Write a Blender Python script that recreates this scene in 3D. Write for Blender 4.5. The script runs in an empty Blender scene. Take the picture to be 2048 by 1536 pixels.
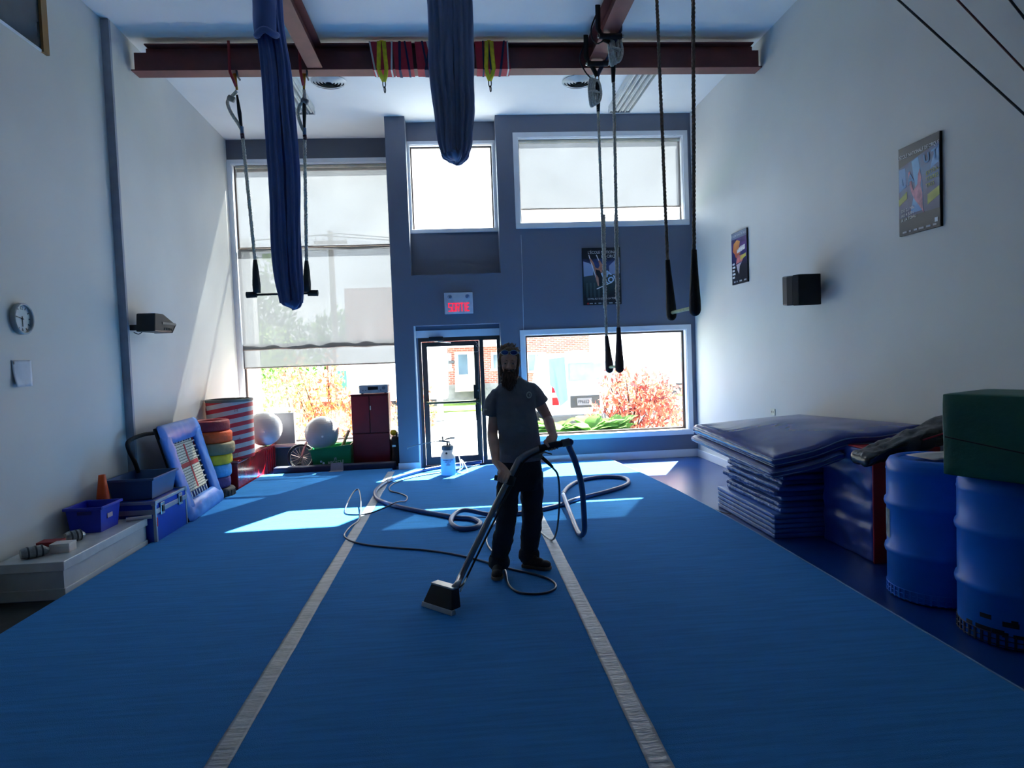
import bpy, bmesh, math, random
from mathutils import Vector, Matrix, Euler, noise as mnoise

scene = bpy.context.scene
COL = scene.collection
PI = math.pi

# ------------------------------------------------------------------ camera
FPX, YAW, PITCH, ROLL, CAMZ = 1362.67, 0.07606, 0.04449, 0.03764, 1.78
_c, _s = math.cos, math.sin
FWD = Vector((_s(YAW)*_c(PITCH), _c(YAW)*_c(PITCH), -_s(PITCH)))
_rt = Vector((_c(YAW), -_s(YAW), 0)); _dn = FWD.cross(_rt)
RGT = _c(ROLL)*_rt + _s(ROLL)*_dn
DWN = -_s(ROLL)*_rt + _c(ROLL)*_dn
CAM = Vector((0, 0, CAMZ))
cam_data = bpy.data.cameras.new('camera'); cam = bpy.data.objects.new('camera', cam_data); COL.objects.link(cam)
cam_data.sensor_width = 36.0; cam_data.lens = FPX/2048*36.0
cam_data.clip_start = 0.05; cam_data.clip_end = 300
mw = Matrix.Identity(4)
for i in range(3):
    mw[i][0] = RGT[i]; mw[i][1] = -DWN[i]; mw[i][2] = -FWD[i]; mw[i][3] = CAM[i]
cam.matrix_world = mw
scene.camera = cam

# ------------------------------------------------------------------ sky, sun, exposure
scene.view_settings.view_transform = 'Standard'
scene.view_settings.look = 'None'
scene.view_settings.gamma = 1.0
scene.view_settings.use_curve_mapping = False
scene.view_settings.exposure = 3.15
SUN_DIR = Vector((-0.395, -0.80, -1.0)).normalized()
w = bpy.data.worlds.new('world'); scene.world = w; w.use_nodes = True
nt = w.node_tree; nt.nodes.clear()
out = nt.nodes.new('ShaderNodeOutputWorld'); bg = nt.nodes.new('ShaderNodeBackground')
tc = nt.nodes.new('ShaderNodeTexCoord'); sep = nt.nodes.new('ShaderNodeSeparateXYZ')
rmp = nt.nodes.new('ShaderNodeValToRGB')
rmp.color_ramp.elements[0].position = 0.0; rmp.color_ramp.elements[0].color = (0.90, 0.92, 0.95, 1)
rmp.color_ramp.elements[1].position = 0.7; rmp.color_ramp.elements[1].color = (0.55, 0.70, 0.97, 1)
nz = nt.nodes.new('ShaderNodeTexNoise'); nz.inputs['Scale'].default_value = 3.2; nz.inputs['Detail'].default_value = 6
mp = nt.nodes.new('ShaderNodeMapping'); mp.inputs['Scale'].default_value = (1, 1, 2.4)
cr = nt.nodes.new('ShaderNodeValToRGB'); cr.color_ramp.elements[0].position = 0.46; cr.color_ramp.elements[1].position = 0.62
mx = nt.nodes.new('ShaderNodeMixRGB'); mx.inputs['Color2'].default_value = (1.0, 1.0, 1.0, 1)
nt.links.new(tc.outputs['Generated'], sep.inputs[0]); nt.links.new(sep.outputs['Z'], rmp.inputs[0])
nt.links.new(tc.outputs['Generated'], mp.inputs[0]); nt.links.new(mp.outputs[0], nz.inputs['Vector'])
nt.links.new(nz.outputs['Fac'], cr.inputs[0]); nt.links.new(cr.outputs[0], mx.inputs['Fac'])
nt.links.new(rmp.outputs[0], mx.inputs['Color1']); nt.links.new(mx.outputs[0], bg.inputs[0])
bg.inputs[1].default_value = 1.0
nt.links.new(bg.outputs[0], out.inputs[0])

sd = bpy.data.lights.new('sun', 'SUN'); sd.energy = 9.0; sd.angle = 0.0093; sd.color = (1.0, 0.95, 0.86)
sun = bpy.data.objects.new('sun', sd); COL.objects.link(sun)
sun.rotation_euler = SUN_DIR.to_track_quat('-Z', 'Y').to_euler(); sun.location = (6, 22, 20)

def portal(x0, x1, z0, z1, y):       # sampling aid at a window opening: emits nothing of its own
    d = bpy.data.lights.new('sky_portal', 'AREA'); d.shape = 'RECTANGLE'; d.size = x1-x0; d.size_y = z1-z0
    d.cycles.is_portal = True
    o = bpy.data.objects.new('sky_portal', d); COL.objects.link(o)
    o.location = ((x0+x1)/2, y, (z0+z1)/2); o.rotation_euler = (-PI/2, 0, 0)   # faces -Y, into the room
portal(-3.65, -1.02, 0.40, 5.10, 11.96)
portal(-0.66, 0.67, 3.80, 5.15, 11.30)
portal(1.05, 3.69, 3.81, 5.15, 11.02)
portal(1.05, 3.67, 0.44, 2.07, 11.02)
portal(-0.62, 0.66, 0.02, 2.08, 11.30)
scene.cycles.max_bounces = 7; scene.cycles.diffuse_bounces = 4; scene.cycles.glossy_bounces = 4
scene.cycles.transparent_max_bounces = 24; scene.cycles.transmission_bounces = 8
scene.cycles.sample_clamp_indirect = 6.0; scene.cycles.use_denoising = True; scene.cycles.use_adaptive_sampling = True; scene.cycles.adaptive_threshold = 0.05
scene.cycles.caustics_reflective = False; scene.cycles.caustics_refractive = False

# ------------------------------------------------------------------ helpers
def ray(x, y): return FWD + RGT*((x-1024)/FPX) + DWN*((y-768)/FPX)
def onY(x, y, Y): d = ray(x, y); return CAM + d*(Y/d.y)
def onZ(x, y, Z=0.0): d = ray(x, y); return CAM + d*((Z-CAMZ)/d.z)
def onX(x, y, X): d = ray(x, y); return CAM + d*(X/d.x)

def lin(c):
    return tuple(((v/255/12.92) if v/255 <= 0.04045 else ((v/255+0.055)/1.055)**2.4) for v in c[:3]) + (1.0,)

MATS = {}
def M(name, rgb, rough=0.6, metal=0.0, var=0.06, vscale=6.0, bump=0.0, bscale=40.0, spec=0.5, stretch=(1, 1, 1), coat=0.0, trans=0.0, sheen=0.0, detail=4):
    """procedural principled material: base colour with a noise variation and an optional noise bump"""
    if name in MATS: return MATS[name]
    m = bpy.data.materials.new(name); m.use_nodes = True; MATS[name] = m
    n = m.node_tree; b = n.nodes['Principled BSDF']
    c = lin(rgb)
    b.inputs['Roughness'].default_value = rough; b.inputs['Metallic'].default_value = metal
    b.inputs['Specular IOR Level'].default_value = spec; b.inputs['Coat Weight'].default_value = coat
    b.inputs['Sheen Weight'].default_value = sheen
    b.inputs['Transmission Weight'].default_value = trans
    t = n.nodes.new('ShaderNodeTexCoord'); mp = n.nodes.new('ShaderNodeMapping'); mp.inputs['Scale'].default_value = stretch
    n.links.new(t.outputs['Object'], mp.inputs[0])
    if var > 0:
        no = n.nodes.new('ShaderNodeTexNoise'); no.inputs['Scale'].default_value = vscale; no.inputs['Detail'].default_value = detail
        r = n.nodes.new('ShaderNodeValToRGB')
        lo = tuple(max(0, v*(1-2.2*var)) for v in c[:3])+(1,); hi = tuple(min(1, v*(1+2.2*var)) for v in c[:3])+(1,)
        r.color_ramp.elements[0].position = 0.3; r.color_ramp.elements[0].color = lo
        r.color_ramp.elements[1].position = 0.7; r.color_ramp.elements[1].color = hi
        n.links.new(mp.outputs[0], no.inputs['Vector']); n.links.new(no.outputs['Fac'], r.inputs[0]); n.links.new(r.outputs[0], b.inputs['Base Color'])
    else:
        b.inputs['Base Color'].default_value = c
    if bump > 0:
        nb = n.nodes.new('ShaderNodeTexNoise'); nb.inputs['Scale'].default_value = bscale; nb.inputs['Detail'].default_value = 5
        bp = n.nodes.new('ShaderNodeBump'); bp.inputs['Strength'].default_value = bump; bp.inputs['Distance'].default_value = 0.02
        n.links.new(mp.outputs[0], nb.inputs['Vector']); n.links.new(nb.outputs['Fac'], bp.inputs['Height']); n.links.new(bp.outputs[0], b.inputs['Normal'])
    return m

def glass_mat(name, tint=(245, 250, 250), gloss=0.06):
    m = bpy.data.materials.new(name); m.use_nodes = True; n = m.node_tree; n.nodes.clear()
    o = n.nodes.new('ShaderNodeOutputMaterial'); t = n.nodes.new('ShaderNodeBsdfTransparent'); g = n.nodes.new('ShaderNodeBsdfGlossy')
    g.inputs['Roughness'].default_value = 0.02; t.inputs[0].default_value = lin(tint)
    x = n.nodes.new('ShaderNodeMixShader'); x.inputs[0].default_value = gloss
    n.links.new(t.outputs[0], x.inputs[1]); n.links.new(g.outputs[0], x.inputs[2]); n.links.new(x.outputs[0], o.inputs[0])
    return m

def screen_mat(name, rgb, open_, trl):
    """roller screen fabric: open weave lets part of the view through, the yarn scatters light both ways"""
    m = bpy.data.materials.new(name); m.use_nodes = True; n = m.node_tree; n.nodes.clear()
    o = n.nodes.new('ShaderNodeOutputMaterial'); t = n.nodes.new('ShaderNodeBsdfTransparent')
    d = n.nodes.new('ShaderNodeBsdfDiffuse'); l = n.nodes.new('ShaderNodeBsdfTranslucent')
    d.inputs[0].default_value = lin(rgb); l.inputs[0].default_value = lin(rgb)
    x = n.nodes.new('ShaderNodeMixShader'); x.inputs[0].default_value = trl
    n.links.new(d.outputs[0], x.inputs[1]); n.links.new(l.outputs[0], x.inputs[2])
    tc = n.nodes.new('ShaderNodeTexCoord'); no = n.nodes.new('ShaderNodeTexNoise'); no.inputs['Scale'].default_value = 1.5
    mr = n.nodes.new('ShaderNodeMapRange'); mr.inputs['To Min'].default_value = open_-0.03; mr.inputs['To Max'].default_value = open_+0.03
    n.links.new(tc.outputs['Object'], no.inputs['Vector']); n.links.new(no.outputs['Fac'], mr.inputs['Value'])
    y = n.nodes.new('ShaderNodeMixShader'); n.links.new(mr.outputs[0], y.inputs[0])
    n.links.new(x.outputs[0], y.inputs[1]); n.links.new(t.outputs[0], y.inputs[2]); n.links.new(y.outputs[0], o.inputs[0])
    return m

class MB:
    """collects shapes; build() links them as ONE mesh object"""
    def __init__(s): s.v = []; s.f = []
    def add(s, vs, fs, mat=None):
        o = len(s.v)
        for p in vs:
            p = Vector(p)
            s.v.append(tuple(mat @ p) if mat else tuple(p))
        s.f += [tuple(i+o for i in f) for f in fs]; return s
    def box(s, x0, x1, y0, y1, z0, z1, mat=None):
        vs = [(x, y, z) for z in (z0, z1) for y in (y0, y1) for x in (x0, x1)]
        return s.add(vs, [(0, 2, 3, 1), (4, 5, 7, 6), (0, 1, 5, 4), (2, 6, 7, 3), (0, 4, 6, 2), (1, 3, 7, 5)], mat)
    def hexa(s, lo, hi, mat=None):      # two quads (4 points each, same winding)
        return s.add(list(lo)+list(hi), [(3, 2, 1, 0), (4, 5, 6, 7), (0, 1, 5, 4), (1, 2, 6, 5), (2, 3, 7, 6), (3, 0, 4, 7)], mat)
    def tube(s, pts, r, n=10, caps=True, closed=False, flat=1.0):
        pts = [Vector(p) for p in pts]; N = len(pts)
        rs = r if isinstance(r, (list, tuple)) else [r]*N
        o = len(s.v); up = None
        for i, p in enumerate(pts):
            if closed: t = pts[(i+1) % N]-pts[i-1]
            else: t = pts[min(i+1, N-1)]-pts[max(i-1, 0)]
            if t.length < 1e-9: t = Vector((0, 0, 1))
            t.normalize()
            if up is None:
                up = Vector((0, 0, 1)) if abs(t.z) < 0.9 else Vector((0, 1, 0))
            a = t.cross(up)
            if a.length < 1e-4: a = t.orthogonal()
            a.normalize(); b = a.cross(t); b.normalize(); up = b
            for k in range(n):
                q = 2*PI*k/n; s.v.append(tuple(p + a*(math.cos(q)*rs[i]) + b*(math.sin(q)*rs[i]*flat)))
        m = N if closed else N-1
        for i in range(m):
            j = (i+1) % N
            for k in range(n):
                k2 = (k+1) % n; s.f.append((o+i*n+k, o+i*n+k2, o+j*n+k2, o+j*n+k))
        if caps and not closed:
            s.f.append(tuple(o+k for k in reversed(range(n)))); s.f.append(tuple(o+(N-1)*n+k for k in range(n)))
        return s
    def cyl(s, p0, p1, r0, r1=None, n=16): return s.tube([p0, p1], [r0, r0 if r1 is None else r1], n)
    def lathe(s, prof, c=(0, 0, 0), n=32, mat=None, cap=True, a0=0, a1=2*PI):
        vs = []; fs = []; full = abs(a1-a0-2*PI) < 1e-6; m = n if full else n+1
        for (r, z) in prof:
            for k in range(m):
                q = a0+(a1-a0)*k/n; vs.append((c[0]+r*math.cos(q), c[1]+r*math.sin(q), c[2]+z))
        for i in range(len(prof)-1):
            for k in range(n):
                k2 = (k+1) % m; fs.append((i*m+k, i*m+k2, (i+1)*m+k2, (i+1)*m+k))
        if cap and full:
            if prof[0][0] > 1e-6: fs.append(tuple(reversed(range(m))))
            if prof[-1][0] > 1e-6: fs.append(tuple((len(prof)-1)*m+k for k in range(m)))
        return s.add(vs, fs, mat)
    def ball(s, c, rx, ry=None, rz=None, nu=20, nv=12, mat=None):
        ry = rx if ry is None else ry; rz = rx if rz is None else rz
        vs = [(c[0], c[1], c[2]-rz)]; fs = []
        for i in range(1, nv):
            t = -PI/2+PI*i/nv
            for k in range(nu):
                q = 2*PI*k/nu; vs.append((c[0]+rx*math.cos(t)*math.cos(q), c[1]+ry*math.cos(t)*math.sin(q), c[2]+rz*math.sin(t)))
        vs.append((c[0], c[1], c[2]+rz)); T = len(vs)-1
        for k in range(nu):
            k2 = (k+1) % nu
            fs.append((0, 1+k2, 1+k)); fs.append((T, 1+(nv-2)*nu+k, 1+(nv-2)*nu+k2))
            for i in range(nv-2): fs.append((1+i*nu+k, 1+i*nu+k2, 1+(i+1)*nu+k2, 1+(i+1)*nu+k))
        return s.add(vs, fs, mat)
    def prism(s, poly, d, mat=None):     # poly: 3-D points of a planar loop, extruded by d
        d = Vector(d); n = len(poly); vs = [Vector(p) for p in poly]+[Vector(p)+d for p in poly]
        fs = [tuple(reversed(range(n))), tuple(range(n, 2*n))]+[(i, (i+1) % n, n+(i+1) % n, n+i) for i in range(n)]
        return s.add(vs, fs, mat)
    def grid(s, fn, nu, nv, closeu=False):
        o = len(s.v)
        for j in range(nv+1):
            for i in range(nu if closeu else nu+1): s.v.append(tuple(fn(i/nu, j/nv)))
        w = nu if closeu else nu+1
        for j in range(nv):
            for i in range(nu):
                i2 = (i+1) % w if closeu else i+1
                s.f.append((o+j*w+i, o+j*w+i2, o+(j+1)*w+i2, o+(j+1)*w+i))
        return s
    def build(s, name, mat, parent=None, smooth=False, bevel=0.0, seg=2, loc=None, rot=None, fix=True, sub=0, auto=None):
        me = bpy.data.meshes.new(name); me.from_pydata(s.v, [], s.f); me.update()
        if fix:
            bm = bmesh.new(); bm.from_mesh(me); bmesh.ops.recalc_face_normals(bm, faces=bm.faces); bm.to_mesh(me); bm.free()
        if mat: me.materials.append(mat)
        o = bpy.data.objects.new(name, me); COL.objects.link(o)
        if parent: o.parent = parent
        if loc is not None: o.location = loc
        if rot is not None: o.rotation_euler = rot
        if smooth: me.polygons.foreach_set('use_smooth', [True]*len(me.polygons))
        if bevel > 0:
            b = o.modifiers.new('bevel', 'BEVEL'); b.width = bevel; b.segments = seg; b.limit_method = 'ANGLE'; b.angle_limit = 0.6
        if sub:
            u = o.modifiers.new('sub', 'SUBSURF'); u.levels = sub; u.render_levels = sub
        if smooth and auto:
            try: me.set_sharp_from_angle(angle=auto)
            except Exception: pass
        return o

def tag(o, label=None, cat=None, group=None, kind=None):
    if label: o['label'] = label
    if cat: o['category'] = cat
    if group: o['group'] = group
    if kind: o['kind'] = kind
    return o
def empty(name, loc=(0, 0, 0), rz=0.0, label=None, cat=None, group=None, rot=None):
    o = bpy.data.objects.new(name, None); COL.objects.link(o); o.empty_display_size = 0.05
    o.location = loc; o.rotation_euler = rot if rot else (0, 0, rz)
    return tag(o, label, cat, group)
def struct(o): o['kind'] = 'structure'; return o
def copy_tree(o, parent=None):
    c = o.copy(); COL.objects.link(c); c.parent = parent
    for ch in [x for x in bpy.data.objects if x.parent == o]: copy_tree(ch, c)
    return c
def smooth_path(pts, n=8):
    """Catmull-Rom through the points"""
    P = [Vector(p) for p in pts]; P = [P[0]*2-P[1]]+P+[P[-1]*2-P[-2]]; out = []
    for i in range(1, len(P)-2):
        a, b, c, d = P[i-1], P[i], P[i+1], P[i+2]
        for k in range(n):
            t = k/n
            out.append(0.5*((2*b)+(c-a)*t+(2*a-5*b+4*c-d)*t*t+(3*b-a-3*c+d)*t**3))
    out.append(P[-2]); return out
def text_mesh(name, txt, size, mat, parent, mtx, extrude=0.0008, align='CENTER', bold=0.0, sx=1.0, shear=0.0):
    cu = bpy.data.curves.new('t', 'FONT'); cu.body = txt; cu.size = size; cu.extrude = extrude; cu.align_x = align; cu.align_y = 'CENTER'
    cu.offset = bold; cu.resolution_u = 2; cu.shear = shear
    ob = bpy.data.objects.new('t', cu); COL.objects.link(ob)
    dg = bpy.context.evaluated_depsgraph_get(); me = bpy.data.meshes.new_from_object(ob.evaluated_get(dg))
    bpy.data.objects.remove(ob); bpy.data.curves.remove(cu)
    me.transform(mtx @ Matrix.Diagonal((sx, 1, 1, 1))); me.materials.clear(); me.materials.append(mat)
    o = bpy.data.objects.new(name, me); COL.objects.link(o); o.parent = parent
    return o
rnd = random.Random(7)
# ------------------------------------------------------------------ materials of the setting
def paint(name, rgb, rough=0.55): return M(name, rgb, rough, var=0.025, vscale=0.8, bump=0.04, bscale=160)
m_wall = paint('wall_paint', (212, 211, 206))
m_ceil = paint('ceiling_paint', (228, 229, 228), 0.7)
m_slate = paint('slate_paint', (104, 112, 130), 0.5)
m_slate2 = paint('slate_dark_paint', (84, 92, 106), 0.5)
m_trim = M('white_trim_paint', (226, 230, 236), 0.35, var=0.02, vscale=3)
m_alu = M('bronze_aluminium', (66, 54, 50), 0.45, 0.15, var=0.05)
m_sill = M('sill_paint', (200, 180, 170), 0.5)
m_glass = glass_mat('window_glass')

# vinyl floor
m_vinyl = M('blue_vinyl', (22, 66, 134), 0.28, var=0.07, vscale=1.2, bump=0.02, bscale=60)
fl = struct(MB().box(-3.9, 3.9, -6, 11.95, -0.12, 0.0).build('floor', m_vinyl))

struct(MB().box(-3.65, -3.125, -5.9, 5.47, 0.0, 0.004).build('floor_dark', M('dark_rubber', (34, 36, 34), 0.7, var=0.2, vscale=8)))
# carpet: three wide rolls side by side and two tapes over the joints
def carpet_mat(name, rgb):
    m = bpy.data.materials.new(name); m.use_nodes = True; n = m.node_tree; b = n.nodes['Principled BSDF']
    b.inputs['Roughness'].default_value = 0.95; b.inputs['Specular IOR Level'].default_value = 0.15; b.inputs['Sheen Weight'].default_value = 0.25
    b.inputs['Sheen Tint'].default_value = lin((110, 190, 255))
    t = n.nodes.new('ShaderNodeTexCoord'); mp = n.nodes.new('ShaderNodeMapping'); mp.inputs['Scale'].default_value = (0.55, 6.5, 1)
    n.links.new(t.outputs['Object'], mp.inputs[0])
    no = n.nodes.new('ShaderNodeTexNoise'); no.inputs['Scale'].default_value = 5; no.inputs['Detail'].default_value = 6
    n.links.new(mp.outputs[0], no.inputs['Vector'])
    r = n.nodes.new('ShaderNodeValToRGB'); c = lin(rgb)
    r.color_ramp.elements[0].position = 0.3; r.color_ramp.elements[0].color = tuple(v*0.88 for v in c[:3])+(1,)
    r.color_ramp.elements[1].position = 0.75; r.color_ramp.elements[1].color = tuple(min(1, v*1.13) for v in c[:3])+(1,)
    n.links.new(no.outputs['Fac'], r.inputs[0]); n.links.new(r.outputs[0], b.inputs['Base Color'])
    nf = n.nodes.new('ShaderNodeTexNoise'); nf.inputs['Scale'].default_value = 180; nf.inputs['Detail'].default_value = 2
    n.links.new(t.outputs['Object'], nf.inputs['Vector'])
    ad = n.nodes.new('ShaderNodeMath'); ad.operation = 'ADD'; n.links.new(no.outputs['Fac'], ad.inputs[0]); n.links.new(nf.outputs['Fac'], ad.inputs[1])
    bp = n.nodes.new('ShaderNodeBump'); bp.inputs['Strength'].default_value = 0.5; bp.inputs['Distance'].default_value = 0.012
    n.links.new(ad.outputs[0], bp.inputs['Height']); n.links.new(bp.outputs[0], b.inputs['Normal'])
    return m
m_carpet = carpet_mat('carpet_pile', (50, 130, 202))
CZ = 0.05
def carpet(x0, x1, y0, y1, label):
    o = MB().box(x0, x1, y0, y1, 0.0, CZ).build('carpet_roll', m_carpet, bevel=0.012)
    return tag(o, label, 'carpet', 'blue carpet rolls of the tumbling floor')
carpet(-3.12, -1.112, -5.9, 10.78, 'blue carpet roll along the left side of the floor')
carpet(-1.108, 0.763, -5.9, 10.62, 'blue carpet roll in the middle, between the two grey tapes')
def bow(y): return 2.665-0.012*max(0, y-5.2)**2 if y > 5.2 else 2.665
rr = MB(); ys = [-5.9+i*(10.6+5.9)/40 for i in range(41)]
rr.add([(0.767, y, 0) for y in ys]+[(bow(y), y, 0) for y in ys]+[(0.767, y, CZ) for y in ys]+[(bow(y), y, CZ) for y in ys],
       [q for i in range(40) for q in ((i, i+1, 42+i, 41+i), (82+i, 123+i, 124+i, 83+i), (i, 82+i, 83+i, i+1), (41+i, 42+i, 124+i, 123+i))]+[(0, 41, 123, 82), (40, 122, 163, 81)])
tag(rr.build('carpet_roll', m_carpet), 'blue carpet roll on the right, running along the mats and barrels', 'carpet', 'blue carpet rolls of the tumbling floor')
edge = MB().add([(bow(y)+0.002, y, CZ-0.006) for y in ys]+[(bow(y)+0.014, y, CZ-0.006) for y in ys]+[(bow(y)+0.002, y, CZ+0.002) for y in ys]+[(bow(y)+0.014, y, CZ+0.002) for y in ys],
       [q for i in range(40) for q in ((i, i+1, 42+i, 41+i), (82+i, 123+i, 124+i, 83+i), (i, 82+i, 83+i, i+1), (41+i, 42+i, 124+i, 123+i))]+[(0, 41, 123, 82), (40, 122, 163, 81)])
tag(edge.build('carpet_edge_binding', M('pale_binding', (120, 160, 200), 0.7)), 'thin pale binding along the right carpet edge', 'binding')
m_tape = M('cloth_tape', (165, 172, 180), 0.45, var=0.10, vscale=5, bump=0.5, bscale=9, stretch=(1, 4, 1))
def tape(xa, xb, y0, y1, label, wid=0.105):
    b = MB(); n = 160; r = random.Random(3)
    def fn(u, v):
        y = y0+(y1-y0)*v; x = xa+(xb-xa)*v+(u-0.5)*wid + 0.004*mnoise.noise(Vector((u*3, y*3, 1)))
        return (x, y, CZ+0.004+0.0025*mnoise.noise(Vector((u*4, y*14, 3)))+0.0025*mnoise.noise(Vector((u*9, y*5, 8))))
    b.grid(fn, 6, n)
    o = b.build('floor_tape', m_tape, smooth=True); sl = o.modifiers.new('thick', 'SOLIDIFY'); sl.thickness = 0.003; sl.offset = -1
    tag(o, label, 'tape')
tape(-1.13, -1.10, -5.8, 10.45, 'wrinkled grey tape strip on the carpet left of the man')
tape(0.755, 0.775, -5.8, 10.55, 'grey tape strip on the carpet running behind the man to the right')

# ------------------------------------------------------------------ walls and ceiling
RX, LX, CE = 3.82, -3.65, 5.50
b = MB(); b.box(-4.0, -1.0, -6.2, 11.98, CE, CE+0.2); b.box(-1.0, 0.75, -6.2, 11.25, CE, CE+0.2); b.box(0.75, 4.02, -6.2, 10.97, CE, CE+0.2)
struct(b.build('ceiling', m_ceil))
struct(MB().box(RX, RX+0.2, -6, 11.3, -0.1, CE).build('wall_right', m_wall))
b = MB(); b.box(LX-0.25, LX, -6, 7.74, -0.1, CE)
struct(b.build('wall_left', m_wall))
b = MB(); b.hexa([(-4.0, 7.74, -0.1), (-3.57, 7.74, -0.1), (-3.72, 11.95, -0.1), (-4.0, 11.95, -0.1)], [(-4.0, 7.74, CE), (-3.57, 7.74, CE), (-3.72, 11.95, CE), (-4.0, 11.95, CE)])
struct(b.build('wall_left_far', m_wall))
struct(MB().box(-4.1, 4.1, -6.2, -6.0, -0.1, CE).build('wall_rear', m_wall))
# strip over the far left wall's step face, darker paint stands for its shade
struct(MB().box(-3.66, -3.565, 7.70, 7.74, 0, CE-0.01).build('step_shade_strip', M('step_shade_paint', (150, 156, 170), 0.5)))

# back wall, right bay: boxes around two window openings
BY = 10.77
b = MB()
b.box(0.71, 1.05, BY, 10.97, -0.1, CE); b.box(3.69, RX+0.05, BY, 10.97, -0.1, CE)
b.box(1.05, 3.69, BY, 10.97, 5.15, CE); b.box(1.05, 3.69, BY, 10.97, 2.07, 3.81); b.box(1.05, 3.69, BY, 10.97, -0.1, 0.44)
struct(b.build('wall_back', m_slate))
# pier, niche and door bay
b = MB()
b.box(-1.0, -0.69, BY, 11.95, -0.1, CE)
struct(b.build('wall_back_pier', m_slate))
b = MB()
b.box(-0.69, 0.71, BY, 11.25, 2.27, 3.057)                                  # flush band with the exit sign
b.box(-0.69, 0.71, 11.06, 11.25, 5.15, CE); b.box(-0.69, 0.71, 11.06, 11.25, 3.057, 3.80)
b.box(-0.69, -0.66, 11.06, 11.25, 3.80, 5.15); b.box(0.67, 0.71, 11.06, 11.25, 3.80, 5.15)
b.box(0.67, 0.71, BY, 11.25, -0.1, 2.27); b.box(-0.69, -0.645, 11.06, 11.25, -0.1, 2.27); b.box(-0.645, 0.67, 11.06, 11.25, 2.10, 2.27)
b.box(0.71, 0.75, 10.97, 11.25, -0.1, CE)
struct(b.build('wall_back_niche', m_slate))
# white jamb linings of the niche edges and the door recess
b = MB(); b.box(-0.69, -0.675, BY+0.004, 11.06, 0, 2.27); b.box(-0.675, 0.67, 11.045, 11.06, 2.085, 2.20)
struct(b.build('trim_2', m_trim))
# left bay: window wall set further back
LY = 11.80
b = MB()
b.box(-3.75, -1.0, LY, 11.98, 5.10, CE); b.box(-3.75, -1.0, LY, 11.98, -0.1, 0.40); b.box(-3.75, -3.65, LY, 11.98, 0.40, 5.10)
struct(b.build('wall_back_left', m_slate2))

def window(name, x0, x1, z0, z1, y, trim, gy, mull=(), frame=0.035, fm=None, tw=0.075, bottom=True):
    """white casing around the opening (on the wall face y), slim sash frame and a pane (at gy)"""
    w = struct(empty(name, ((x0+x1)/2, y, z0)))
    cx, cz = (x0+x1)/2, z0
    t = MB()
    X0, X1, Z0, Z1 = x0-cx, x1-cx, 0, z1-z0
    t.box(X0-tw, X1+tw, -0.02, 0.0, Z1, Z1+tw); t.box(X0-tw, X0, -0.02, 0.0, Z0, Z1); t.box(X1, X1+tw, -0.02, 0.0, Z0, Z1)
    t.box(X0, X1, 0.0, gy-y, Z1-0.012, Z1); t.box(X0, X0+0.012, 0.0, gy-y, Z0, Z1-0.012); t.box(X1-0.012, X1, 0.0, gy-y, Z0, Z1-0.012)
    t.build('window_casing', m_trim, w)
    if bottom:
        s = MB().box(X0-tw, X1+tw, -0.03, gy-y, Z0-tw, Z0+0.012); s.build('window_sill', m_trim, w, bevel=0.006)
    f = MB(); g = gy-y
    a = 0.012
    f.box(X0+a, X1-a, g, g+0.05, Z1-a-frame, Z1-a); f.box(X0+a, X1-a, g, g+0.05, Z0+a, Z0+a+frame)
    f.box(X0+a, X0+a+frame, g, g+0.05, Z0+a+frame, Z1-a-frame); f.box(X1-a-frame, X1-a, g, g+0.05, Z0+a+frame, Z1-a-frame)
    for mz in mull: f.box(X0+a+frame, X1-a-frame, g, g+0.05, mz-0.03-z0, mz+0.03-z0)
    f.build('window_frame', fm or m_alu, w)
    MB().box(X0+a+frame, X1-a-frame, g+0.02, g+0.026, Z0+a+frame, Z1-a-frame).build('window_pane', m_glass, w)
    return w
window('window_1', -3.65, -1.0, 0.40, 5.10, LY, 0, 11.90, mull=(3.70,), frame=0.03, tw=0.07)
window('window_2', -0.66, 0.67, 3.80, 5.15, 11.06, 0, 11.14, frame=0.022, tw=0.05)
window('window_3', 1.05, 3.69, 3.81, 5.15, BY, 0, 10.88, frame=0.02)
window('window_4', 1.05, 3.67, 0.44, 2.07, BY, 0, 10.88, frame=0.03)

# baseboards
m_base = m_trim
struct(MB().box(0.71, RX, BY-0.016, BY, 0, 0.125).build('baseboard_back', m_base, bevel=0.004))
struct(MB().box(-1.016, -0.674, BY-0.016, BY, 0, 0.125).build('baseboard_pier', m_base, bevel=0.004))
struct(MB().box(RX-0.016, RX, -6, BY-0.016, 0, 0.115).build('baseboard_right', m_base, bevel=0.004))
struct(MB().box(LX, LX+0.016, -6, 5.35, 0, 0.12).build('baseboard_left', m_base, bevel=0.004))

# ------------------------------------------------------------------ exit door: aluminium frame, door leaf with glass, side light
DY = 11.08
d = struct(empty('door_1', (0, DY, 0)))
f = MB()
f.box(-0.645, 0.67, -0.02, 0.06, 2.02, 2.085); f.box(-0.645, -0.60, -0.02, 0.06, 0, 2.02); f.box(0.335, 0.40, -0.02, 0.06, 0, 2.02); f.box(0.62, 0.67, -0.02, 0.06, 0, 2.02)
f.box(0.40, 0.62, -0.02, 0.06, 0.0, 0.07); f.box(-0.60, 0.335, -0.02, 0.06, 0.0, 0.015)
f.build('door_frame', m_alu, d)
lf = MB(); lf.box(-0.595, 0.33, 0, 0.045, 1.94, 2.015); lf.box(-0.595, -0.51, 0, 0.045, 0.02, 1.94); lf.box(0.245, 0.33, 0, 0.045, 0.02, 1.94); lf.box(-0.51, 0.245, 0, 0.045, 0.02, 0.15)
leaf = lf.build('door_leaf', m_alu, d)
MB().box(-0.51, 0.245, 0.02, 0.026, 0.15, 1.94).build('door_pane', m_glass, leaf)
MB().box(0.40, 0.62, 0.02, 0.026, 0.07, 2.02).build('side_pane', m_glass, d)
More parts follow.
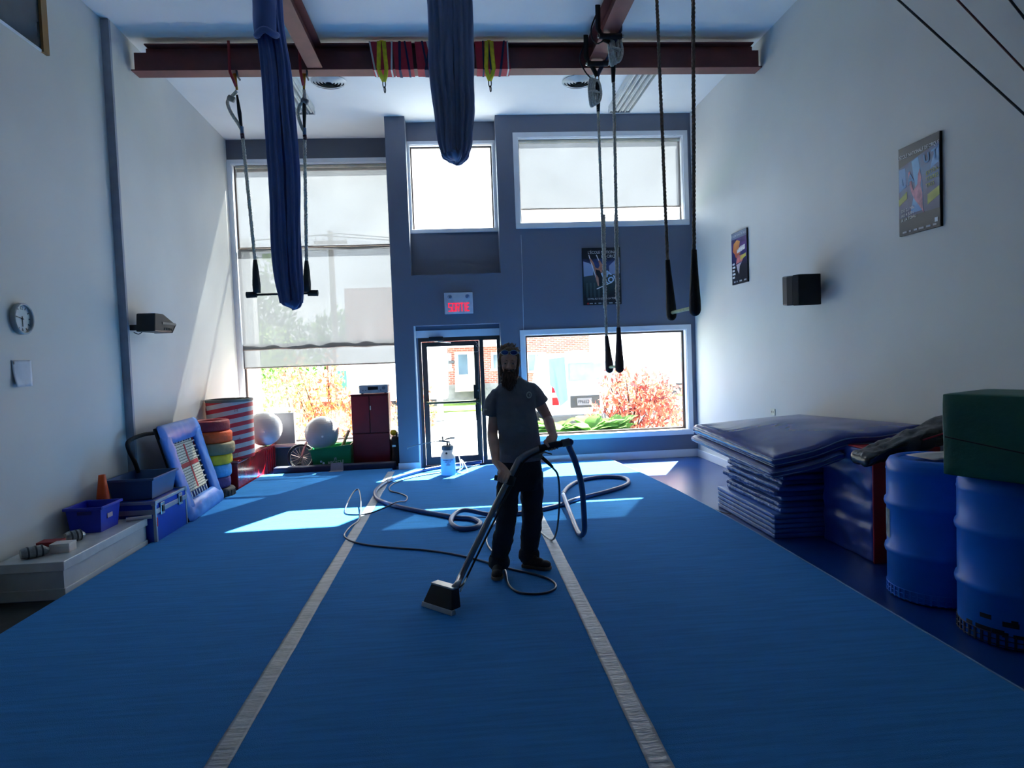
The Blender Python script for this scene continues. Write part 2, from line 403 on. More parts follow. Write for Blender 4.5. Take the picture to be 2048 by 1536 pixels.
pb = MB(); pb.box(-0.53, 0.30, -0.075, -0.035, 1.015, 1.05); pb.box(-0.56, -0.52, -0.075, 0.0, 1.01, 1.055); pb.box(0.27, 0.31, -0.075, 0.0, 1.0, 1.06)
pb.build('push_bar', M('bar_metal', (96, 98, 74), 0.35, 0.8), leaf, bevel=0.006)
MB().box(0.215, 0.265, -0.03, 0.0, 1.07, 1.30).build('lock_case', M('lock_dark', (48, 42, 42), 0.4, 0.5), leaf, bevel=0.004)
MB().box(0.235, 0.262, -0.03, 0.0, 0.72, 0.98).build('pull_plate', M('lock_dark', (48, 42, 42)), leaf, bevel=0.003)
MB().cyl((0.29, 0.0, 1.205), (0.29, -0.025, 1.205), 0.018).build('lock_cylinder', M('steel', (190, 190, 190), 0.25, 0.9), leaf)
cl = MB(); cl.box(-0.47, -0.24, -0.075, -0.02, 2.03, 2.095)
clo = cl.build('door_closer', M('closer_body', (70, 72, 78), 0.35, 0.7), d, bevel=0.006)
MB().tube([(-0.33, -0.07, 2.02), (-0.12, -0.16, 1.995), (-0.14, 0.0, 1.985)], 0.009, 8).build('closer_arm', M('steel', (190, 190, 190)), clo)
hk = MB(); hk.tube(smooth_path([(0.27, -0.012, 2.0), (0.31, -0.018, 1.96), (0.28, -0.02, 1.93), (0.315, -0.018, 1.90), (0.32, -0.014, 1.84), (0.255, -0.012, 1.83), (0.25, -0.012, 1.84)], 6), 0.0035, 6)
hk.tube(smooth_path([(0.315, -0.012, 1.9), (0.31, -0.01, 1.6), (0.305, -0.01, 1.3), (0.312, -0.01, 0.9), (0.315, -0.01, 0.1)], 6), 0.003, 6)
hk.build('door_cord', M('pale_cord', (200, 170, 160), 0.6), d, smooth=True)
# ------------------------------------------------------------------ roller screens
m_screen = screen_mat('screen_fabric', (90, 91, 95), 0.046, 0.35)
m_hem = M('hem_bar', (150, 138, 130), 0.6)
def blind(x0, x1, ztop, zbot, y, label, roll=True, wav=0.0, hemm=None, seed=0):
    r = empty('roller_blind', ((x0+x1)/2, y, zbot), 0, label, 'blind', 'roller screens on the windows')
    hw = (x1-x0)/2; h = ztop-zbot
    def fn(u, v):
        x = -hw+2*hw*u; k = max(0, 1-v)
        dy = 0.012*math.sin(u*9+seed)*k + wav*(0.6*math.sin(u*31+seed)+0.4*math.sin(u*53+2*seed))*max(0, 1-v*h/0.45)
        dz = wav*0.9*(mnoise.noise(Vector((u*7, seed, 0))))*max(0, 1-v*h/0.2)
        return (x, dy, v*h+dz)
    o = MB().grid(fn, 60, 16).build('screen_cloth', m_screen, r, smooth=True, fix=False)
    def hf(u): p = fn(u, 0); return Vector((p[0], p[1], p[2]))
    MB().tube([hf(i/60) for i in range(61)], 0.014, 6).build('hem_bar', hemm or m_hem, r, smooth=True)
    if roll: MB().cyl((-hw, 0.005, h+0.02), (hw, 0.005, h+0.02), 0.028, n=14).build('roller_tube', M('roller_beige', (196, 188, 170), 0.6), r, smooth=True, auto=0.6)
    return r
blind(-3.60, -1.01, 5.04, 3.72, 11.865, 'upper roller screen of the tall left window, ending at the middle rail', seed=1)
blind(-3.63, -1.01, 3.70, 2.01, 11.845, 'lower roller screen of the tall left window with a wavy bottom hem', roll=False, wav=0.022, seed=2)
blind(-3.64, -1.01, 2.10, 1.70, 11.875, 'short screen strip under the wavy hem, lowest on the tall left window', roll=False, seed=3)
blind(1.07, 3.665, 5.09, 4.05, 10.855, 'roller screen half drawn over the wide upper right window', seed=4)
tag(MB().box(-3.60, -1.02, 11.945, 11.96, 5.01, 5.06).build('window_banner', M('red_banner', (190, 30, 50), 0.6)), 'narrow red strip along the top of the tall left window', 'strip')
# pale blue cloth taped over a corner of the lower right window
cb = MB()
pts = [(1097, 718), (1129, 714), (1136, 800), (1121, 812), (1108, 777), (1100, 770)]
c0 = [onY(x, y, 10.862) for x, y in pts]
def clothz(p): return Vector((p.x, 10.862+0.006*math.sin(p.x*37)+0.004*math.sin(p.x*70+p.z*9), p.z))
cc = sum((Vector(p) for p in c0), Vector())/len(c0)
ring = []
for i in range(len(c0)):
    a, b2 = c0[i], c0[(i+1) % len(c0)]
    for k in range(6): ring.append(a.lerp(b2, k/6))
levels = [1.0, 0.8, 0.55, 0.3, 0.12]
vs = [clothz(cc.lerp(p, s)) for s in levels for p in ring]+[clothz(cc)]
n = len(ring); fs = [(l*n+i, l*n+(i+1) % n, (l+1)*n+(i+1) % n, (l+1)*n+i) for l in range(4) for i in range(n)]+[(4*n+i, 4*n+(i+1) % n, 5*n) for i in range(n)]
base = Vector((cc.x, 10.862, min(p.z for p in ring)))
cl = MB().add([v-base for v in vs], fs).build('hanging_cloth', screen_mat('thin_blue_cloth', (96, 122, 176), 0.03, 0.35), smooth=True, loc=base, fix=False)
tag(cl, 'pale blue cloth hanging on the glass of the lower right window', 'cloth')

# ------------------------------------------------------------------ outdoors
GZ = -0.15
m_lawn = M('lawn_grass', (120, 150, 60), 0.9, var=0.2, vscale=3, bump=0.5, bscale=60)
m_asph = M('asphalt', (150, 150, 150), 0.85, var=0.08, vscale=3, bump=0.2, bscale=120)
m_conc = M('concrete_walk', (200, 198, 192), 0.85, var=0.05, vscale=2)
struct(MB().box(-45, 45, 11.0, 16.4, GZ-0.1, GZ).build('ground', m_conc))
struct(MB().box(-45, 45, 16.4, 24.0, GZ-0.14, GZ-0.05).build('street', m_asph))
struct(MB().box(-45, 45, 24.0, 90, GZ-0.1, GZ).build('ground_far', m_lawn))
struct(MB().box(-45, 45, 24.4, 26.0, GZ, GZ+0.02).build('sidewalk', m_conc))

def brick_mat(name, c1, c2, mortar, scale=1.0):
    m = bpy.data.materials.new(name); m.use_nodes = True; n = m.node_tree; b = n.nodes['Principled BSDF']; b.inputs['Roughness'].default_value = 0.9
    t = n.nodes.new('ShaderNodeTexCoord'); sp = n.nodes.new('ShaderNodeSeparateXYZ'); cb = n.nodes.new('ShaderNodeCombineXYZ')
    n.links.new(t.outputs['Object'], sp.inputs[0]); n.links.new(sp.outputs['X'], cb.inputs['X']); n.links.new(sp.outputs['Z'], cb.inputs['Y'])
    br = n.nodes.new('ShaderNodeTexBrick'); br.inputs['Scale'].default_value = 1.0
    br.inputs['Brick Width'].default_value = 0.22*scale; br.inputs['Row Height'].default_value = 0.075*scale; br.inputs['Mortar Size'].default_value = 0.010*scale
    br.inputs['Color1'].default_value = lin(c1); br.inputs['Color2'].default_value = lin(c2); br.inputs['Mortar'].default_value = lin(mortar)
    n.links.new(cb.outputs[0], br.inputs['Vector']); n.links.new(br.outputs['Color'], b.inputs['Base Color'])
    bp = n.nodes.new('ShaderNodeBump'); bp.inputs['Strength'].default_value = 0.4; bp.inputs['Distance'].default_value = 0.01; bp.invert = True
    n.links.new(br.outputs['Fac'], bp.inputs['Height']); n.links.new(bp.outputs[0], b.inputs['Normal'])
    return m
m_brick = brick_mat('red_brick', (150, 82, 70), (172, 100, 84), (190, 170, 160))
m_wht = M('white_vinyl', (225, 225, 222), 0.5, var=0.02)
m_pane = M('far_pane', (90, 110, 125), 0.08, spec=0.8, var=0.15, vscale=1.5)
FB = 28.0
bd = empty('brick_building', (2.0, FB, GZ), 0, 'red brick house with white windows across the street', 'building')
def far(x, y, Y=FB): p = onY(x, y, Y); return (p.x-2.0, p.z-GZ)
w_ = MB(); w_.box(-6.5, 3.4, 0, 8, 0, 4.8); w_.build('brick_wall', m_brick, bd)
MB().box(-6.5, 3.4, -0.02, 0.0, 0, 0.75).build('foundation', M('foundation_grey', (140, 138, 140), 0.9, var=0.1, vscale=3), bd)
MB().box(-6.7, 0.05, -0.9, 0.0, 2.25, 2.50).build('white_awning', m_wht, bd, bevel=0.03)
def fwin(x0, x1, y0, y1, name='house_window'):
    a = far(x0, y1); c = far(x1, y0)
    f = MB(); t = 0.09
    f.box(a[0], c[0], -0.07, 0.0, c[1]-t, c[1]); f.box(a[0]-0.06, c[0]+0.06, -0.12, 0.0, a[1], a[1]+t)
    f.box(a[0], a[0]+t, -0.07, 0.0, a[1]+t, c[1]-t); f.box(c[0]-t, c[0], -0.07, 0.0, a[1]+t, c[1]-t); f.box((a[0]+c[0])/2-0.03, (a[0]+c[0])/2+0.03, -0.06, 0.0, a[1]+t, c[1]-t)
    o = f.build(name, m_wht, bd)
    MB().box(a[0]+t, c[0]-t, -0.025, -0.015, a[1]+t, c[1]-t).build('window_glass', m_pane, o)
    return o
fwin(848, 902, 706, 744); fwin(983, 1010, 704, 742); fwin(1053, 1092, 704, 746)
a = far(911, 757); c = far(948, 703)
dr = MB(); dr.box(a[0], c[0], -0.09, 0.0, a[1], c[1]); dro = dr.build('house_door', m_wht, bd)
MB().box(a[0]+0.14, a[0]+0.52, -0.10, -0.09, a[1]+0.15, c[1]-0.1).build('door_glass', m_pane, dro)
for k in range(4):
    z1 = a[1]-0.12*k
    MB().box(a[0]-0.02, c[0]+0.35, -0.5-0.28*k, -0.02-0.0*k, max(0, z1-0.12), z1).build('wooden_step', M('step_wood', (176, 160, 140), 0.8, var=0.12, vscale=4), bd)
a = far(905, 724); MB().box(a[0]-0.16, a[0]+0.06, -0.14, 0.0, a[1]-0.06, a[1]+0.06).build('mailbox', M('mailbox_dark', (70, 72, 78), 0.5), bd, bevel=0.02)
a = far(1129, 714); c = far(1172, 700)
sg = MB().box(a[0], c[0], -0.06, 0.0, a[1], c[1]).build('house_sign', m_wht, bd)
for k_ in range(9):
    x_ = a[0]+0.14+k_*(c[0]-a[0]-0.28)/9; z_ = (a[1]+c[1])/2
    MB().box(x_, x_+0.05, -0.064, -0.06, z_-0.05, z_+(0.08 if k_ in (0, 4) else 0.03)).build('faded_sign_mark', M('teal_ink', (60, 140, 160), 0.6), sg)
g2 = empty('grey_house', (6.9, FB+0.5, GZ), 0, 'grey sided house beside the red brick one', 'building')
MB().box(-1.45, 3.0, 0, 7, 0, 5.2).build('siding_wall', M('grey_siding', (140, 155, 170), 0.7, var=0.03), g2)
for k in range(16): MB().box(-1.47, 3.0, -0.03, 0.0, 0.05+k*0.32, 0.33+k*0.32).build('siding_board', M('grey_siding', (140, 155, 170)), g2)

# leafy things --------------------------------------------------------------------------
def leaf_mat(name, cols, trl=0.45):
    m = bpy.data.materials.new(name); m.use_nodes = True; n = m.node_tree; n.nodes.clear()
    o = n.nodes.new('ShaderNodeOutputMaterial'); d = n.nodes.new('ShaderNodeBsdfDiffuse'); l = n.nodes.new('ShaderNodeBsdfTranslucent'); x = n.nodes.new('ShaderNodeMixShader'); x.inputs[0].default_value = trl
    g = n.nodes.new('ShaderNodeNewGeometry'); r = n.nodes.new('ShaderNodeValToRGB'); r.color_ramp.interpolation = 'CONSTANT'
    while len(r.color_ramp.elements) < len(cols): r.color_ramp.elements.new(0.5)
    for i, c in enumerate(cols): r.color_ramp.elements[i].position = i/len(cols); r.color_ramp.elements[i].color = lin(c)
    n.links.new(g.outputs['Random Per Island'], r.inputs[0]); n.links.new(r.outputs[0], d.inputs[0]); n.links.new(r.outputs[0], l.inputs[0])
    n.links.new(d.outputs[0], x.inputs[1]); n.links.new(l.outputs[0], x.inputs[2]); n.links.new(x.outputs[0], o.inputs[0]); return m
def leaves(b, blobs, n, size, seed=1):
    r = random.Random(seed); tot = sum(q[1]*q[2]*q[3] for q in blobs)
    for (c, rx, ry, rz) in blobs:
        for _ in range(int(n*rx*ry*rz/tot)):
            while True:
                p = Vector((r.uniform(-1, 1), r.uniform(-1, 1), r.uniform(-1, 1)))
                if 0.25 < p.length < 1: break
            p = Vector((c[0]+p.x*rx, c[1]+p.y*ry, c[2]+p.z*rz))
            s = size*r.uniform(0.6, 1.3)
            E = Euler((r.uniform(0, 6.3), r.uniform(0, 6.3), r.uniform(0, 6.3))).to_matrix()
            vs = [p+E @ Vector(q) for q in ((-s, 0, 0), (0, -0.5*s, 0.12*s), (s, 0, 0), (0, 0.5*s, 0.12*s))]
            b.add(vs, [(0, 1, 2, 3)])
    return b
def bush(name, loc, blobs, n, size, mat, label, cat='shrub', stems=7, seed=1, group=None, stemm=None):
    r = empty(name, loc, 0, label, cat, group)
    o = leaves(MB(), blobs, n, size, seed).build('foliage', mat, r, fix=False); o['kind'] = 'stuff'
    rr = random.Random(seed); st = MB()
    for k in range(stems):
        q = rr.choice(blobs); t = Vector(q[0])+Vector((rr.uniform(-.5, .5)*q[1], rr.uniform(-.5, .5)*q[2], rr.uniform(0, .5)*q[3]))
        p0 = Vector((rr.uniform(-.1, .1), rr.uniform(-.1, .1), 0)); m = (p0+t)/2+Vector((rr.uniform(-.06, .06), rr.uniform(-.06, .06), 0.05))
        st.tube(smooth_path([p0, m, t], 4), [0.02-0.0015*i for i in range(9)], 5)
    st.build('stems', stemm or M('bark', (90, 70, 55), 0.9, var=0.15), r, smooth=True)
    return r
m_red = leaf_mat('copper_leaf', [(205, 120, 104), (216, 140, 116), (186, 100, 92), (220, 160, 124), (140, 86, 84), (226, 180, 150)])
m_redd = leaf_mat('copper_leaf_left', [(205, 125, 100), (220, 160, 100), (186, 110, 96), (220, 170, 104), (160, 104, 86), (228, 192, 150)])
m_grn = leaf_mat('fresh_leaf', [(140, 175, 96), (165, 195, 110), (120, 158, 90), (190, 210, 130)])
m_tree = leaf_mat('tree_leaf', [(84, 120, 60), (104, 140, 66), (120, 150, 80), (70, 100, 56)])
bush('copper_shrub', (3.05, 12.2, GZ), [((0.35, 0.1, 0.65), 0.75, 0.5, 0.6), ((0.1, 0.0, 1.15), 0.65, 0.45, 0.5), ((0.65, 0.2, 1.05), 0.5, 0.4, 0.5), ((-0.35, 0, 0.7), 0.5, 0.4, 0.45), ((-0.25, 0, 1.35), 0.3, 0.3, 0.3), ((0.75, 0, 0.6), 0.5, 0.4, 0.6)], 2600, 0.055, m_red, 'copper red shrub outside the lower right window', stems=14, seed=3)
bush('copper_shrub', (-2.55, 13.3, GZ), [((0, 0, 0.6), 0.85, 0.5, 0.55), ((-0.1, 0, 1.15), 0.6, 0.4, 0.55), ((0.7, 0, 0.9), 0.6, 0.4, 0.55), ((-0.6, 0.2, 1.5), 0.35, 0.3, 0.6), ((0.05, 0.2, 1.75), 0.25, 0.3, 0.5)], 2600, 0.05, m_redd, 'copper and orange shrub outside the tall left window', stems=14, seed=5)
bush('copper_shrub', (-1.0, 14.7, GZ), [((0, 0, 0.7), 0.5, 0.4, 0.5), ((0.1, 0, 1.2), 0.3, 0.3, 0.4)], 700, 0.05, m_redd, 'small orange shrub seen past the red cabinet', stems=6, seed=6)
def hosta(loc, n, ln, label, seed):
    """clump of big arching leaves, each leaf a part"""
    r = empty('leafy_plant', loc, 0, label, 'plant', 'green plants under the lower right window'); q = random.Random(seed)
    base = None
    for k in range(n):
        a = q.uniform(0, 2*PI); L = ln*q.uniform(0.7, 1.15); w = L*0.30; tilt = q.uniform(0.75, 1.45)
        if base is None:
            def fn(u, v):
                t = v; ww = 0.32*math.sin(PI*min(1, t*0.96+0.04))**0.8; x = (u-0.5)*2*ww
                return (x, t, 0.55*t-0.75*t*t+0.18*abs(x))
            me = MB().grid(fn, 4, 5).build('leaf', m_grn, r, smooth=True, fix=False); base = me; o = me
        else:
            o = base.copy(); COL.objects.link(o)
        o.scale = (L, L, L); o.rotation_euler = (tilt-0.35, q.uniform(-.3, .3), a); o.location = (q.uniform(-.12, .12), q.uniform(-.08, .08), q.uniform(0.0, 0.15))
struct(MB().box(0.8, 4.0, 11.06, 11.72, GZ, 0.16).build('ground_bed', M('garden_soil', (96, 80, 62), 0.95, var=0.2, vscale=12, bump=0.5)))
for i, (x, y, n_, ln) in enumerate([(1.22, 11.42, 18, 0.46), (1.70, 11.40, 20, 0.50), (2.20, 11.40, 22, 0.56), (2.62, 11.44, 16, 0.50), (1.45, 11.62, 14, 0.60)]):
    hosta((x, y, 0.16), n_, ln, ['broad leaved green plant under the window, leftmost of the clump', 'broad leaved green plant under the window, second from the left', 'broad leaved green plant in front of the copper shrub', 'broad leaved green plant half inside the copper shrub', 'taller broad leaved green plant behind the clump under the window'][i], 20+i)
# trees over the road seen through the screens
def tree(loc, blobs, n, size, label, seed, mat=None, h=2.0, rt=0.14):
    r = empty('tree', loc, 0, label, 'tree', 'trees beyond the street')
    o = leaves(MB(), blobs, n, size, seed).build('crown', mat or m_tree, r, fix=False); o['kind'] = 'stuff'
    MB().tube([(0, 0, 0), (0.05, 0, h*0.6), (0, 0, h*1.3)], [rt, rt*0.8, rt*0.5], 8).build('trunk', M('bark', (90, 70, 55)), r, smooth=True)
tree((-8.2, 26.5, GZ), [((0, 0, 3.4), 2.2, 1.8, 2.0), ((0.6, 0, 5.0), 1.3, 1.2, 1.2), ((-1, 0, 2.2), 1.6, 1.5, 1.6)], 2200, 0.17, 'tall green tree at the left behind the screens', 31)
tree((-4.9, 41.0, GZ), [((0, 0, 2.6), 3.2, 2.0, 2.2), ((1.8, 0, 3.0), 2.2, 2, 2.1), ((-2, 0, 3.2), 2.2, 2, 2.0)], 2600, 0.2, 'wide green tree in the middle behind the screens', 32)
tree((-14.0, 47.0, GZ), [((0, 0, 2.8), 3.2, 2.0, 2.4), ((3, 0, 2.6), 2.6, 2, 2.4)], 2200, 0.2, 'broad green tree behind the utility poles', 33)
tree((-4.35, 17.5, GZ), [((0, 0, 1.3), 0.9, 0.7, 1.2), ((-0.3, 0, 2.1), 0.6, 0.5, 0.9)], 1300, 0.07, 'young yellow green tree by the white column', 34, m_grn, 1.0, 0.05)
# utility poles
m_pole = M('pole_wood', (150, 138, 122), 0.9, var=0.1, stretch=(1, 1, 0.1))
def pole(x, y, h, arm, label):
    r = empty('utility_pole', (x, y, GZ), 0, label, 'pole', 'utility poles beyond the street')
    MB().cyl((0, 0, 0), (0, 0, h), 0.15, 0.11, 10).build('pole_shaft', m_pole, r, smooth=True, auto=0.6)
    MB().box(-arm, arm, -0.06, 0.06, h-0.55, h-0.42).build('cross_arm', m_pole, r)
    i = MB()
    for k in (-0.9, -0.45, 0.45, 0.9): i.cyl((k*arm, 0, h-0.42), (k*arm, 0, h-0.25), 0.05, 0.03, 8)
    i.build('insulators', M('insulator', (200, 200, 195), 0.3), r)
p = onY(660, 462, 30); pole(p.x, 30, p.z-GZ, 0.7, 'tall utility pole behind the left screens')
p = onY(716, 610, 45); pole(p.x, 45, p.z-GZ, 1.0, 'distant utility pole low behind the left screens')
def wire(a, b_, sag, label):
    mid = [(Vector(a).lerp(Vector(b_), i/12)-Vector((0, 0, sag*math.sin(PI*i/12)))) for i in range(13)]
    tag(MB().tube(mid, 0.025, 5).build('power_line', M('wire_black', (60, 60, 60), 0.6)), label, 'wire', 'overhead wires outside')
z1 = onY(660, 470, 30).z; x1 = onY(660, 470, 30).x
for k, (dx, dz) in enumerate(((-0.5, 0.0), (0.4, 0.05))):
    wire((x1-18, 29+k, z1+dz+0.4), (x1+dx, 30, z1+dz), 0.5, ['upper', 'middle', 'lowest'][k]+' overhead wire left of the tall pole'); wire((x1+dx, 30, z1+dz), (x1+22, 31+k, z1+dz+0.2), 0.7, ['upper', 'middle', 'lowest'][k]+' overhead wire right of the tall pole')
# white column just outside the left window, white post over the road
tag(MB().box(-0.14, 0.14, -0.14, 0.14, 0, 4.2).box(-0.18, 0.18, -0.18, 0.18, 0, 0.2).build('white_column', m_wht, loc=(-3.85, 12.95, GZ)), 'white square column outside the tall left window', 'column')
p = onY(879, 780, 21)
tag(MB().box(-0.09, 0.09, -0.09, 0.09, 0, 3.2).box(-0.15, 0.15, -0.15, 0.15, 0, 0.16).build('white_post', m_wht, loc=(p.x, 21, GZ)), 'white post seen through the glass door', 'post')
# street sign on a slim post
ss = empty('street_sign', (onY(683, 748, 20).x, 20, GZ), 0, 'green street sign behind the left bushes', 'sign')
MB().cyl((0, 0.03, 0), (0, 0.03, 1.7), 0.03, n=8).build('sign_post', M('galvanised', (150, 150, 150), 0.4, 0.7), ss)
MB().box(-0.14, 0.14, -0.01, 0.01, 1.12, 1.62).build('sign_plate', M('sign_green', (60, 140, 100), 0.5), ss)

# parked vehicles ------------------------------------------------------------------------
m_body = M('white_car_paint', (232, 234, 236), 0.25, coat=0.5, var=0.01)
m_cglass = M('car_glass', (120, 140, 160), 0.08, spec=0.9, var=0.03)
m_tyre = M('tyre_rubber', (40, 40, 42), 0.8)
def wheel(parent, x, y, r=0.34, axis=0):
    o = MB().lathe([(r*0.55, -0.11), (r*0.96, -0.11), (r, -0.07), (r, 0.07), (r*0.96, 0.11), (r*0.55, 0.11)], n=20).build('wheel', m_tyre, parent, smooth=True, auto=0.6)
    o.rotation_euler = (0, PI/2, 0); o.location = (x, y, r)
    h = MB().lathe([(0.001, -0.08), (r*0.55, -0.06), (r*0.55, 0.06), (0.001, 0.08)], n=16).build('hub_cap', M('steel', (190, 190, 190)), o, smooth=True, auto=0.6)
VY = 14.6
vx = onY(1188, 760, VY).x
v = empty('parked_van', (vx, VY, GZ), 0, 'white van parked with its rear towards the window, licence plate showing', 'van')
vb = MB(); hw = 0.93
prof = [(-hw, 0.38), (-hw-0.02, 0.75), (-hw, 1.15), (-hw+0.10, 1.75), (-hw+0.22, 1.90), (hw-0.22, 1.90), (hw-0.10, 1.75), (hw, 1.15), (hw+0.02, 0.75), (hw, 0.38)]
vb.prism([(x, 0.0, z) for x, z in prof], (0, 3.9, 0)); vbo = vb.build('van_body', m_body, v, bevel=0.05, seg=3)
MB().prism([(x*0.97, 3.85, z) for x, z in [(-hw, 0.4), (-hw, 1.1), (hw, 1.1), (hw, 0.4)]], (0, 0.9, 0)).build('van_bonnet', m_body, v, bevel=0.06)
MB().box(-0.95, 0.95, -0.10, 0.06, 0.36, 0.56).build('rear_bumper', M('bumper_grey', (84, 88, 88), 0.5), v, bevel=0.03)
MB().box(-0.56, 0.66, -0.03, 0.02, 1.28, 1.68).build('rear_window', m_cglass, v, bevel=0.03)
for sx in (-1, 1):
    t = MB().box(sx*0.86-0.075, sx*0.86+0.075, -0.035, 0.02, 0.78, 1.30).build('tail_light', M('lamp_red', (200, 30, 40), 0.2, coat=0.6), v, bevel=0.012)
    MB().box(sx*0.86-0.07, sx*0.86+0.07, -0.042, -0.03, 0.95, 1.05).build('reverse_lens', M('lamp_clear', (240, 240, 235), 0.15), t)
wheel(v, -0.82, 0.75); wheel(v, 0.82, 0.75); wheel(v, -0.82, 3.6); wheel(v, 0.82, 3.6)
pc = onY(1169, 803, VY-0.05); px, pz = pc.x-vx, pc.z-GZ
MB().box(px-0.30, px+0.34, -0.045, -0.01, pz-0.13, pz+0.13).build('plate_recess', M('recess_dark', (52, 56, 56), 0.6), v, bevel=0.01)
pl = MB().box(px-0.16, px+0.16, -0.058, -0.046, pz-0.08, pz+0.08).build('licence_plate', M('plate_white', (112, 114, 118), 0.5), v, bevel=0.004)
text_mesh('plate_characters', 'FP66520', 0.098, M('plate_blue', (10, 12, 22), 0.6), pl, Matrix.Translation((px, -0.060, pz-0.005)) @ Matrix.Rotation(PI/2, 4, 'X'), sx=0.82)
# box truck standing further right behind the shrub
tk = empty('box_truck', (6.2, 20.0, GZ), 0, 'white box truck with a blue band behind the copper shrub', 'truck')
MB().box(-1.9, 2.6, 0, 2.2, 0.85, 3.1).build('cargo_box', m_body, tk, bevel=0.03)
MB().box(-1.88, 2.5, -0.02, 0.0, 1.35, 1.78).build('blue_band', M('band_blue', (120, 160, 215), 0.4), tk)
MB().prism([(2.65, 0.05, 0.5), (4.2, 0.05, 0.5), (4.2, 0.05, 1.2), (3.8, 0.05, 1.35), (3.45, 0.05, 2.1), (2.65, 0.05, 2.1)], (0, 2.0, 0)).build('cab', M('cab_blue', (100, 130, 190), 0.3, coat=0.4), tk, bevel=0.05)
MB().box(2.8, 3.35, 0.02, 0.05, 1.35, 1.95).build('cab_window', m_cglass, tk)
for x in (-1.0, 3.3):
    o = MB().lathe([(0.25, -0.11), (0.43, -0.11), (0.45, -0.07), (0.45, 0.07), (0.43, 0.11), (0.25, 0.11)], n=20).build('wheel', m_tyre, tk, smooth=True, auto=0.6); o.rotation_euler = (PI/2, 0, 0); o.location = (x, 0.15, 0.45)
MB().box(-1.9, 4.0, 0.3, 1.9, 0.5, 0.85).build('chassis', M('chassis_dark', (60, 60, 62), 0.6), tk)
# light trailer seen over the left bushes
tr = empty('white_trailer', (-2.6, 22.0, GZ), 0, 'white trailer standing behind the left bushes', 'trailer')
MB().box(-1.3, 2.2, 0, 2.0, 0.55, 2.3).build('trailer_box', m_body, tr, bevel=0.08, seg=3)
MB().lathe([(0.10, 0), (0.17, 0), (0.17, 0.01), (0.10, 0.01)], n=20, mat=Matrix.Translation((0.72, 0, 1.62)) @ Matrix.Rotation(PI/2, 4, 'X'), cap=False).build('round_emblem', M('emblem_red', (220, 90, 70), 0.4), tr)
for x in (-0.2, 1.2):
    o = MB().lathe([(0.2, -0.1), (0.31, -0.1), (0.33, -0.06), (0.33, 0.06), (0.31, 0.1), (0.2, 0.1)], n=20).build('wheel', m_tyre, tr, smooth=True, auto=0.6); o.rotation_euler = (PI/2, 0, 0); o.location = (x, 0.12, 0.33)
MB().box(-1.0, 1.9, 0.2, 1.8, 0.33, 0.55).build('chassis', M('chassis_dark', (60, 60, 62), 0.6), tr)
MB().cyl((-1.0, 0.9, 0.45), (-2.4, 0.9, 0.45), 0.05, n=8).build('tow_bar', M('chassis_dark', (60, 60, 62)), tr)
# ------------------------------------------------------------------ soft boxes and other shared shapes
def soft_box(b, sx, sy, sz, rad=0.03, n=(10, 10, 4), f=None, mat=None):
    """rounded box (base at z=0, centred in x,y) with evenly split faces; f moves each point"""
    hx, hy = sx/2, sy/2; rad = min(rad, sz/2*0.98, hx*0.9, hy*0.9); seen = {}; vs = []; fs = []
    def key(p): return (round(p[0], 5), round(p[1], 5), round(p[2], 5))
    def vid(p):
        k = key(p)
        if k not in seen:
            seen[k] = len(vs)
            c = Vector((max(-hx+rad, min(hx-rad, p[0])), max(-hy+rad, min(hy-rad, p[1])), max(rad, min(sz-rad, p[2]))))
            d = Vector(p)-c
            q = c+d.normalized()*rad if d.length > 1e-9 else c
            vs.append(f(q) if f else q)
        return seen[k]
    def cuts(a, c_, m):
        i0, i1 = a+rad*0.42, c_-rad*0.42
        inner = [i0+(i1-i0)*i/m for i in range(m+1)]
        return [a]+inner+[c_]
    X, Y, Z = cuts(-hx, hx, n[0]), cuts(-hy, hy, n[1]), cuts(0, sz, n[2])
    def face(A, B, mk, flip):
        for i in range(len(A)-1):
            for j in range(len(B)-1):
                q = [vid(mk(A[i], B[j])), vid(mk(A[i+1], B[j])), vid(mk(A[i+1], B[j+1])), vid(mk(A[i], B[j+1]))]
                if len(set(q)) >= 3:
                    q = list(dict.fromkeys(q)); fs.append(tuple(reversed(q)) if flip else tuple(q))
    face(X, Y, lambda a, c_: (a, c_, 0), True); face(X, Y, lambda a, c_: (a, c_, sz), False)
    face(X, Z, lambda a, c_: (a, -hy, c_), False); face(X, Z, lambda a, c_: (a, hy, c_), True)
    face(Y, Z, lambda a, c_: (-hx, a, c_), True); face(Y, Z, lambda a, c_: (hx, a, c_), False)
    return b.add(vs, fs, mat)
def N3(x, y, z): return mnoise.noise(Vector((x, y, z)))

# ------------------------------------------------------------------ low white stage along the left wall
m_white = M('stage_white', (198, 200, 198), 0.4, var=0.05, vscale=3)
st = empty('stage_platform', (-3.385, 5.48, 0), 0, 'low white wooden platform along the left wall', 'platform')
MB().box(-0.262, 0.245, 0.02, 1.42, 0.0, 0.225).build('platform_body', m_white, st)
MB().box(-0.262, 0.262, 0.0, 1.43, 0.225, 0.30).build('platform_top', M('stage_top', (206, 208, 206), 0.25, var=0.06, vscale=4), st, bevel=0.006)
MB().box(-0.262, 0.258, 0.006, 1.425, 0.0, 0.085).build('platform_skirting', m_white, st, bevel=0.004)
SZ = 0.30
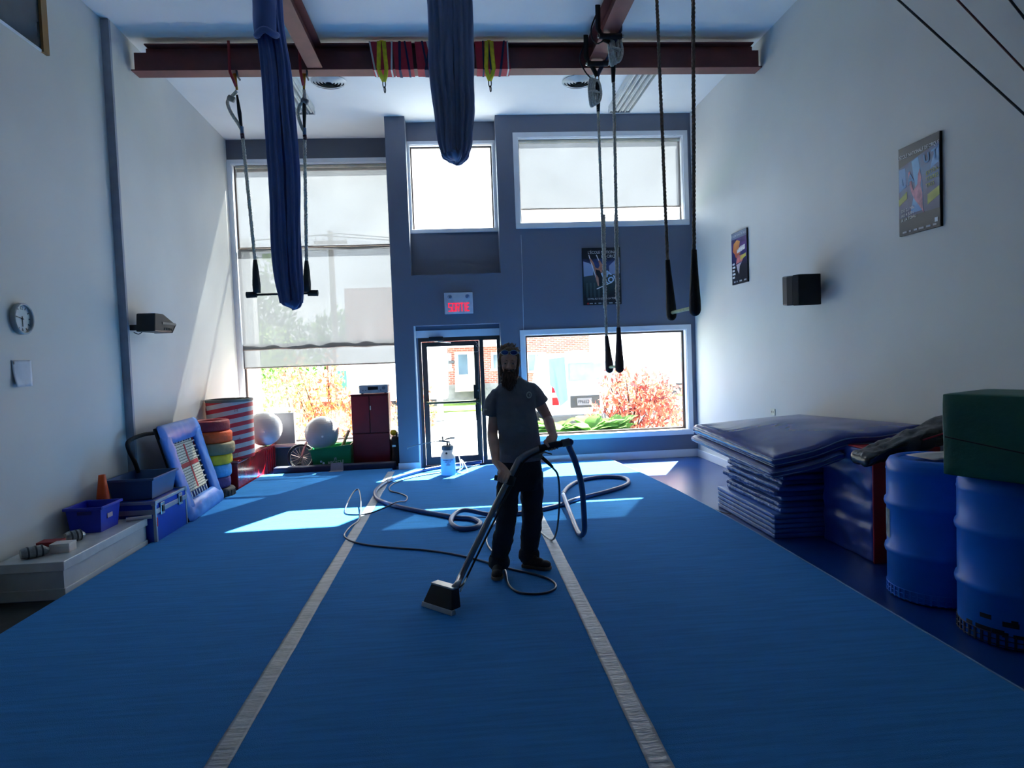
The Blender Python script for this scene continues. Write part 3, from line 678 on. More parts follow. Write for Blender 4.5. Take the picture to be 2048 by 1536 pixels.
# small things lying on the stage
m_silver = M('silver_tape', (150, 152, 150), 0.3, 0.5, var=0.15, vscale=18, bump=0.4, bscale=40)
def packet(loc, sx, sy, sz, rz, mat, label, name='cardboard_box', lidm=None):
    r = empty(name, loc, rz, label, 'box')
    MB().box(-sx/2, sx/2, -sy/2, sy/2, 0, sz*0.72).build('box_body', mat, r, bevel=0.004)
    MB().box(-sx/2-0.002, sx/2+0.002, -sy/2-0.002, sy/2+0.002, sz*0.68, sz).build('box_lid', lidm or mat, r, bevel=0.004)
packet((-3.30, 5.80, SZ), 0.15, 0.12, 0.075, 0.05, M('paper_white', (214, 205, 200), 0.7), 'small white box on the stage', lidm=M('paper_white2', (224, 216, 210), 0.7))
packet((-3.45, 5.90, SZ), 0.17, 0.12, 0.07, 0.05, M('carton_red', (150, 34, 40), 0.6), 'small red box on the stage behind the white one')
def roll(loc, L, r0, rz, label):
    r = empty('wrapped_club', loc, rz, label, 'club', 'silver wrapped clubs on the stage')
    MB().tube([(-L/2, 0, r0), (-L*0.3, 0, r0), (L*0.25, 0, r0*0.98), (L/2, 0, r0*0.72)], [r0*0.8, r0, r0*1.02, r0*0.5], 16).build('wrapped_body', m_silver, r, smooth=True, auto=0.7)
    for k in (-0.28, 0.0, 0.22): MB().tube([(L*k, 0, r0), (L*k+0.012, 0, r0)], r0*1.05, 16).build('tape_band', M('tape_dark', (60, 62, 64), 0.4), r)
roll((-3.44, 5.66, SZ), 0.19, 0.045, 0.75, 'silver wrapped club lying nearest on the stage')
roll((-3.38, 6.12, SZ), 0.15, 0.048, 0.9, 'silver wrapped club lying behind the small boxes')
pr = empty('rolled_paper', (-3.16, 6.82, SZ), 0.35, 'rolled sheet of paper on the stage beside the flight case', 'paper')
MB().grid(lambda u, v: (-0.11+0.22*v, 0.016*(1+0.25*u)*math.cos(u*9.5), 0.02+0.016*(1+0.25*u)*math.sin(u*9.5)), 28, 2).build('paper_roll', M('paper_white', (214, 205, 200)), pr, smooth=True, fix=False)

# plastic bins -------------------------------------------------------------------------
def tub(name, loc, rz, sx, sy, h, mat, label, taper=0.86, thick=0.006, ribs=True):
    r = empty(name, loc, rz, label, 'bin')
    def ring(s, z, k=0.0): return [(-sx/2*s+k, -sy/2*s+k, z), (sx/2*s-k, -sy/2*s+k, z), (sx/2*s-k, sy/2*s-k, z), (-sx/2*s+k, sy/2*s-k, z)]
    o0, o1, i1, i0 = ring(taper, 0), ring(1, h), ring(1, h, thick), ring(taper, thick, thick)
    vs = o0+o1+i1+i0; fs = [(3, 2, 1, 0)]
    for k in range(4):
        k2 = (k+1) % 4; fs += [(k, k2, 4+k2, 4+k), (4+k, 4+k2, 8+k2, 8+k), (8+k, 8+k2, 12+k2, 12+k)]
    fs.append((12, 13, 14, 15))
    MB().add(vs, fs).build('bin_body', mat, r, bevel=0.008)
    rim = MB(); t = 0.016
    rim.box(-sx/2-t, sx/2+t, -sy/2-t, -sy/2, h-0.022, h+0.003); rim.box(-sx/2-t, sx/2+t, sy/2, sy/2+t, h-0.022, h+0.003)
    rim.box(-sx/2-t, -sx/2, -sy/2, sy/2, h-0.022, h+0.003); rim.box(sx/2, sx/2+t, -sy/2, sy/2, h-0.022, h+0.003)
    rim.build('bin_rim', mat, r, bevel=0.004)
    return r
m_royal = M('royal_plastic', (28, 46, 180), 0.35, var=0.04)
m_navyp = M('navy_plastic', (52, 84, 128), 0.38, var=0.06, vscale=3)
rb = tub('storage_bin', (-3.435, 6.55, SZ), 0.0, 0.31, 0.36, 0.235, m_royal, 'royal blue plastic bin standing on the stage')
MB().box(0.148, 0.152, -0.06, 0.03, 0.11, 0.15).build('bin_sticker', M('sticker_pink', (190, 160, 170), 0.6), rb)
MB().box(-0.05, 0.07, -0.184, -0.178, 0.17, 0.2).build('bin_handle', M('royal_dark', (14, 22, 110), 0.4), rb)
# traffic cone between the bins
cn = empty('traffic_cone', (-3.50, 6.86, SZ), 0.2, 'orange traffic cone behind the royal blue bin', 'cone')
MB().box(-0.11, 0.11, -0.055, 0.055, 0.0, 0.02).build('cone_base', M('cone_orange', (236, 84, 20), 0.45), cn, bevel=0.006)
MB().lathe([(0.085, 0.02), (0.032, 0.44), (0.030, 0.455), (0.02, 0.455), (0.02, 0.44)], n=28).build('cone_body', M('cone_orange', (236, 84, 20)), cn, smooth=True, auto=0.6)

# flight case ---------------------------------------------------------------------------
m_lam = M('blue_laminate', (16, 66, 178), 0.3, var=0.04, vscale=5)
m_edge = M('aluminium_edge', (176, 180, 184), 0.35, 0.7, var=0.06)
fc = empty('flight_case', (-3.325, 7.315, 0), 0, 'blue flight case with aluminium edges beside the stage', 'case')
hx, hy, H = 0.275, 0.385, 0.455
MB().box(-hx+0.006, hx-0.006, -hy+0.006, hy-0.006, 0.006, 0.345).build('case_body', m_lam, fc)
MB().box(-hx+0.006, hx-0.006, -hy+0.006, hy-0.006, 0.353, H-0.006).build('case_lid', m_lam, fc)
for (n_, args) in (('edge_strip', [(-hx, hx, -hy, -hy+0.03, H-0.03, H), (-hx, hx, hy-0.03, hy, H-0.03, H), (hx-0.03, hx, -hy, hy, H-0.03, H), (-hx, -hx+0.03, -hy, hy, H-0.03, H),
                                   (hx-0.03, hx, -hy, -hy+0.03, 0, H-0.03), (hx-0.03, hx, hy-0.03, hy, 0, H-0.03), (-hx, -hx+0.03, -hy, -hy+0.03, 0, H-0.03),
                                   (hx-0.006, hx+0.004, -hy, hy, 0.325, 0.373), (-hx, hx, -hy-0.004, -hy+0.006, 0.325, 0.373), (hx-0.03, hx, -hy, hy, 0, 0.03)]),):
    for a in args: MB().box(*a).build(n_, m_edge, fc, bevel=0.003)
for y in (-0.24, 0.20):
    p = MB().box(hx+0.003, hx+0.012, y-0.045, y+0.045, 0.30, 0.42).build('case_latch', M('latch_chrome', (190, 192, 190), 0.25, 0.85), fc, bevel=0.004)
    MB().box(hx+0.012, hx+0.02, y-0.022, y+0.022, 0.325, 0.39).build('latch_lever', M('latch_dark', (50, 50, 52), 0.4, 0.5), p, bevel=0.003)
for (cx, cy) in ((hx, -hy), (hx, hy)):
    MB().box(cx-0.04, cx+0.006, cy-0.006 if cy < 0 else cy-0.04, cy+0.04 if cy < 0 else cy+0.006, H-0.045, H+0.004).build('corner_guard', m_edge, fc, bevel=0.004)
MB().box(hx+0.0, hx+0.003, -0.37, -0.352, 0.20, 0.29).build('red_mark', M('mark_red', (210, 40, 60), 0.6), fc)
tub('storage_bin', (-3.33, 7.33, H), 0.02, 0.44, 0.62, 0.215, m_navyp, 'navy plastic bin on top of the flight case')

# mini trampoline leaning on the wall -----------------------------------------------------
m_pad = M('pad_vinyl', (72, 126, 204), 0.36, var=0.05, vscale=4, bump=0.12, bscale=12)
tp = empty('mini_trampoline', (-3.10, 8.33, 0.03), 0, 'blue padded mini trampoline leaning on the left wall', 'trampoline')
# local frame of the frame: u along the floor (world Y), v up the lean, w out of the sheet
ang = math.atan2(1.10, -0.30); U = Vector((-0.055, 1, 0)).normalized(); V = Vector((-0.30, 0, 1.08)).normalized(); W = U.cross(V).normalized()
if W.x < 0: W = -W
TL = Matrix((U, V, W)).transposed().to_4x4()
LU, LV, pw = 0.62, 1.13, 0.235
def pad_piece(a0, a1, b0, b1, along):
    b = MB(); n = 40
    def fn(u, v):
        t = u; s = v*2*PI
        if along == 'u':
            ins = 0; c = (b0+b1)/2; hw_ = abs(b1-b0)/2; x = a0+(a1-a0)*t; y = c+hw_*math.cos(s)
        else:
            c = (a0+a1)/2; hw_ = abs(a1-a0)/2; y = b0+(b1-b0)*t; x = c+hw_*math.cos(s)
        k_ = abs(2*t-1); e_ = math.sqrt(max(0.0, 1-((k_-0.92)/0.08)**2)) if k_ > 0.92 else 1.0
        e_ = max(e_, 0.02)
        if along == 'u': y = c+hw_*math.cos(s)*(0.75+0.25*e_)
        z = 0.035+0.055*e_*max(-0.5, math.sin(s))+0.012*N3(x*9, y*9, 2)*max(0, math.sin(s))
        return (x, y, z)
    return fn
padb = []
for nm, (a0, a1, b0, b1, al) in (('pad_bottom', (-LU, LU, 0.0, pw, 'u')), ('pad_top', (-LU, LU, LV-pw, LV, 'u')), ('pad_side', (-LU, -LU+pw, 0.12, LV-0.12, 'v')), ('pad_side', (LU-pw, LU, 0.12, LV-0.12, 'v'))):
    fn = pad_piece(a0, a1, b0, b1, al)
    b = MB().grid(lambda u, v: tuple(TL @ Vector(fn(u, v))), 26, 20); o = b.build(nm, m_pad, tp, smooth=True)
# frame tube behind the pads, bed, springs
fr = MB(); q = [(-LU+0.03, 0.03, 0), (LU-0.03, 0.03, 0), (LU-0.03, LV-0.03, 0), (-LU+0.03, LV-0.03, 0)]
fr.tube([TL @ Vector(p) for p in q], 0.02, 10, closed=True); fr.build('steel_frame', M('frame_black', (34, 34, 36), 0.45, 0.4), tp, smooth=True)
bu, bv0, bv1 = 0.30, 0.30, 0.88
def bed_mat():
    m = bpy.data.materials.new('woven_bed'); m.use_nodes = True; n = m.node_tree; b = n.nodes['Principled BSDF']; b.inputs['Roughness'].default_value = 0.8
    t = n.nodes.new('ShaderNodeTexCoord'); br = n.nodes.new('ShaderNodeTexBrick'); br.offset = 0.5
    br.inputs['Scale'].default_value = 1; br.inputs['Brick Width'].default_value = 0.032; br.inputs['Row Height'].default_value = 0.03; br.inputs['Mortar Size'].default_value = 0.0035
    sp = n.nodes.new('ShaderNodeSeparateXYZ'); cb = n.nodes.new('ShaderNodeCombineXYZ'); n.links.new(t.outputs['Object'], sp.inputs[0]); n.links.new(sp.outputs['Y'], cb.inputs['X']); n.links.new(sp.outputs['Z'], cb.inputs['Y'])
    n.links.new(cb.outputs[0], br.inputs['Vector']); br.inputs['Color1'].default_value = lin((214, 208, 188)); br.inputs['Color2'].default_value = lin((226, 220, 200)); br.inputs['Mortar'].default_value = lin((60, 58, 52))
    n.links.new(br.outputs['Color'], b.inputs['Base Color']); return m
MB().prism([TL @ Vector(p) for p in ((-bu, bv0, 0.02), (bu, bv0, 0.02), (bu, bv1, 0.02), (-bu, bv1, 0.02))], W*0.006).build('jumping_bed', bed_mat(), tp)
m_rs = M('red_stitch', (170, 30, 40), 0.7)
MB().prism([TL @ Vector(p) for p in ((-0.022, bv0+0.02, 0.027), (0.022, bv0+0.02, 0.027), (0.022, bv1-0.03, 0.027), (-0.022, bv1-0.03, 0.027))], W*0.002).build('red_cross_band', m_rs, tp)
MB().prism([TL @ Vector(p) for p in ((-bu+0.02, 0.585, 0.027), (bu-0.02, 0.585, 0.027), (bu-0.02, 0.635, 0.027), (-bu+0.02, 0.635, 0.027))], W*0.002).build('red_cross_band', m_rs, tp)
sp0 = None
for k in range(9):
    for (p0, p1) in (((-bu, bv0+0.03+k*0.065, 0.02), (-LU+pw-0.02, bv0+0.03+k*0.065, 0.02)), ((bu, bv0+0.03+k*0.065, 0.02), (LU-pw+0.02, bv0+0.03+k*0.065, 0.02))):
        MB().tube([TL @ Vector(p0), TL @ Vector(p1)], 0.011, 6).build('spring', M('spring_zinc', (200, 202, 205), 0.3, 0.8), tp)
for k in range(7):
    for (p0, p1) in (((-0.27+k*0.09, bv0, 0.02), (-0.27+k*0.09, pw-0.02, 0.02)), ((-0.27+k*0.09, bv1, 0.02), (-0.27+k*0.09, LV-pw+0.02, 0.02))):
        MB().tube([TL @ Vector(p0), TL @ Vector(p1)], 0.011, 6).build('spring', M('spring_zinc', (200, 202, 205)), tp)
# blue liner around the bed
ln = MB()
for a in ((-LU+pw-0.04, -bu-0.005, bv0-0.09, bv1+0.05), (bu+0.005, LU-pw+0.04, bv0-0.09, bv1+0.05)):
    ln.prism([TL @ Vector(p) for p in ((a[0], a[2], -0.01), (a[1], a[2], -0.01), (a[1], a[3], -0.01), (a[0], a[3], -0.01))], W*0.004)
ln.prism([TL @ Vector(p) for p in ((-bu-0.1, bv0-0.12, -0.012), (bu+0.1, bv0-0.12, -0.012), (bu+0.1, bv1+0.12, -0.012), (-bu-0.1, bv1+0.12, -0.012))], W*0.001)
ln.build('liner', M('liner_blue', (24, 62, 150), 0.5), tp)
# bent folding leg sticking out on the wall side
q = [onX(310, 866, -3.50), onX(285, 870, -3.51), onX(258, 882, -3.54), onX(257, 898, -3.54), onX(270, 925, -3.52), onX(277, 945, -3.5)]
lg = MB().tube([Vector(p)-tp.location for p in smooth_path(q, 6)], 0.022, 10)
lg.build('folding_leg', M('foam_black', (30, 32, 34), 0.8, bump=0.3, bscale=60), tp, smooth=True)

# tyre stack --------------------------------------------------------------------------------
cols = [((58, 58, 60), 'bare black'), ((62, 48, 120), 'purple'), ((76, 166, 226), 'light blue'), ((236, 200, 40), 'yellow'), ((150, 132, 96), 'tan and grey'), ((240, 84, 24), 'orange'), ((140, 26, 40), 'dark red')]
TX, TY = -3.325, 9.26; z = 0.0
for k, (c, nm) in enumerate(cols):
    h = (0.155, 0.15, 0.165, 0.135, 0.155, 0.15, 0.145)[k]; R = (0.275, 0.245, 0.255, 0.265, 0.29, 0.275, 0.262)[k]
    lab = nm+' tyre in the stack by the red chest, '+['lowest of the seven', 'second from the floor', 'third from the floor', 'in the middle of the stack', 'third from the top', 'second from the top', 'on top'][k]
    t = empty('painted_tyre', (TX+(0.0, -0.02, -0.012, 0.0, 0.012, 0.0, -0.01)[k], TY, z), 0.4*k, lab, 'tyre', 'stack of taped tyres')
    def fn(u, v, R=R, h=h, k=k):
        a = u*2*PI; s = v*2*PI; w = R*0.36
        cx = math.cos(s); sx_ = math.sin(s); e = 0.55
        rr = R-w/2+(w/2)*math.copysign(abs(cx)**e, cx); zz = h/2+(h/2)*math.copysign(abs(sx_)**e, sx_)
        d = 0.006*N3(math.cos(a)*6, math.sin(a)*6, zz*20+k)
        return ((rr+d)*math.cos(a), (rr+d)*math.sin(a), zz)
    body = MB().grid(fn, 48, 20, closeu=True).build('tyre_body', M('tyre_tape_%d' % k, c, 0.6 if k else 0.8, var=0.12, vscale=9, bump=0.35, bscale=30), t, smooth=True)
    if k == 0:
        for j in range(26):
            a = 2*PI*j/26; MB().box(R-0.006, R+0.005, -0.012, 0.012, 0.03, h-0.03, Matrix.Rotation(a, 4, 'Z')).build('tread_block', M('tyre_rubber', (40, 40, 42)), t)
    if k == 4:
        for a0 in (3.6, 4.3): MB().lathe([(R+0.002, 0.02), (R+0.004, h/2), (R+0.002, h-0.02)], n=10, a0=a0-1.6, a1=a0-1.1, cap=False).build('tape_patch', M('patch_grey', (96, 100, 98), 0.5), t, smooth=True)
    z += h

# red chest --------------------------------------------------------------------------------
m_redw = M('red_gloss_paint', (150, 18, 28), 0.22, var=0.10, vscale=6, bump=0.12, bscale=14, coat=0.3)
ch = empty('red_chest', (-3.345, 10.66, 0), 0.0, 'long glossy red wooden chest by the left window', 'chest')
MB().box(-0.245, 0.21, -0.96, 1.02, 0.0, 0.40).build('chest_body', m_redw, ch, bevel=0.008)
MB().box(-0.255, 0.235, -1.0, 1.05, 0.40, 0.445).build('chest_lid', m_redw, ch, bevel=0.008)
for k in range(5): MB().box(0.21, 0.222, 0.42+k*0.12, 0.47+k*0.12, 0.02, 0.38).build('chest_batten', m_redw, ch, bevel=0.004)
# striped barrel on the chest
sb = empty('striped_barrel', (-3.315, 10.06, 0.446), 0.0, 'red and white striped barrel standing on the red chest', 'barrel')
def stripe_mat():
    m = bpy.data.materials.new('barrel_stripes'); m.use_nodes = True; n = m.node_tree; b = n.nodes['Principled BSDF']; b.inputs['Roughness'].default_value = 0.5
    t = n.nodes.new('ShaderNodeTexCoord'); sp = n.nodes.new('ShaderNodeSeparateXYZ'); n.links.new(t.outputs['Object'], sp.inputs[0])
    a = n.nodes.new('ShaderNodeMath'); a.operation = 'MULTIPLY_ADD'; a.inputs[1].default_value = -0.16; n.links.new(sp.outputs['X'], a.inputs[0]); n.links.new(sp.outputs['Z'], a.inputs[2])
    d = n.nodes.new('ShaderNodeMath'); d.operation = 'DIVIDE'; d.inputs[1].default_value = 0.122; n.links.new(a.outputs[0], d.inputs[0])
    f = n.nodes.new('ShaderNodeMath'); f.operation = 'FRACT'; n.links.new(d.outputs[0], f.inputs[0])
    g = n.nodes.new('ShaderNodeMath'); g.operation = 'GREATER_THAN'; g.inputs[1].default_value = 0.52; n.links.new(f.outputs[0], g.inputs[0])
    no = n.nodes.new('ShaderNodeTexNoise'); no.inputs['Scale'].default_value = 9
    wr = n.nodes.new('ShaderNodeMixRGB'); wr.inputs[1].default_value = lin((190, 188, 186)); wr.inputs[2].default_value = lin((214, 212, 210)); n.links.new(no.outputs['Fac'], wr.inputs[0])
    x = n.nodes.new('ShaderNodeMixRGB'); n.links.new(g.outputs[0], x.inputs[0]); n.links.new(wr.outputs[0], x.inputs[1]); x.inputs[2].default_value = lin((200, 44, 62))
    n.links.new(x.outputs[0], b.inputs['Base Color']); return m
MB().lathe([(0.305, 0.0), (0.308, 0.03), (0.312, 0.3), (0.315, 0.6), (0.316, 0.80)], n=40).build('barrel_body', stripe_mat(), sb, smooth=True, auto=0.6)
MB().lathe([(0.316, 0.80), (0.322, 0.805), (0.324, 0.83), (0.318, 0.84), (0.30, 0.84), (0.30, 0.80)], n=40).build('barrel_rim', M('rim_grey', (110, 112, 106), 0.5, 0.3), sb, smooth=True, auto=0.6)
def star(parent, a, z, r):
    pts = []
    for k in range(10):
        q = PI/2+k*PI/5; rr_ = r if k % 2 == 0 else r*0.42; th = a+rr_*math.cos(q)/0.316; pts.append((0.3195*math.cos(th), 0.3195*math.sin(th), z+rr_*math.sin(q)))
    MB().tube(pts, 0.003, 5, closed=True).build('painted_star', M('star_red', (190, 60, 80), 0.6), parent)
for a, z in ((-1.45, 0.565), (-1.65, 0.37), (-1.0, 0.70), (-1.1, 0.08), (-2.6, 0.70), (-0.9, 0.26)): star(sb, a, z, 0.04)
# exercise balls, dark board
m_ball = M('ball_grey_vinyl', (196, 190, 188), 0.32, var=0.03, vscale=3)
def ball(loc, R, label, mat):
    o = empty('exercise_ball', loc, 0, label, 'ball', 'grey exercise balls')
    def fn(u, v):
        t = -PI/2+PI*v; a = 2*PI*u; rr_ = R*(1+0.004*math.sin(t*40)); return (rr_*math.cos(t)*math.cos(a), rr_*math.cos(t)*math.sin(a), R+rr_*math.sin(t))
    MB().grid(fn, 40, 60, closeu=True).build('ball_skin', mat, o, smooth=True)
    MB().lathe([(0.018, 0), (0.014, 0.006), (0.004, 0.007)], n=12, mat=Matrix.Translation((0.06, -R*0.985, R-0.03)) @ Matrix.Rotation(PI/2, 4, 'X')).build('valve_plug', M('plug_white', (220, 218, 215), 0.5), o)
ball((-3.17, 11.22, 0.447), 0.275, 'grey exercise ball on the red chest beside the striped barrel', m_ball)
bo = empty('dark_board', (-2.99, 11.66, 0.412), 0.0, 'dark grey board standing on the sill behind the grey ball', 'board')
MB().box(-0.17, 0.19, -0.012, 0.012, 0.0, 0.52).build('board_panel', M('board_grey', (86, 90, 100), 0.5), bo, bevel=0.004)
MB().box(0.186, 0.198, -0.02, 0.02, 0.0, 0.53).build('board_edge', M('edge_white', (220, 214, 205), 0.5), bo)
# sill shelf under the tall window
struct(MB().box(-3.65, -1.0, 11.62, LY, 0.36, 0.41).build('trim_3', M('sill_pink', (190, 165, 160), 0.5, var=0.05), bevel=0.006))
# unicycle
un = empty('unicycle', (-2.62, 11.26, 0.0), 0.35, 'small unicycle with a pale fork leaning under the sill', 'unicycle')
ti = Matrix.Rotation(-0.1, 4, 'X')
MB().tube([ti @ Vector((0.2*math.cos(2*PI*k/40), 0, 0.225+0.2*math.sin(2*PI*k/40))) for k in range(40)], 0.023, 10, closed=True).build('unicycle_tyre', M('tyre_dark', (52, 48, 50), 0.7), un, smooth=True)
rim_ = MB().tube([ti @ Vector((0.174*math.cos(2*PI*k/40), 0, 0.225+0.174*math.sin(2*PI*k/40))) for k in range(40)], 0.009, 8, closed=True).build('wheel_rim', M('steel', (190, 190, 190)), un, smooth=True)
for k in range(18):
    a = 2*PI*k/18; MB().tube([ti @ Vector((0.02*math.cos(a+0.4), (-1)**k*0.02, 0.225+0.02*math.sin(a+0.4))), ti @ Vector((0.172*math.cos(a), 0, 0.225+0.172*math.sin(a)))], 0.0022, 4).build('spoke', M('spoke_dark', (120, 100, 96), 0.4, 0.7), rim_)
MB().cyl(ti @ Vector((0, -0.05, 0.225)), ti @ Vector((0, 0.05, 0.225)), 0.022, n=12).build('wheel_hub', M('steel', (190, 190, 190)), un)
fk = MB()
for s in (-1, 1): fk.tube(smooth_path([(0, 0.045*s, 0.225), (0.05, 0.045*s, 0.36), (0.085, 0.03*s, 0.455), (0.09, 0, 0.475)], 5), 0.013, 8)
fk.build('fork', M('fork_pink', (205, 150, 145), 0.35, 0.3), un, smooth=True)
MB().tube([(0, -0.06, 0.225), (-0.05, -0.065, 0.14)], 0.009, 8).build('crank', M('steel', (190, 190, 190)), un)
MB().box(-0.085, -0.02, -0.135, -0.065, 0.125, 0.15).build('pedal', M('lock_dark', (48, 42, 42)), un, bevel=0.004)
# green recycling tub with ball and stick
gb = tub('recycling_bin', (-2.10, 11.28, 0.0), 0.05, 0.64, 0.40, 0.36, M('green_plastic', (10, 120, 66), 0.35, var=0.05), 'green recycling bin on the floor under the left window', taper=0.90)
gb.rotation_euler = (0, -0.09, 0.05); gb.location = (-2.10, 11.28, 0.03)
m_wl = M('print_white', (190, 205, 215), 0.6)
text_mesh('recycle_lettering', 'JE\nRECYCLE', 0.062, m_wl, gb, Matrix.Translation((0.06, -0.192, 0.14)) @ Matrix.Rotation(PI/2-0.055, 4, 'X'))
for (dx, dz) in ((-0.17, 0.15), (-0.135, 0.12), (-0.165, 0.085)):
    MB().cyl((dx, -0.187, dz), (dx, -0.191, dz), 0.018, n=12).build('printed_dot', M('print_blue', (150, 190, 220), 0.6), gb)
ball((-2.27, 11.24, 0.335), 0.272, 'grey exercise ball resting in the green recycling bin', M('ball_taupe_vinyl', (176, 166, 164), 0.32, var=0.03))
sk = empty('cardboard_tube', (-2.06, 11.36, 0.16), 0, 'brown cardboard tube sticking out of the green bin', 'tube')
MB().tube([(0, 0, 0), (0.20, 0.02, 0.46)], 0.026, 14).build('tube_wall', M('kraft', (176, 138, 110), 0.7, var=0.06), sk, smooth=True, auto=0.6)
# red cabinet with a receiver
m_redc = M('cabinet_red', (118, 22, 34), 0.35, var=0.04)
rc = empty('red_cabinet', (-1.50, 11.56, 0), 0.0, 'tall dark red two door cabinet by the slate pier', 'cabinet')
MB().box(-0.305, 0.305, -0.19, 0.19, 0, 1.19).build('cabinet_body', M('cabinet_red_dark', (92, 18, 28), 0.4), rc, bevel=0.006)
for (x0, x1) in ((-0.30, -0.012), (0.002, 0.30)):
    dd = MB().box(x0, x1, -0.212, -0.19, 0.56, 1.17).build('cabinet_door', m_redc, rc, bevel=0.005)
    MB().cyl((-0.02 if x0 < 0 else 0.012, -0.216, 0.94), (-0.02 if x0 < 0 else 0.012, -0.216, 1.01), 0.009, n=8).build('door_pull', M('pull_pale', (230, 226, 216), 0.4), dd) if x0 > 0 else None
MB().box(-0.30, 0.30, -0.212, -0.19, 0.03, 0.55).build('cabinet_lower_panel', m_redc, rc, bevel=0.005)
MB().box(-0.31, 0.31, -0.20, 0.195, 1.19, 1.205).build('cabinet_top', m_redc, rc, bevel=0.004)
re_ = empty('stereo_receiver', (-1.43, 11.55, 1.205), 0.0, 'silver stereo receiver on top of the red cabinet', 'receiver')
m_sil = M('receiver_silver', (176, 182, 192), 0.35, 0.5)
MB().box(-0.235, 0.235, -0.17, 0.17, 0.012, 0.145).build('receiver_body', m_sil, re_, bevel=0.006)
MB().box(-0.09, 0.075, -0.174, -0.169, 0.065, 0.115).build('receiver_display', M('display_dark', (24, 26, 34), 0.15), re_)
for x, z, r_ in ((0.17, 0.09, 0.028), (0.12, 0.06, 0.012), (-0.17, 0.06, 0.010), (-0.125, 0.06, 0.010), (0.09, 0.045, 0.008)):
    MB().cyl((x, -0.17, z), (x, -0.19, z), r_, n=16).build('knob', M('knob_steel', (120, 128, 140), 0.3, 0.7), re_)
for x in (-0.19, 0.19): MB().cyl((x, -0.12, 0), (x, -0.12, 0.014), 0.018, n=10).build('foot', M('lock_dark', (48, 42, 42)), re_)
MB().tube(smooth_path([(-0.08, 0.02, 0.15), (0.02, 0.0, 0.155), (0.1, 0.02, 0.165), (0.2, 0.05, 0.15), (0.27, 0.04, 0.08), (0.30, 0.05, -0.02), (0.318, 0.1, -0.12), (0.325, 0.1, -0.4)], 6), 0.004, 6).build('receiver_cable', M('cable_dark', (60, 56, 60), 0.6), re_, smooth=True)
# bag and yellow thing beside the cabinet
bgx = empty('black_bag', (-1.09, 11.40, 0), 0.0, 'black bag squeezed between red cabinet and slate pier', 'bag')
def fbag(p): return Vector((p.x+0.02*N3(p.y*6, p.z*5, 1), p.y+0.03*N3(p.x*6, p.z*5, 2), p.z+0.03*N3(p.x*5, p.y*5, 4)))
soft_box(MB(), 0.15, 0.34, 0.50, 0.05, (4, 6, 8), fbag).build('bag_body', M('bag_black', (26, 28, 34), 0.55, bump=0.4, bscale=14), bgx, smooth=True)
MB().tube(smooth_path([(0.0, -0.15, 0.42), (0.02, -0.19, 0.5), (0.03, -0.15, 0.56), (0.0, -0.05, 0.5)], 5), 0.012, 8).build('bag_strap', M('strap_black', (20, 20, 24), 0.6), bgx, smooth=True)
MB().box(-0.06, 0.0, -0.18, -0.172, 0.33, 0.36).build('bag_buckle', M('steel', (190, 190, 190)), bgx)
yl = empty('yellow_ball', (-1.13, 11.36, 0.50), 0, 'yellow foam ball on the black bag', 'ball')
MB().ball((0, 0, 0.05), 0.055, 0.055, 0.05).build('foam_ball', M('foam_yellow', (240, 196, 20), 0.6, bump=0.2), yl, smooth=True)
# navy foam beam at the back edge of the carpet, folded card over it
nb = empty('foam_beam', (-2.02, 10.92, 0), 0.0, 'long navy foam strip along the rear carpet edge', 'mat')
soft_box(MB(), 1.90, 0.20, 0.135, 0.03, (30, 3, 2), lambda p: Vector((p.x, p.y+0.01*N3(p.x*2, 0, 1), p.z+0.006*N3(p.x*3, p.y*3, 5)*(p.z > 0.05)))).build('foam_cover', M('navy_cover', (16, 26, 62), 0.6), nb, smooth=True)
cd = empty('folded_card', (-1.98, 10.80, 0.05), 0.05, 'folded pale card propped on the navy foam strip', 'card')
MB().prism([(-0.10, 0.012, 0.003), (0.10, 0.012, 0.003), (0.10, 0.012, 0.125), (-0.09, 0.012, 0.125)], (0, 0.003, 0)).prism([(-0.12, -0.11, 0.002), (0.10, -0.11, 0.002), (0.10, 0.012, 0.002), (-0.10, 0.012, 0.002)], (0, 0, 0.003)).build('card_sheet', M('card_grey', (150, 146, 156), 0.7), cd)
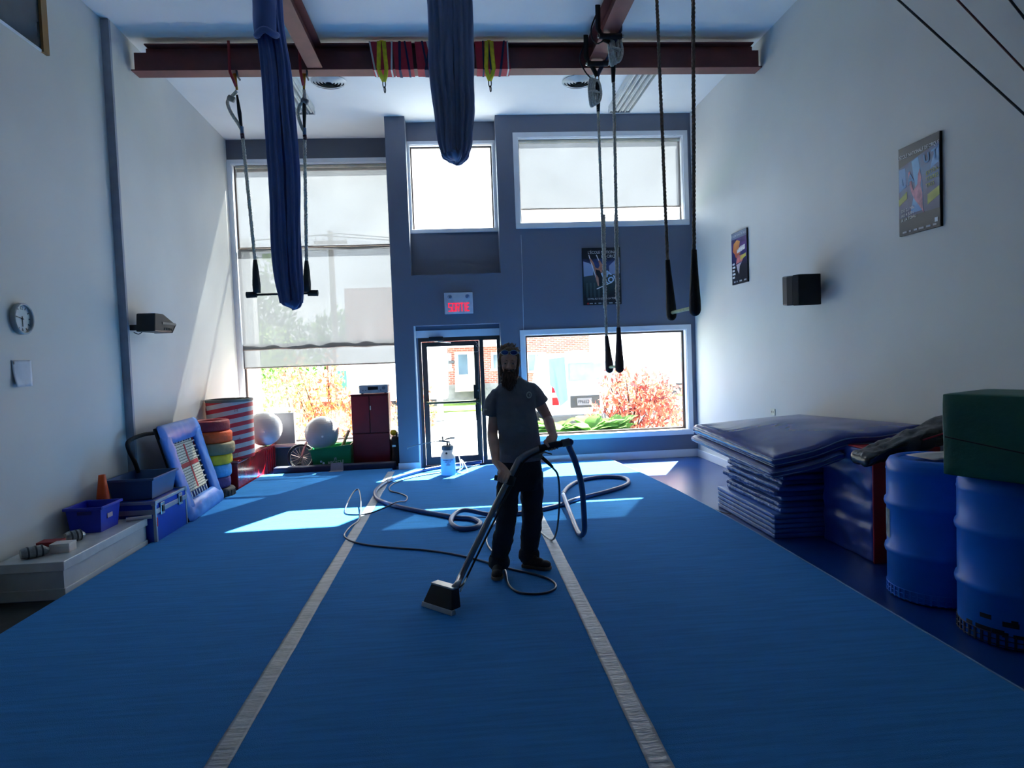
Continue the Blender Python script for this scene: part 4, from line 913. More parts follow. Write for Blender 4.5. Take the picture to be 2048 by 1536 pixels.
# ------------------------------------------------------------------ gym mats on the right
m_mat = M('mat_vinyl', (48, 88, 160), 0.36, var=0.07, vscale=5, bump=0.25, bscale=16)
m_mat2 = M('mat_vinyl_light', (74, 120, 196), 0.34, var=0.06, vscale=5, bump=0.15, bscale=16)
m_matn = M('mat_navy', (54, 64, 138), 0.22, var=0.05, vscale=2.5, bump=0.12, bscale=6)
m_pipe = M('mat_piping', (150, 170, 205), 0.5)
words = ['lowest', 'second', 'third', 'fourth', 'fifth', 'sixth', 'seventh', 'eighth', 'ninth', 'tenth', 'eleventh', 'twelfth', 'thirteenth']
z = 0.0; r = random.Random(4)
for k in range(13):
    thin = k < 5
    h = 0.045 if thin else 0.050
    x0 = 2.80 if thin else 2.885+r.uniform(-0.03, 0.02); y0 = 5.94 if thin else 5.97+r.uniform(-0.03, 0.03)
    sx, sy = (3.80-x0), (1.38 if thin else 1.28+r.uniform(-0.03, 0.03))
    if k == 8: x0 -= 0.035
    m = empty('folding_mat', (x0+sx/2, y0+sy/2, z), 0.0, 'blue folding mat in the stack by the wall, '+words[k]+' from the floor', 'mat', 'stacked blue folding mats')
    sd_ = k*3.1
    def f(p, h=h, k=k, sd_=sd_, thin=thin, sx=sx):
        side = 1.0 if abs(p.x+sx/2) < 0.03 else 0.4
        w = 0.0025 if thin else 0.011
        dx = w*side*(N3(p.y*14, p.z*25, sd_)+0.6*math.sin(p.y*(60+5*k)+p.z*40))
        dz = (0.0 if thin else 0.009*N3(p.x*3, p.y*4, sd_+9)*(1 if p.z > h/2 else 0.9))
        return Vector((p.x+dx, p.y+0.5*w*N3(p.x*12, p.z*25, sd_+4), p.z+dz))
    soft_box(MB(), sx, sy, h*1.02, 0.018 if thin else 0.026, (12, 56, 3), f).build('mat_cover', m_mat2 if thin or k in (5, 7, 9) else m_mat, m, smooth=True)
    yy = [(-sy/2+0.03+(sy-0.06)*i/30) for i in range(31)]
    MB().tube([(-sx/2-0.001+0.004*N3(y*9, k, 0), y, h*0.97+0.006*N3(y*5, k, 3)*(0 if thin else 1)) for y in yy], 0.0045, 5).build('mat_piping', m_pipe, m, smooth=True)
    z += h
STZ = z
# block
blk = empty('foam_block', (3.505, 5.50, 0), 0.0, 'tall foam block with blue sides and red front', 'block')
def fb(p): return Vector((p.x+(0.012*N3(p.y*2, p.z*13, 3)+0.008*math.sin(p.z*26+4*N3(p.y*4, p.z*3, 1)))*(1 if p.x < -0.2 else 0.0), p.y, p.z))
soft_box(MB(), 0.56, 0.75, 0.90, 0.02, (3, 26, 40), fb).build('block_body', M('block_blue', (48, 76, 164), 0.33, var=0.05, bump=0.1, bscale=10), blk, smooth=True, auto=0.9)
MB().box(-0.283, 0.283, -0.388, -0.372, 0.0, 0.905).box(-0.27, 0.283, -0.388, 0.38, 0.898, 0.912).build('red_cover', M('block_red', (186, 32, 42), 0.4, var=0.05), blk, bevel=0.006)
# two crash mats draped over stack and block
def crash(zoff, th, label, grow, seed, mat, umax=1.0):
    A = Vector((2.70-grow, 5.72-grow*0.4, 0.80)); B_ = Vector((2.66-grow, 7.62, 0.885)); C_ = Vector((3.75, 7.30, 0.985)); D = Vector((3.74, 5.26-grow, 1.075))
    base = Vector((3.2, 6.4, 0))
    def top(u, v):
        u = u*umax
        p = A.lerp(D, u).lerp(B_.lerp(C_, u), v)
        z = p.z
        bul = 0.055*math.sin(PI*u)**0.7*math.sin(PI*v)**0.7
        ridge = 0.05*math.exp(-((u-0.50)/0.16)**2-((v-0.0)/0.22)**2)
        wr = 0.007*math.sin(v*46+9*N3(u*3, v*4, seed))*math.exp(-u*4.5)*(0.4+N3(v*5, u*2, seed+5)**2*3)+0.012*N3(u*3, v*4, seed+2)
        return Vector((p.x, p.y, z+zoff+bul+ridge+wr*min(1, 8*min(u+0.02, abs(1-u), v+0.03, abs(1-v)))))-base
    def botp(u, v):
        t = top(u, v); u = u*umax; p = A.lerp(D, u).lerp(B_.lerp(C_, u), v); bul = 0.055*math.sin(PI*u)**0.7*math.sin(PI*v)**0.7
        return Vector((t.x, t.y, p.z+zoff-th+0.9*bul+0.8*0.05*math.exp(-((u-0.5)/0.16)**2-(v/0.22)**2)-base.z))
    b = MB(); nu, nv = 30, 44
    b.grid(top, nu, nv); b.grid(botp, nu, nv)
    # side walls with a rounded outward bulge
    per = [(i/nu, 0) for i in range(nu)]+[(1, j/nv) for j in range(nv)]+[(1-i/nu, 1) for i in range(nu)]+[(0, 1-j/nv) for j in range(nv)]
    def side(u, v):
        i = int(round(u*len(per))) % len(per); q = per[i]; t, bo = top(*q), botp(*q)
        out_ = Vector(((q[0]-0.5)*2 if abs(q[0]-0.5) > 0.49 else 0, (q[1]-0.5)*2 if abs(q[1]-0.5) > 0.49 else 0, 0))
        return t.lerp(bo, v)+out_*(0.028*math.sin(PI*v))*(1+0.3*N3(q[1]*30, v*3, seed))
    b.grid(side, len(per), 6, closeu=True)
    m = empty('crash_mat', base, 0, label, 'mat', 'large navy crash mats')
    o = b.build('mat_cover', mat, m, smooth=True)
    wl = o.modifiers.new('weld', 'WELD'); wl.merge_threshold = 0.0005
    for vv in (0.28, 0.72):
        s = MB().tube([side(i/len(per), vv)+Vector((0, 0, 0)) for i in range(len(per))], 0.006, 5, closed=True)
        s.build('mat_piping', M('piping_mid', (120, 140, 185), 0.5), m, smooth=True)
crash(-0.122, 0.075, 'lower navy crash mat, under the top one on the mat stack', 0.0, 3, M('mat_navy_low', (54, 72, 140), 0.34, var=0.06, bump=0.15, bscale=8), 0.46)
crash(0.0, 0.105, 'large navy crash mat lying on top of the mat stack', -0.02, 9, m_matn)
lm = empty('loose_strap', (2.76, 7.00, CZ+0.004 if False else 0.004), 0.2, 'brown strap end lying on the floor beside the mat stack', 'strap')
MB().tube(smooth_path([(0.0, -0.1, 0.004), (-0.04, 0.0, 0.008), (-0.07, 0.1, 0.02), (-0.1, 0.14, 0.01)], 5), 0.012, 6, flat=0.3).build('strap_web', M('strap_brown', (80, 66, 60), 0.8), lm, smooth=True)
# black tarpaulin bag lying on the block
tb = empty('black_tarpaulin', (3.41, 4.93, 0.955), 0.0, 'crumpled black plastic cover between the block and the first barrel', 'tarpaulin')
def ft(p):
    k = min(1.0, max(0.0, (p.x+0.42)/0.84))
    return Vector((p.x, p.y+0.02*N3(p.x*8, p.z*8, 1), p.z*(0.5+0.7*k)-0.12*(1-k)**1.3+0.055*k+0.03*N3(p.x*8, p.y*10, p.z*5+2)+0.012*N3(p.x*25, p.y*25, 3)))
soft_box(MB(), 0.84, 0.26, 0.15, 0.05, (28, 12, 4), ft).build('tarp_sheet', M('tarp_black', (30, 33, 33), 0.25, var=0.1, bump=0.5, bscale=10), tb, smooth=True)
MB().tube([(0.0, -0.140, 0.07), (0.2, -0.142, 0.12), (0.4, -0.140, 0.16)], 0.006, 6).build('red_trim', M('trim_red', (170, 30, 50), 0.5), tb, smooth=True)
# barrels
m_drum = M('drum_blue', (28, 122, 232), 0.40, var=0.05, vscale=3, bump=0.03, bscale=8, spec=0.35)
def drum(x, y, h, label, worn):
    d = empty('plastic_drum', (x, y, 0), 0.0, label, 'drum', 'blue plastic drums')
    R = 0.292
    pr = [(R-0.03, 0.0), (R-0.008, 0.01), (R, 0.03), (R, h*0.30), (R+0.012, h*0.315), (R+0.016, h*0.335), (R+0.012, h*0.355), (R, h*0.37),
          (R, h*0.64), (R+0.012, h*0.655), (R+0.016, h*0.675), (R+0.012, h*0.695), (R, h*0.71), (R, h*0.90), (R+0.004, h*0.91), (R, h*0.925), (R, h-0.05), (R-0.02, h-0.012), (R-0.05, h), (R-0.07, h-0.004), (R-0.08, h-0.02), (0.001, h-0.018)]
    MB().lathe(pr, n=56).build('drum_body', m_drum, d, smooth=True, auto=0.9)
    # ribbed foot band
    for k in range(44):
        a = 2*PI*k/44; MB().box(R-0.002, R+0.006, -0.007, 0.007, 0.015, 0.085, Matrix.Rotation(a, 4, 'Z')).build('foot_rib', M('rib_dark', (20, 34, 70), 0.5) if worn else m_drum, d)
    for zz in (0.02, 0.05, 0.08): MB().lathe([(R+0.001, zz), (R+0.007, zz+0.003), (R+0.001, zz+0.006)], n=44, cap=False).build('foot_ring', M('rib_dark', (20, 34, 70), 0.5) if worn else m_drum, d, smooth=True)
    return d
d1 = drum(3.225, 4.42, 0.965, 'blue plastic drum with a torn label, beside the foam block', False)
MB().lathe([(0.2935, 0.40), (0.2945, 0.50), (0.2935, 0.60)], n=8, a0=PI*0.82, a1=PI*0.94, cap=False).build('torn_label', M('label_grey', (150, 160, 165), 0.6, var=0.2, vscale=20), d1, smooth=True)
d2 = drum(3.235, 3.745, 0.965, 'blue plastic drum with dark scuffed foot, under the green block', True)
rs = random.Random(5)
for k in range(9):
    a = PI+rs.uniform(-0.1, 1.1); zz = rs.uniform(0.06, 0.16); w = rs.uniform(0.03, 0.09)
    MB().lathe([(0.2928, zz), (0.2936, zz+0.012), (0.2928, zz+rs.uniform(0.02, 0.03))], n=4, a0=a, a1=a+w/0.29, cap=False).build('scuff', M('scuff_dark', (16, 24, 44), 0.7), d2)
wp = empty('paper_sheet', (3.22, 4.41, 0.972), 0.1, 'white paper sheet lying on the first blue drum', 'paper')
MB().grid(lambda u, v: (-0.14+0.36*u, -0.16+0.26*v, 0.002+0.008*math.sin(u*3)), 6, 4).build('sheet', M('paper_white', (214, 205, 200)), wp, smooth=True, fix=False).modifiers.new('t', 'SOLIDIFY').thickness = 0.002
# green block on the second drum
A = Vector((2.83, 3.81)); B_ = Vector((3.39, 4.08)); u_ = (B_-A).normalized(); v_ = Vector((u_.y, -u_.x))
gk = empty('green_foam_block', (A.x, A.y, 0.967), math.atan2(u_.y, u_.x), 'large dark green foam block resting on the second drum', 'block')
def fg(p): return Vector((p.x+0.004*N3(p.y*4, p.z*4, 3), p.y+0.004*N3(p.x*4, p.z*4, 1), p.z))
o = soft_box(MB(), 0.52, 0.95, 0.483, 0.018, (8, 20, 8), fg, Matrix.Translation((0.26, -0.475, 0))).build('block_cover', M('green_vinyl', (20, 96, 74), 0.5, var=0.06, vscale=4, bump=0.25, bscale=18), gk, smooth=True, auto=0.9)
MB().prism([(-0.004, -0.02, 0.225), (-0.004, -0.93, 0.10), (-0.004, -0.93, 0.107), (-0.004, -0.02, 0.232)], (-0.002, 0, 0)).build('cover_seam', M('seam_dark', (4, 30, 24), 0.7), gk)
# ------------------------------------------------------------------ steel beams under the ceiling
m_steel = M('red_oxide_steel', (112, 58, 56), 0.55, 0.0, var=0.07, vscale=5)
def ibeam(b, p0, p1, w, h, tf=0.014, tw=0.012, up=Vector((0, 0, 1))):
    p0, p1 = Vector(p0), Vector(p1); d = (p1-p0).normalized(); s = d.cross(up).normalized()
    for (a0, a1, z0, z1) in ((-w/2, w/2, 0, tf), (-w/2, w/2, h-tf, h), (-tw/2, tw/2, tf, h-tf)):
        b.hexa([p0+s*a0+up*z0, p0+s*a1+up*z0, p0+s*a1+up*z1, p0+s*a0+up*z1], [p1+s*a0+up*z0, p1+s*a1+up*z0, p1+s*a1+up*z1, p1+s*a0+up*z1])
    return b
BZ = 5.13
cbm = empty('steel_beam', (0, 8.24, BZ), 0, 'dark red steel cross beam spanning the hall from wall to wall', 'beam', 'red steel beams')
b = MB(); p0, p1 = Vector((-3.56, 0, 0)), Vector((3.80, 0, 0))
MB().box(-3.555, 3.80, -0.10, 0.10, 0, 0.014).build('bottom_flange', m_steel, cbm)
MB().box(-3.40, 3.70, -0.10, 0.10, 0.285, 0.30).build('top_flange', m_steel, cbm)
MB().box(-3.555, 3.80, -0.006, 0.006, 0.014, 0.24).box(-3.42, 3.72, -0.006, 0.006, 0.24, 0.285).build('web', m_steel, cbm)
for x0, x1, lab in ((-1.60, -1.43, 'red steel beam running towards the camera on the left'), (1.65, 1.83, 'red steel beam running towards the camera on the right, with trapeze rigging')):
    lb = empty('steel_beam', ((x0+x1)/2, 8.13, BZ+0.016), 0, lab, 'beam', 'red steel beams'); w = (x1-x0)/2
    MB().box(-w, w, -13.9, 0, 0, 0.014).build('bottom_flange', m_steel, lb)
    MB().box(-w, w, -13.9, 0, 0.255, 0.27).build('top_flange', m_steel, lb)
    MB().box(-0.006, 0.006, -13.9, 0, 0.014, 0.255).build('web', m_steel, lb)
# bright fabric wraps and straps around the cross beam
m_wrap = M('red_wrap_fabric', (168, 22, 44), 0.7, var=0.08, vscale=10)
m_navyf = M('navy_strap', (30, 34, 72), 0.8); m_wstr = M('white_strap', (206, 204, 200), 0.7); m_yel = M('yellow_sling', (222, 200, 30), 0.7, var=0.08, vscale=20)
def around(b, x0, x1, e, seed=0, skew=0.0, zb=-0.002, zt=0.305):
    """sleeve of cloth wrapped round the beam section, offset e"""
    n = 5
    loop = [(-0.10-e, zb-e), (0.10+e, zb-e), (0.10+e, zt+e), (-0.10-e, zt+e)]
    rows = []
    for i in range(n+1):
        t = i/n; x = x0+(x1-x0)*t
        rows.append([(x+skew*(1 if q[1] > 0.1 else 0)+0.006*N3(i*1.3, j, seed), q[0]+0.004*N3(i*2.1, j, seed+3), q[1]+0.004*N3(i*1.7, j, seed+5)) for j, q in enumerate(loop)])
    vs = [p for r in rows for p in r]; fs = [(i*4+j, i*4+(j+1) % 4, (i+1)*4+(j+1) % 4, (i+1)*4+j) for i in range(n) for j in range(4)]
    b.add(vs, fs); return b
def wrap(x0, x1, label, straps):
    r = empty('beam_wrap', ((x0+x1)/2, 8.24, BZ), 0, label, 'strap', 'red cloth wraps on the cross beam'); hw = (x1-x0)/2
    o = around(MB(), -hw, hw, 0.006, seed=x0*9, skew=-0.02).build('wrap_cloth', m_wrap, r); o.modifiers.new('t', 'SOLIDIFY').thickness = 0.003
    for (u, wd, mat, sk) in straps:
        s = around(MB(), -hw+2*hw*u-wd/2, -hw+2*hw*u+wd/2, 0.011, seed=u*5, skew=sk).build('wrap_strap', mat, r); s.modifiers.new('t', 'SOLIDIFY').thickness = 0.003
wrap(-0.86, -0.62, 'red cloth wrap with yellow sling on the cross beam, leftmost', [(0.12, 0.022, m_wstr, -0.05), (0.9, 0.02, m_wstr, 0.02)])
wrap(-0.60, -0.385, 'red cloth wrap with dark bands on the cross beam, second from the left', [(0.25, 0.03, m_navyf, 0.01), (0.75, 0.022, m_navyf, -0.04)])
wrap(-0.345, -0.15, 'red cloth wrap with crossed navy straps beside the middle silk', [(0.5, 0.03, m_navyf, 0.07), (0.6, 0.025, m_navyf, -0.05), (0.95, 0.022, m_wstr, -0.06)])
wrap(0.35, 0.745, 'red cloth wrap with yellow sling and white strap, right of the middle silk', [(0.42, 0.02, m_navyf, -0.03), (0.7, 0.025, m_navyf, 0.05), (0.2, 0.02, m_navyf, 0.0), (0.93, 0.018, m_wstr, 0.0)])
def karabiner(parent, c, s=0.05, mat=None, rot=0.0):
    pts = [(0.35*s*math.cos(t), 0, s*math.sin(t)) for t in [2*PI*k/20 for k in range(20)]]
    R_ = Matrix.Rotation(rot, 4, 'Z')
    return MB().tube([Vector(c)+R_ @ Vector(p) for p in pts], 0.006, 6, closed=True).build('carabiner', mat or M('dark_alloy', (50, 50, 54), 0.35, 0.7), parent, smooth=True)
for x, lab in ((-0.745, 'yellow webbing sling with dark shackle hanging under the left wrap'), (0.50, 'yellow webbing sling with dark shackle hanging under the right wrap')):
    r = empty('webbing_sling', (x, 8.24, BZ), 0, lab, 'sling', 'yellow slings on the cross beam')
    for s in (-1, 1):
        b = MB(); e = 0.016
        b.tube([(s*0.028, -0.10-e, 0.31), (s*0.035, -0.10-e, 0.15), (s*0.045, -0.10-e, 0.01), (s*0.03, -0.06, -0.05), (0, 0, -0.10)], 0.024, 8, flat=0.25); b.build('sling_web', m_yel, r, smooth=True)
    b = MB().tube([(0, 0.10+e, 0.31), (0, 0.10+e, 0.0), (0, 0.04, -0.06), (0, 0, -0.10)], 0.024, 8, flat=0.25); b.build('sling_web', m_yel, r, smooth=True)
    b = MB().tube([(0, -0.10-e, 0.318), (0, 0.10+e, 0.318)], 0.024, 8, flat=0.25); b.build('sling_web', m_yel, r, smooth=True)
    karabiner(r, (0, 0, -0.13), 0.045); karabiner(r, (0.005, 0, -0.195), 0.035, rot=0.9)

# ------------------------------------------------------------------ trapezes
m_rope = M('pale_rope', (206, 202, 190), 0.85, var=0.12, vscale=60, bump=0.5, bscale=90)
m_roped = M('worn_brown_rope', (138, 120, 106), 0.85, var=0.15, vscale=40, bump=0.5, bscale=90)
m_blk = M('black_cover', (22, 20, 22), 0.7, bump=0.3, bscale=50)
m_blkb = M('dark_brown_cover', (52, 34, 38), 0.7, bump=0.3, bscale=50)
def twist_rope(b, p0, p1, r, n=None, strands=3):
    """laid rope: three helical strands"""
    p0, p1 = Vector(p0), Vector(p1); d = p1-p0; L = d.length; d.normalize(); a = d.orthogonal().normalized(); c = d.cross(a)
    n = n or int(L/0.03)
    for s in range(strands):
        pts = []
        for i in range(n+1):
            t = i/n; q = 2*PI*(t*L/0.11)+2*PI*s/strands; pts.append(p0+d*(L*t)+(a*math.cos(q)+c*math.sin(q))*r*0.5)
        b.tube(pts, r*0.58, 5)
    return b
# left trapeze under the cross beam: ropes in the plane of the beam
def P(x, y, Y): return onY(x, y, Y)
TY1 = 8.24
t1 = empty('trapeze', (onY(563, 590, TY1).x, TY1, onY(563, 590, TY1).z), 0, 'trapeze with black end pads hanging in front of the tall left window', 'trapeze', 'trapezes hanging from the beams')
L0 = t1.location.copy()
def loc1(x, y): return onY(x, y, TY1)-L0
for side, pts in (('l', dict(top=(470, 152), ye=(474, 180), bk=(474, 190), low=(484, 262), r0=(484, 262), r1=(510, 520), c0=(510, 520), c1=(514, 586), loop=((474, 182), (462, 195), (455, 205), (462, 225), (478, 250), (484, 262)))),
                  ('r', dict(top=(609, 152), ye=(608, 178), bk=(608, 178), low=(609, 265), r0=(609, 265), r1=(613, 522), c0=(613, 522), c1=(614, 584), loop=((608, 180), (609, 200), (599, 212), (596, 230), (602, 250), (609, 265))))):
    MB().tube([loc1(*pts['top'])+Vector((-0.02, -0.11, 0.35)), loc1(*pts['top'])+Vector((-0.02, -0.115, 0.0)), loc1(*pts['ye'])+Vector((0, -0.03, 0.03))], 0.016, 8, flat=0.35).build('red_sling', M('sling_red', (150, 26, 34), 0.6), t1, smooth=True)
    MB().tube([loc1(*pts['top'])+Vector((0.02, 0.11, 0.0)), loc1(*pts['top'])+Vector((0.03, -0.0, -0.01)), loc1(*pts['top'])+Vector((0.05, -0.1, 0.02))], 0.012, 8).build('beam_clamp', M('dark_alloy', (50, 50, 54)), t1, smooth=True)
    MB().tube([loc1(*pts['top'])+Vector((0.0, -0.02, 0.02)), loc1(*pts['ye'])], [0.022, 0.013], 8, flat=0.5).build('yellow_strop', M('strop_ochre', (196, 140, 40), 0.7), t1, smooth=True)
    MB().tube([loc1(*pts['bk']), loc1((pts['bk'][0]+pts['low'][0])/2, (pts['bk'][1]+pts['low'][1])/2), loc1(*pts['low'])], [0.012, 0.024, 0.012], 8).build('black_strop', m_blk, t1, smooth=True)
    MB().tube(smooth_path([loc1(*q) for q in pts['loop']], 6), 0.020, 8).build('rope_tail', m_rope, t1, smooth=True)
    MB().tube([loc1(*pts['loop'][1])+Vector((-0.03, 0, 0)), loc1(*pts['loop'][1])+Vector((0.035, 0, -0.03))], 0.035, 8).build('frayed_end', M('frayed', (150, 148, 145), 0.9, bump=0.8, bscale=60), t1, smooth=True)
    MB().tube([loc1(*pts['low'])+Vector((0, 0, 0.05)), loc1(*pts['low'])+Vector((0, 0, -0.04))], 0.022, 8).build('tape_whip', M('tape_blue', (110, 130, 160), 0.6), t1, smooth=True)
    MB().tube([loc1(*pts['low'])+Vector((0, 0, -0.03)), loc1(*pts['low'])+Vector((0.004, 0, -0.09))], 0.023, 8).build('tape_whip', M('tape_maroon', (70, 30, 50), 0.6), t1, smooth=True)
    twist_rope(MB(), loc1(*pts['r0']), loc1(*pts['r1']), 0.022).build('rope', m_rope, t1, smooth=True)
    a, c = loc1(*pts['c0']), loc1(*pts['c1'])
    MB().tube([a, a.lerp(c, 0.3), a.lerp(c, 0.75), c], [0.022, 0.036, 0.048, 0.044], 12).build('rope_cover', m_blk, t1, smooth=True)
MB().cyl(loc1(496, 590), loc1(634, 586), 0.013, n=12).build('bar', M('bar_dark', (30, 28, 30), 0.5, 0.5), t1, smooth=True, auto=0.6)
MB().cyl(loc1(493, 590), loc1(513, 589), 0.036, n=14).build('end_grip', m_blk, t1, smooth=True, auto=0.6)
MB().cyl(loc1(616, 586), loc1(636, 586), 0.036, n=14).build('end_grip', m_blk, t1, smooth=True, auto=0.6)
# middle trapeze: bar runs along the right beam
def long_trapeze(ends, label, rm, cm, barm, rr_=0.019, pad=1.0, coil=True):
    b0 = Vector(ends[0]['bot']); t = empty('trapeze', b0, 0, label, 'trapeze', 'trapezes hanging from the beams')
    for e in ends:
        bot, cov, top = Vector(e['bot'])-b0, Vector(e['cov'])-b0, Vector(e['top'])-b0
        twist_rope(MB(), top, cov, rr_).build('rope', rm, t, smooth=True)
        q = [cov, cov.lerp(bot, 0.25), cov.lerp(bot, 0.6), cov.lerp(bot, 0.86), bot+Vector((0, 0, -0.015)), bot+Vector((0, 0, -0.036)), bot+Vector((0, 0, -0.052)), bot+Vector((0, 0, -0.059))]
        MB().tube(q, [0.022*pad, 0.028*pad, 0.038*pad, 0.047*pad, 0.047*pad, 0.041*pad, 0.026*pad, 0.010*pad], 18).build('rope_cover', cm, t, smooth=True)
        if e.get('sleeve'):
            s0, s1 = [Vector(p)-b0 for p in e['sleeve']]; twist_rope(MB(), s0, s1, rr_*1.35).build('rope_sleeve', rm, t, smooth=True)
    v0, v1 = Vector(ends[0]['bot'])-b0, Vector(ends[1]['bot'])-b0
    MB().cyl(v0+Vector((0, 0, 0.01)), v1+Vector((0, 0, 0.01)), 0.016, n=12).build('bar', barm, t, smooth=True, auto=0.6)
    return t
m_bam = M('taped_bar', (150, 176, 130), 0.6, var=0.12, vscale=20)
ea = dict(bot=onY(1219, 736, 8.0), cov=onY(1213, 672, 8.0), top=onY(1196, 215, 8.0), sleeve=(onY(1207, 430, 8.0), onY(1210, 616, 8.0)))
eb = dict(bot=onY(1239, 735, 7.35), cov=onY(1237, 655, 7.35), top=onY(1227, 155, 7.35), sleeve=(onY(1232, 430, 7.35), onY(1235, 600, 7.35)))
t2 = long_trapeze([ea, eb], 'trapeze with pale ropes and brown covers hanging before the middle poster', m_rope, m_blkb, m_bam)
O2 = t2.location
def rig(parent, O, xbeam, y, ztop, head, tail_c, seed):
    """clamp, webbing, shackle and a tied-off rope hank between beam and trapeze rope"""
    h = Vector(head)-O
    MB().tube([Vector((xbeam-0.12, y, BZ+0.31))-O, Vector((xbeam-0.125, y, BZ+0.06))-O, Vector((xbeam-0.06, y-0.02, BZ-0.06))-O, h+Vector((0, 0, 0.32))], 0.028, 8, flat=0.4).build('webbing', m_blk, parent, smooth=True)
    MB().tube([Vector((xbeam+0.11, y, BZ+0.31))-O, Vector((xbeam+0.115, y, BZ+0.05))-O, Vector((xbeam+0.05, y-0.02, BZ-0.06))-O, h+Vector((0, 0, 0.32))], 0.024, 8, flat=0.4).build('webbing', M('webbing_navy', (44, 46, 74), 0.7), parent, smooth=True)
    MB().cyl(Vector((xbeam-0.12, y-0.03, BZ-0.03))-O, Vector((xbeam+0.12, y-0.03, BZ-0.03))-O, 0.03, n=12).build('padded_bar', m_blk, parent, smooth=True, auto=0.6)
    for s in (-1, 1): MB().cyl(Vector((xbeam+s*0.12, y-0.03, BZ-0.03))-O, Vector((xbeam+s*0.14, y-0.03, BZ-0.03))-O, 0.018, n=10).build('bar_end', M('steel', (190, 190, 190)), parent)
    karabiner(parent, h+Vector((0, 0, 0.29)), 0.055, M('brass_alloy', (130, 110, 80), 0.4, 0.7))
    MB().tube([h+Vector((0, 0, 0.25)), h+Vector((0.005, 0, 0.1)), h+Vector((0, 0, -0.09))], [0.03, 0.028, 0.019], 8).build('splice', m_blk, parent, smooth=True)
    tc = Vector(tail_c)-O; r = random.Random(seed)
    for k in range(3):
        w = 0.028+0.01*k; hh = 0.16-0.015*k; off = Vector(((k-1)*0.028, -0.012*k, 0))
        MB().tube([tc+off+Vector((w*math.cos(q), 0.01*math.sin(3*q), hh*math.sin(q))) for q in [2*PI*i/22 for i in range(22)]], 0.017, 7, closed=True).build('rope_hank', m_rope, parent, smooth=True)
    MB().tube([tc+Vector((0.06*math.cos(q), 0.045*math.sin(q), 0.01*math.sin(q*2))) for q in [2*PI*i/14 for i in range(14)]], 0.014, 6, closed=True).build('hank_tie', m_rope, parent, smooth=True)
    cabl = smooth_path([Vector((xbeam-0.1, y+0.1, BZ+0.30))-O, Vector((xbeam-0.2, y, BZ+0.05))-O, Vector((xbeam-0.16, y-0.06, BZ-0.12))-O, tc+Vector((-0.03, 0, 0.16))], 6)
    MB().tube(cabl, 0.008, 6).build('safety_line', m_blk, parent, smooth=True)
rig(t2, O2, 1.74, 7.98, 0, onY(1196, 208, 8.0), onY(1188, 185, 8.0), 1)
rig(t2, O2, 1.74, 7.30, 0, onY(1226, 148, 7.35), onY(1229, 100, 7.32), 2)
# right trapeze, nearer
ea = dict(bot=onY(1343, 628, 6.0), cov=onY(1335, 520, 6.0), top=onY(1312, -38, 6.0))
eb = dict(bot=onY(1390, 617, 5.25), cov=onY(1388, 500, 5.25), top=onY(1386, -120, 5.25))
t3 = long_trapeze([ea, eb], 'trapeze with dark ropes and black teardrop covers, nearest the right wall', m_roped, m_blk, m_bam, 0.0165, 0.95)
O3 = t3.location
for e, y in ((ea, 6.0), (eb, 5.25)):
    h = Vector(e['top'])-O3
    MB().tube([h, Vector((1.80, y, BZ-0.02))-O3], 0.02, 8).build('strop', m_blk, t3, smooth=True)

# ------------------------------------------------------------------ aerial silks
def silk_mat(name, rgb):
    m = M(name, rgb, 0.6, var=0.05, vscale=3, sheen=0.3); return m
m_silk = silk_mat('silk_blue', (84, 112, 178)); m_silk2 = silk_mat('silk_slate', (130, 146, 186))
def silk(path, widths, depth, label, mat, folds, seed, knot=None, slit=None, Y=6.5):
    """gathered cloth: closed cross section with many folds swept down the path; path in photo pixels at depth Y"""
    pts = [onY(x, y, Y) for x, y in path]; base = pts[-1].copy()
    sp = smooth_path([(p.x, p.y, p.z) for p in pts], 10); n = len(sp)
    wl = smooth_path([(w, 0, 0) for w in widths], 10)
    r = empty('aerial_silk', base, 0, label, 'silk', 'blue aerial silks')
    halves = ((-1, 0.52), (1, 0.52))
    for h, frac in halves:
        def fn(u, v, h=h):
            i = v*(n-1); k = min(n-2, int(i)); t = i-k; c = sp[k].lerp(sp[k+1], t)-base; w = (wl[k].lerp(wl[k+1], t)).x/2
            a = 2*PI*u
            fold = 1+0.18*math.sin(a*folds+1.3*N3(v*3, h, seed))*(0.4+0.6*min(1, 6*(1-v)+0.15))+0.16*N3(math.cos(a)*2.2, math.sin(a)*2.2+h, v*6+seed)
            wob = 0.06*N3(v*5, h*3, seed+7)*w*2
            return (c.x+h*w*0.47+wob+w*0.56*fold*math.cos(a), c.y+0.02*h+depth*fold*math.sin(a), c.z)
        b = MB().grid(fn, 64, 90, closeu=True)
        o = b.build('silk_tail', mat, r, smooth=True, fix=False)
    # folded bottom bight
    end = Vector((0, 0, 0)); w = widths[-1]/2
    def fb_(u, v):
        a = 2*PI*u; t = v*PI/2; f = 1+0.12*math.sin(a*folds+1)+0.15*N3(math.cos(a)*3, math.sin(a)*3, v*2+seed)
        return (w*1.02*f*math.cos(a)*math.cos(t), depth*1.05*f*math.sin(a)*math.cos(t), 0.02-w*0.75*math.sin(t)*(1+0.25*math.cos(a-0.6)))
    MB().grid(fb_, 64, 10, closeu=True).build('silk_bight', mat, r, smooth=True, fix=False)
    return r
s1 = silk([(533, -130), (540, 40), (553, 150), (566, 330), (572, 450), (577, 560), (583, 606)], [0.20, 0.21, 0.24, 0.24, 0.25, 0.22, 0.19], 0.06, 'narrow dark blue aerial silk hanging before the left window', m_silk, 9, 3, Y=6.5)
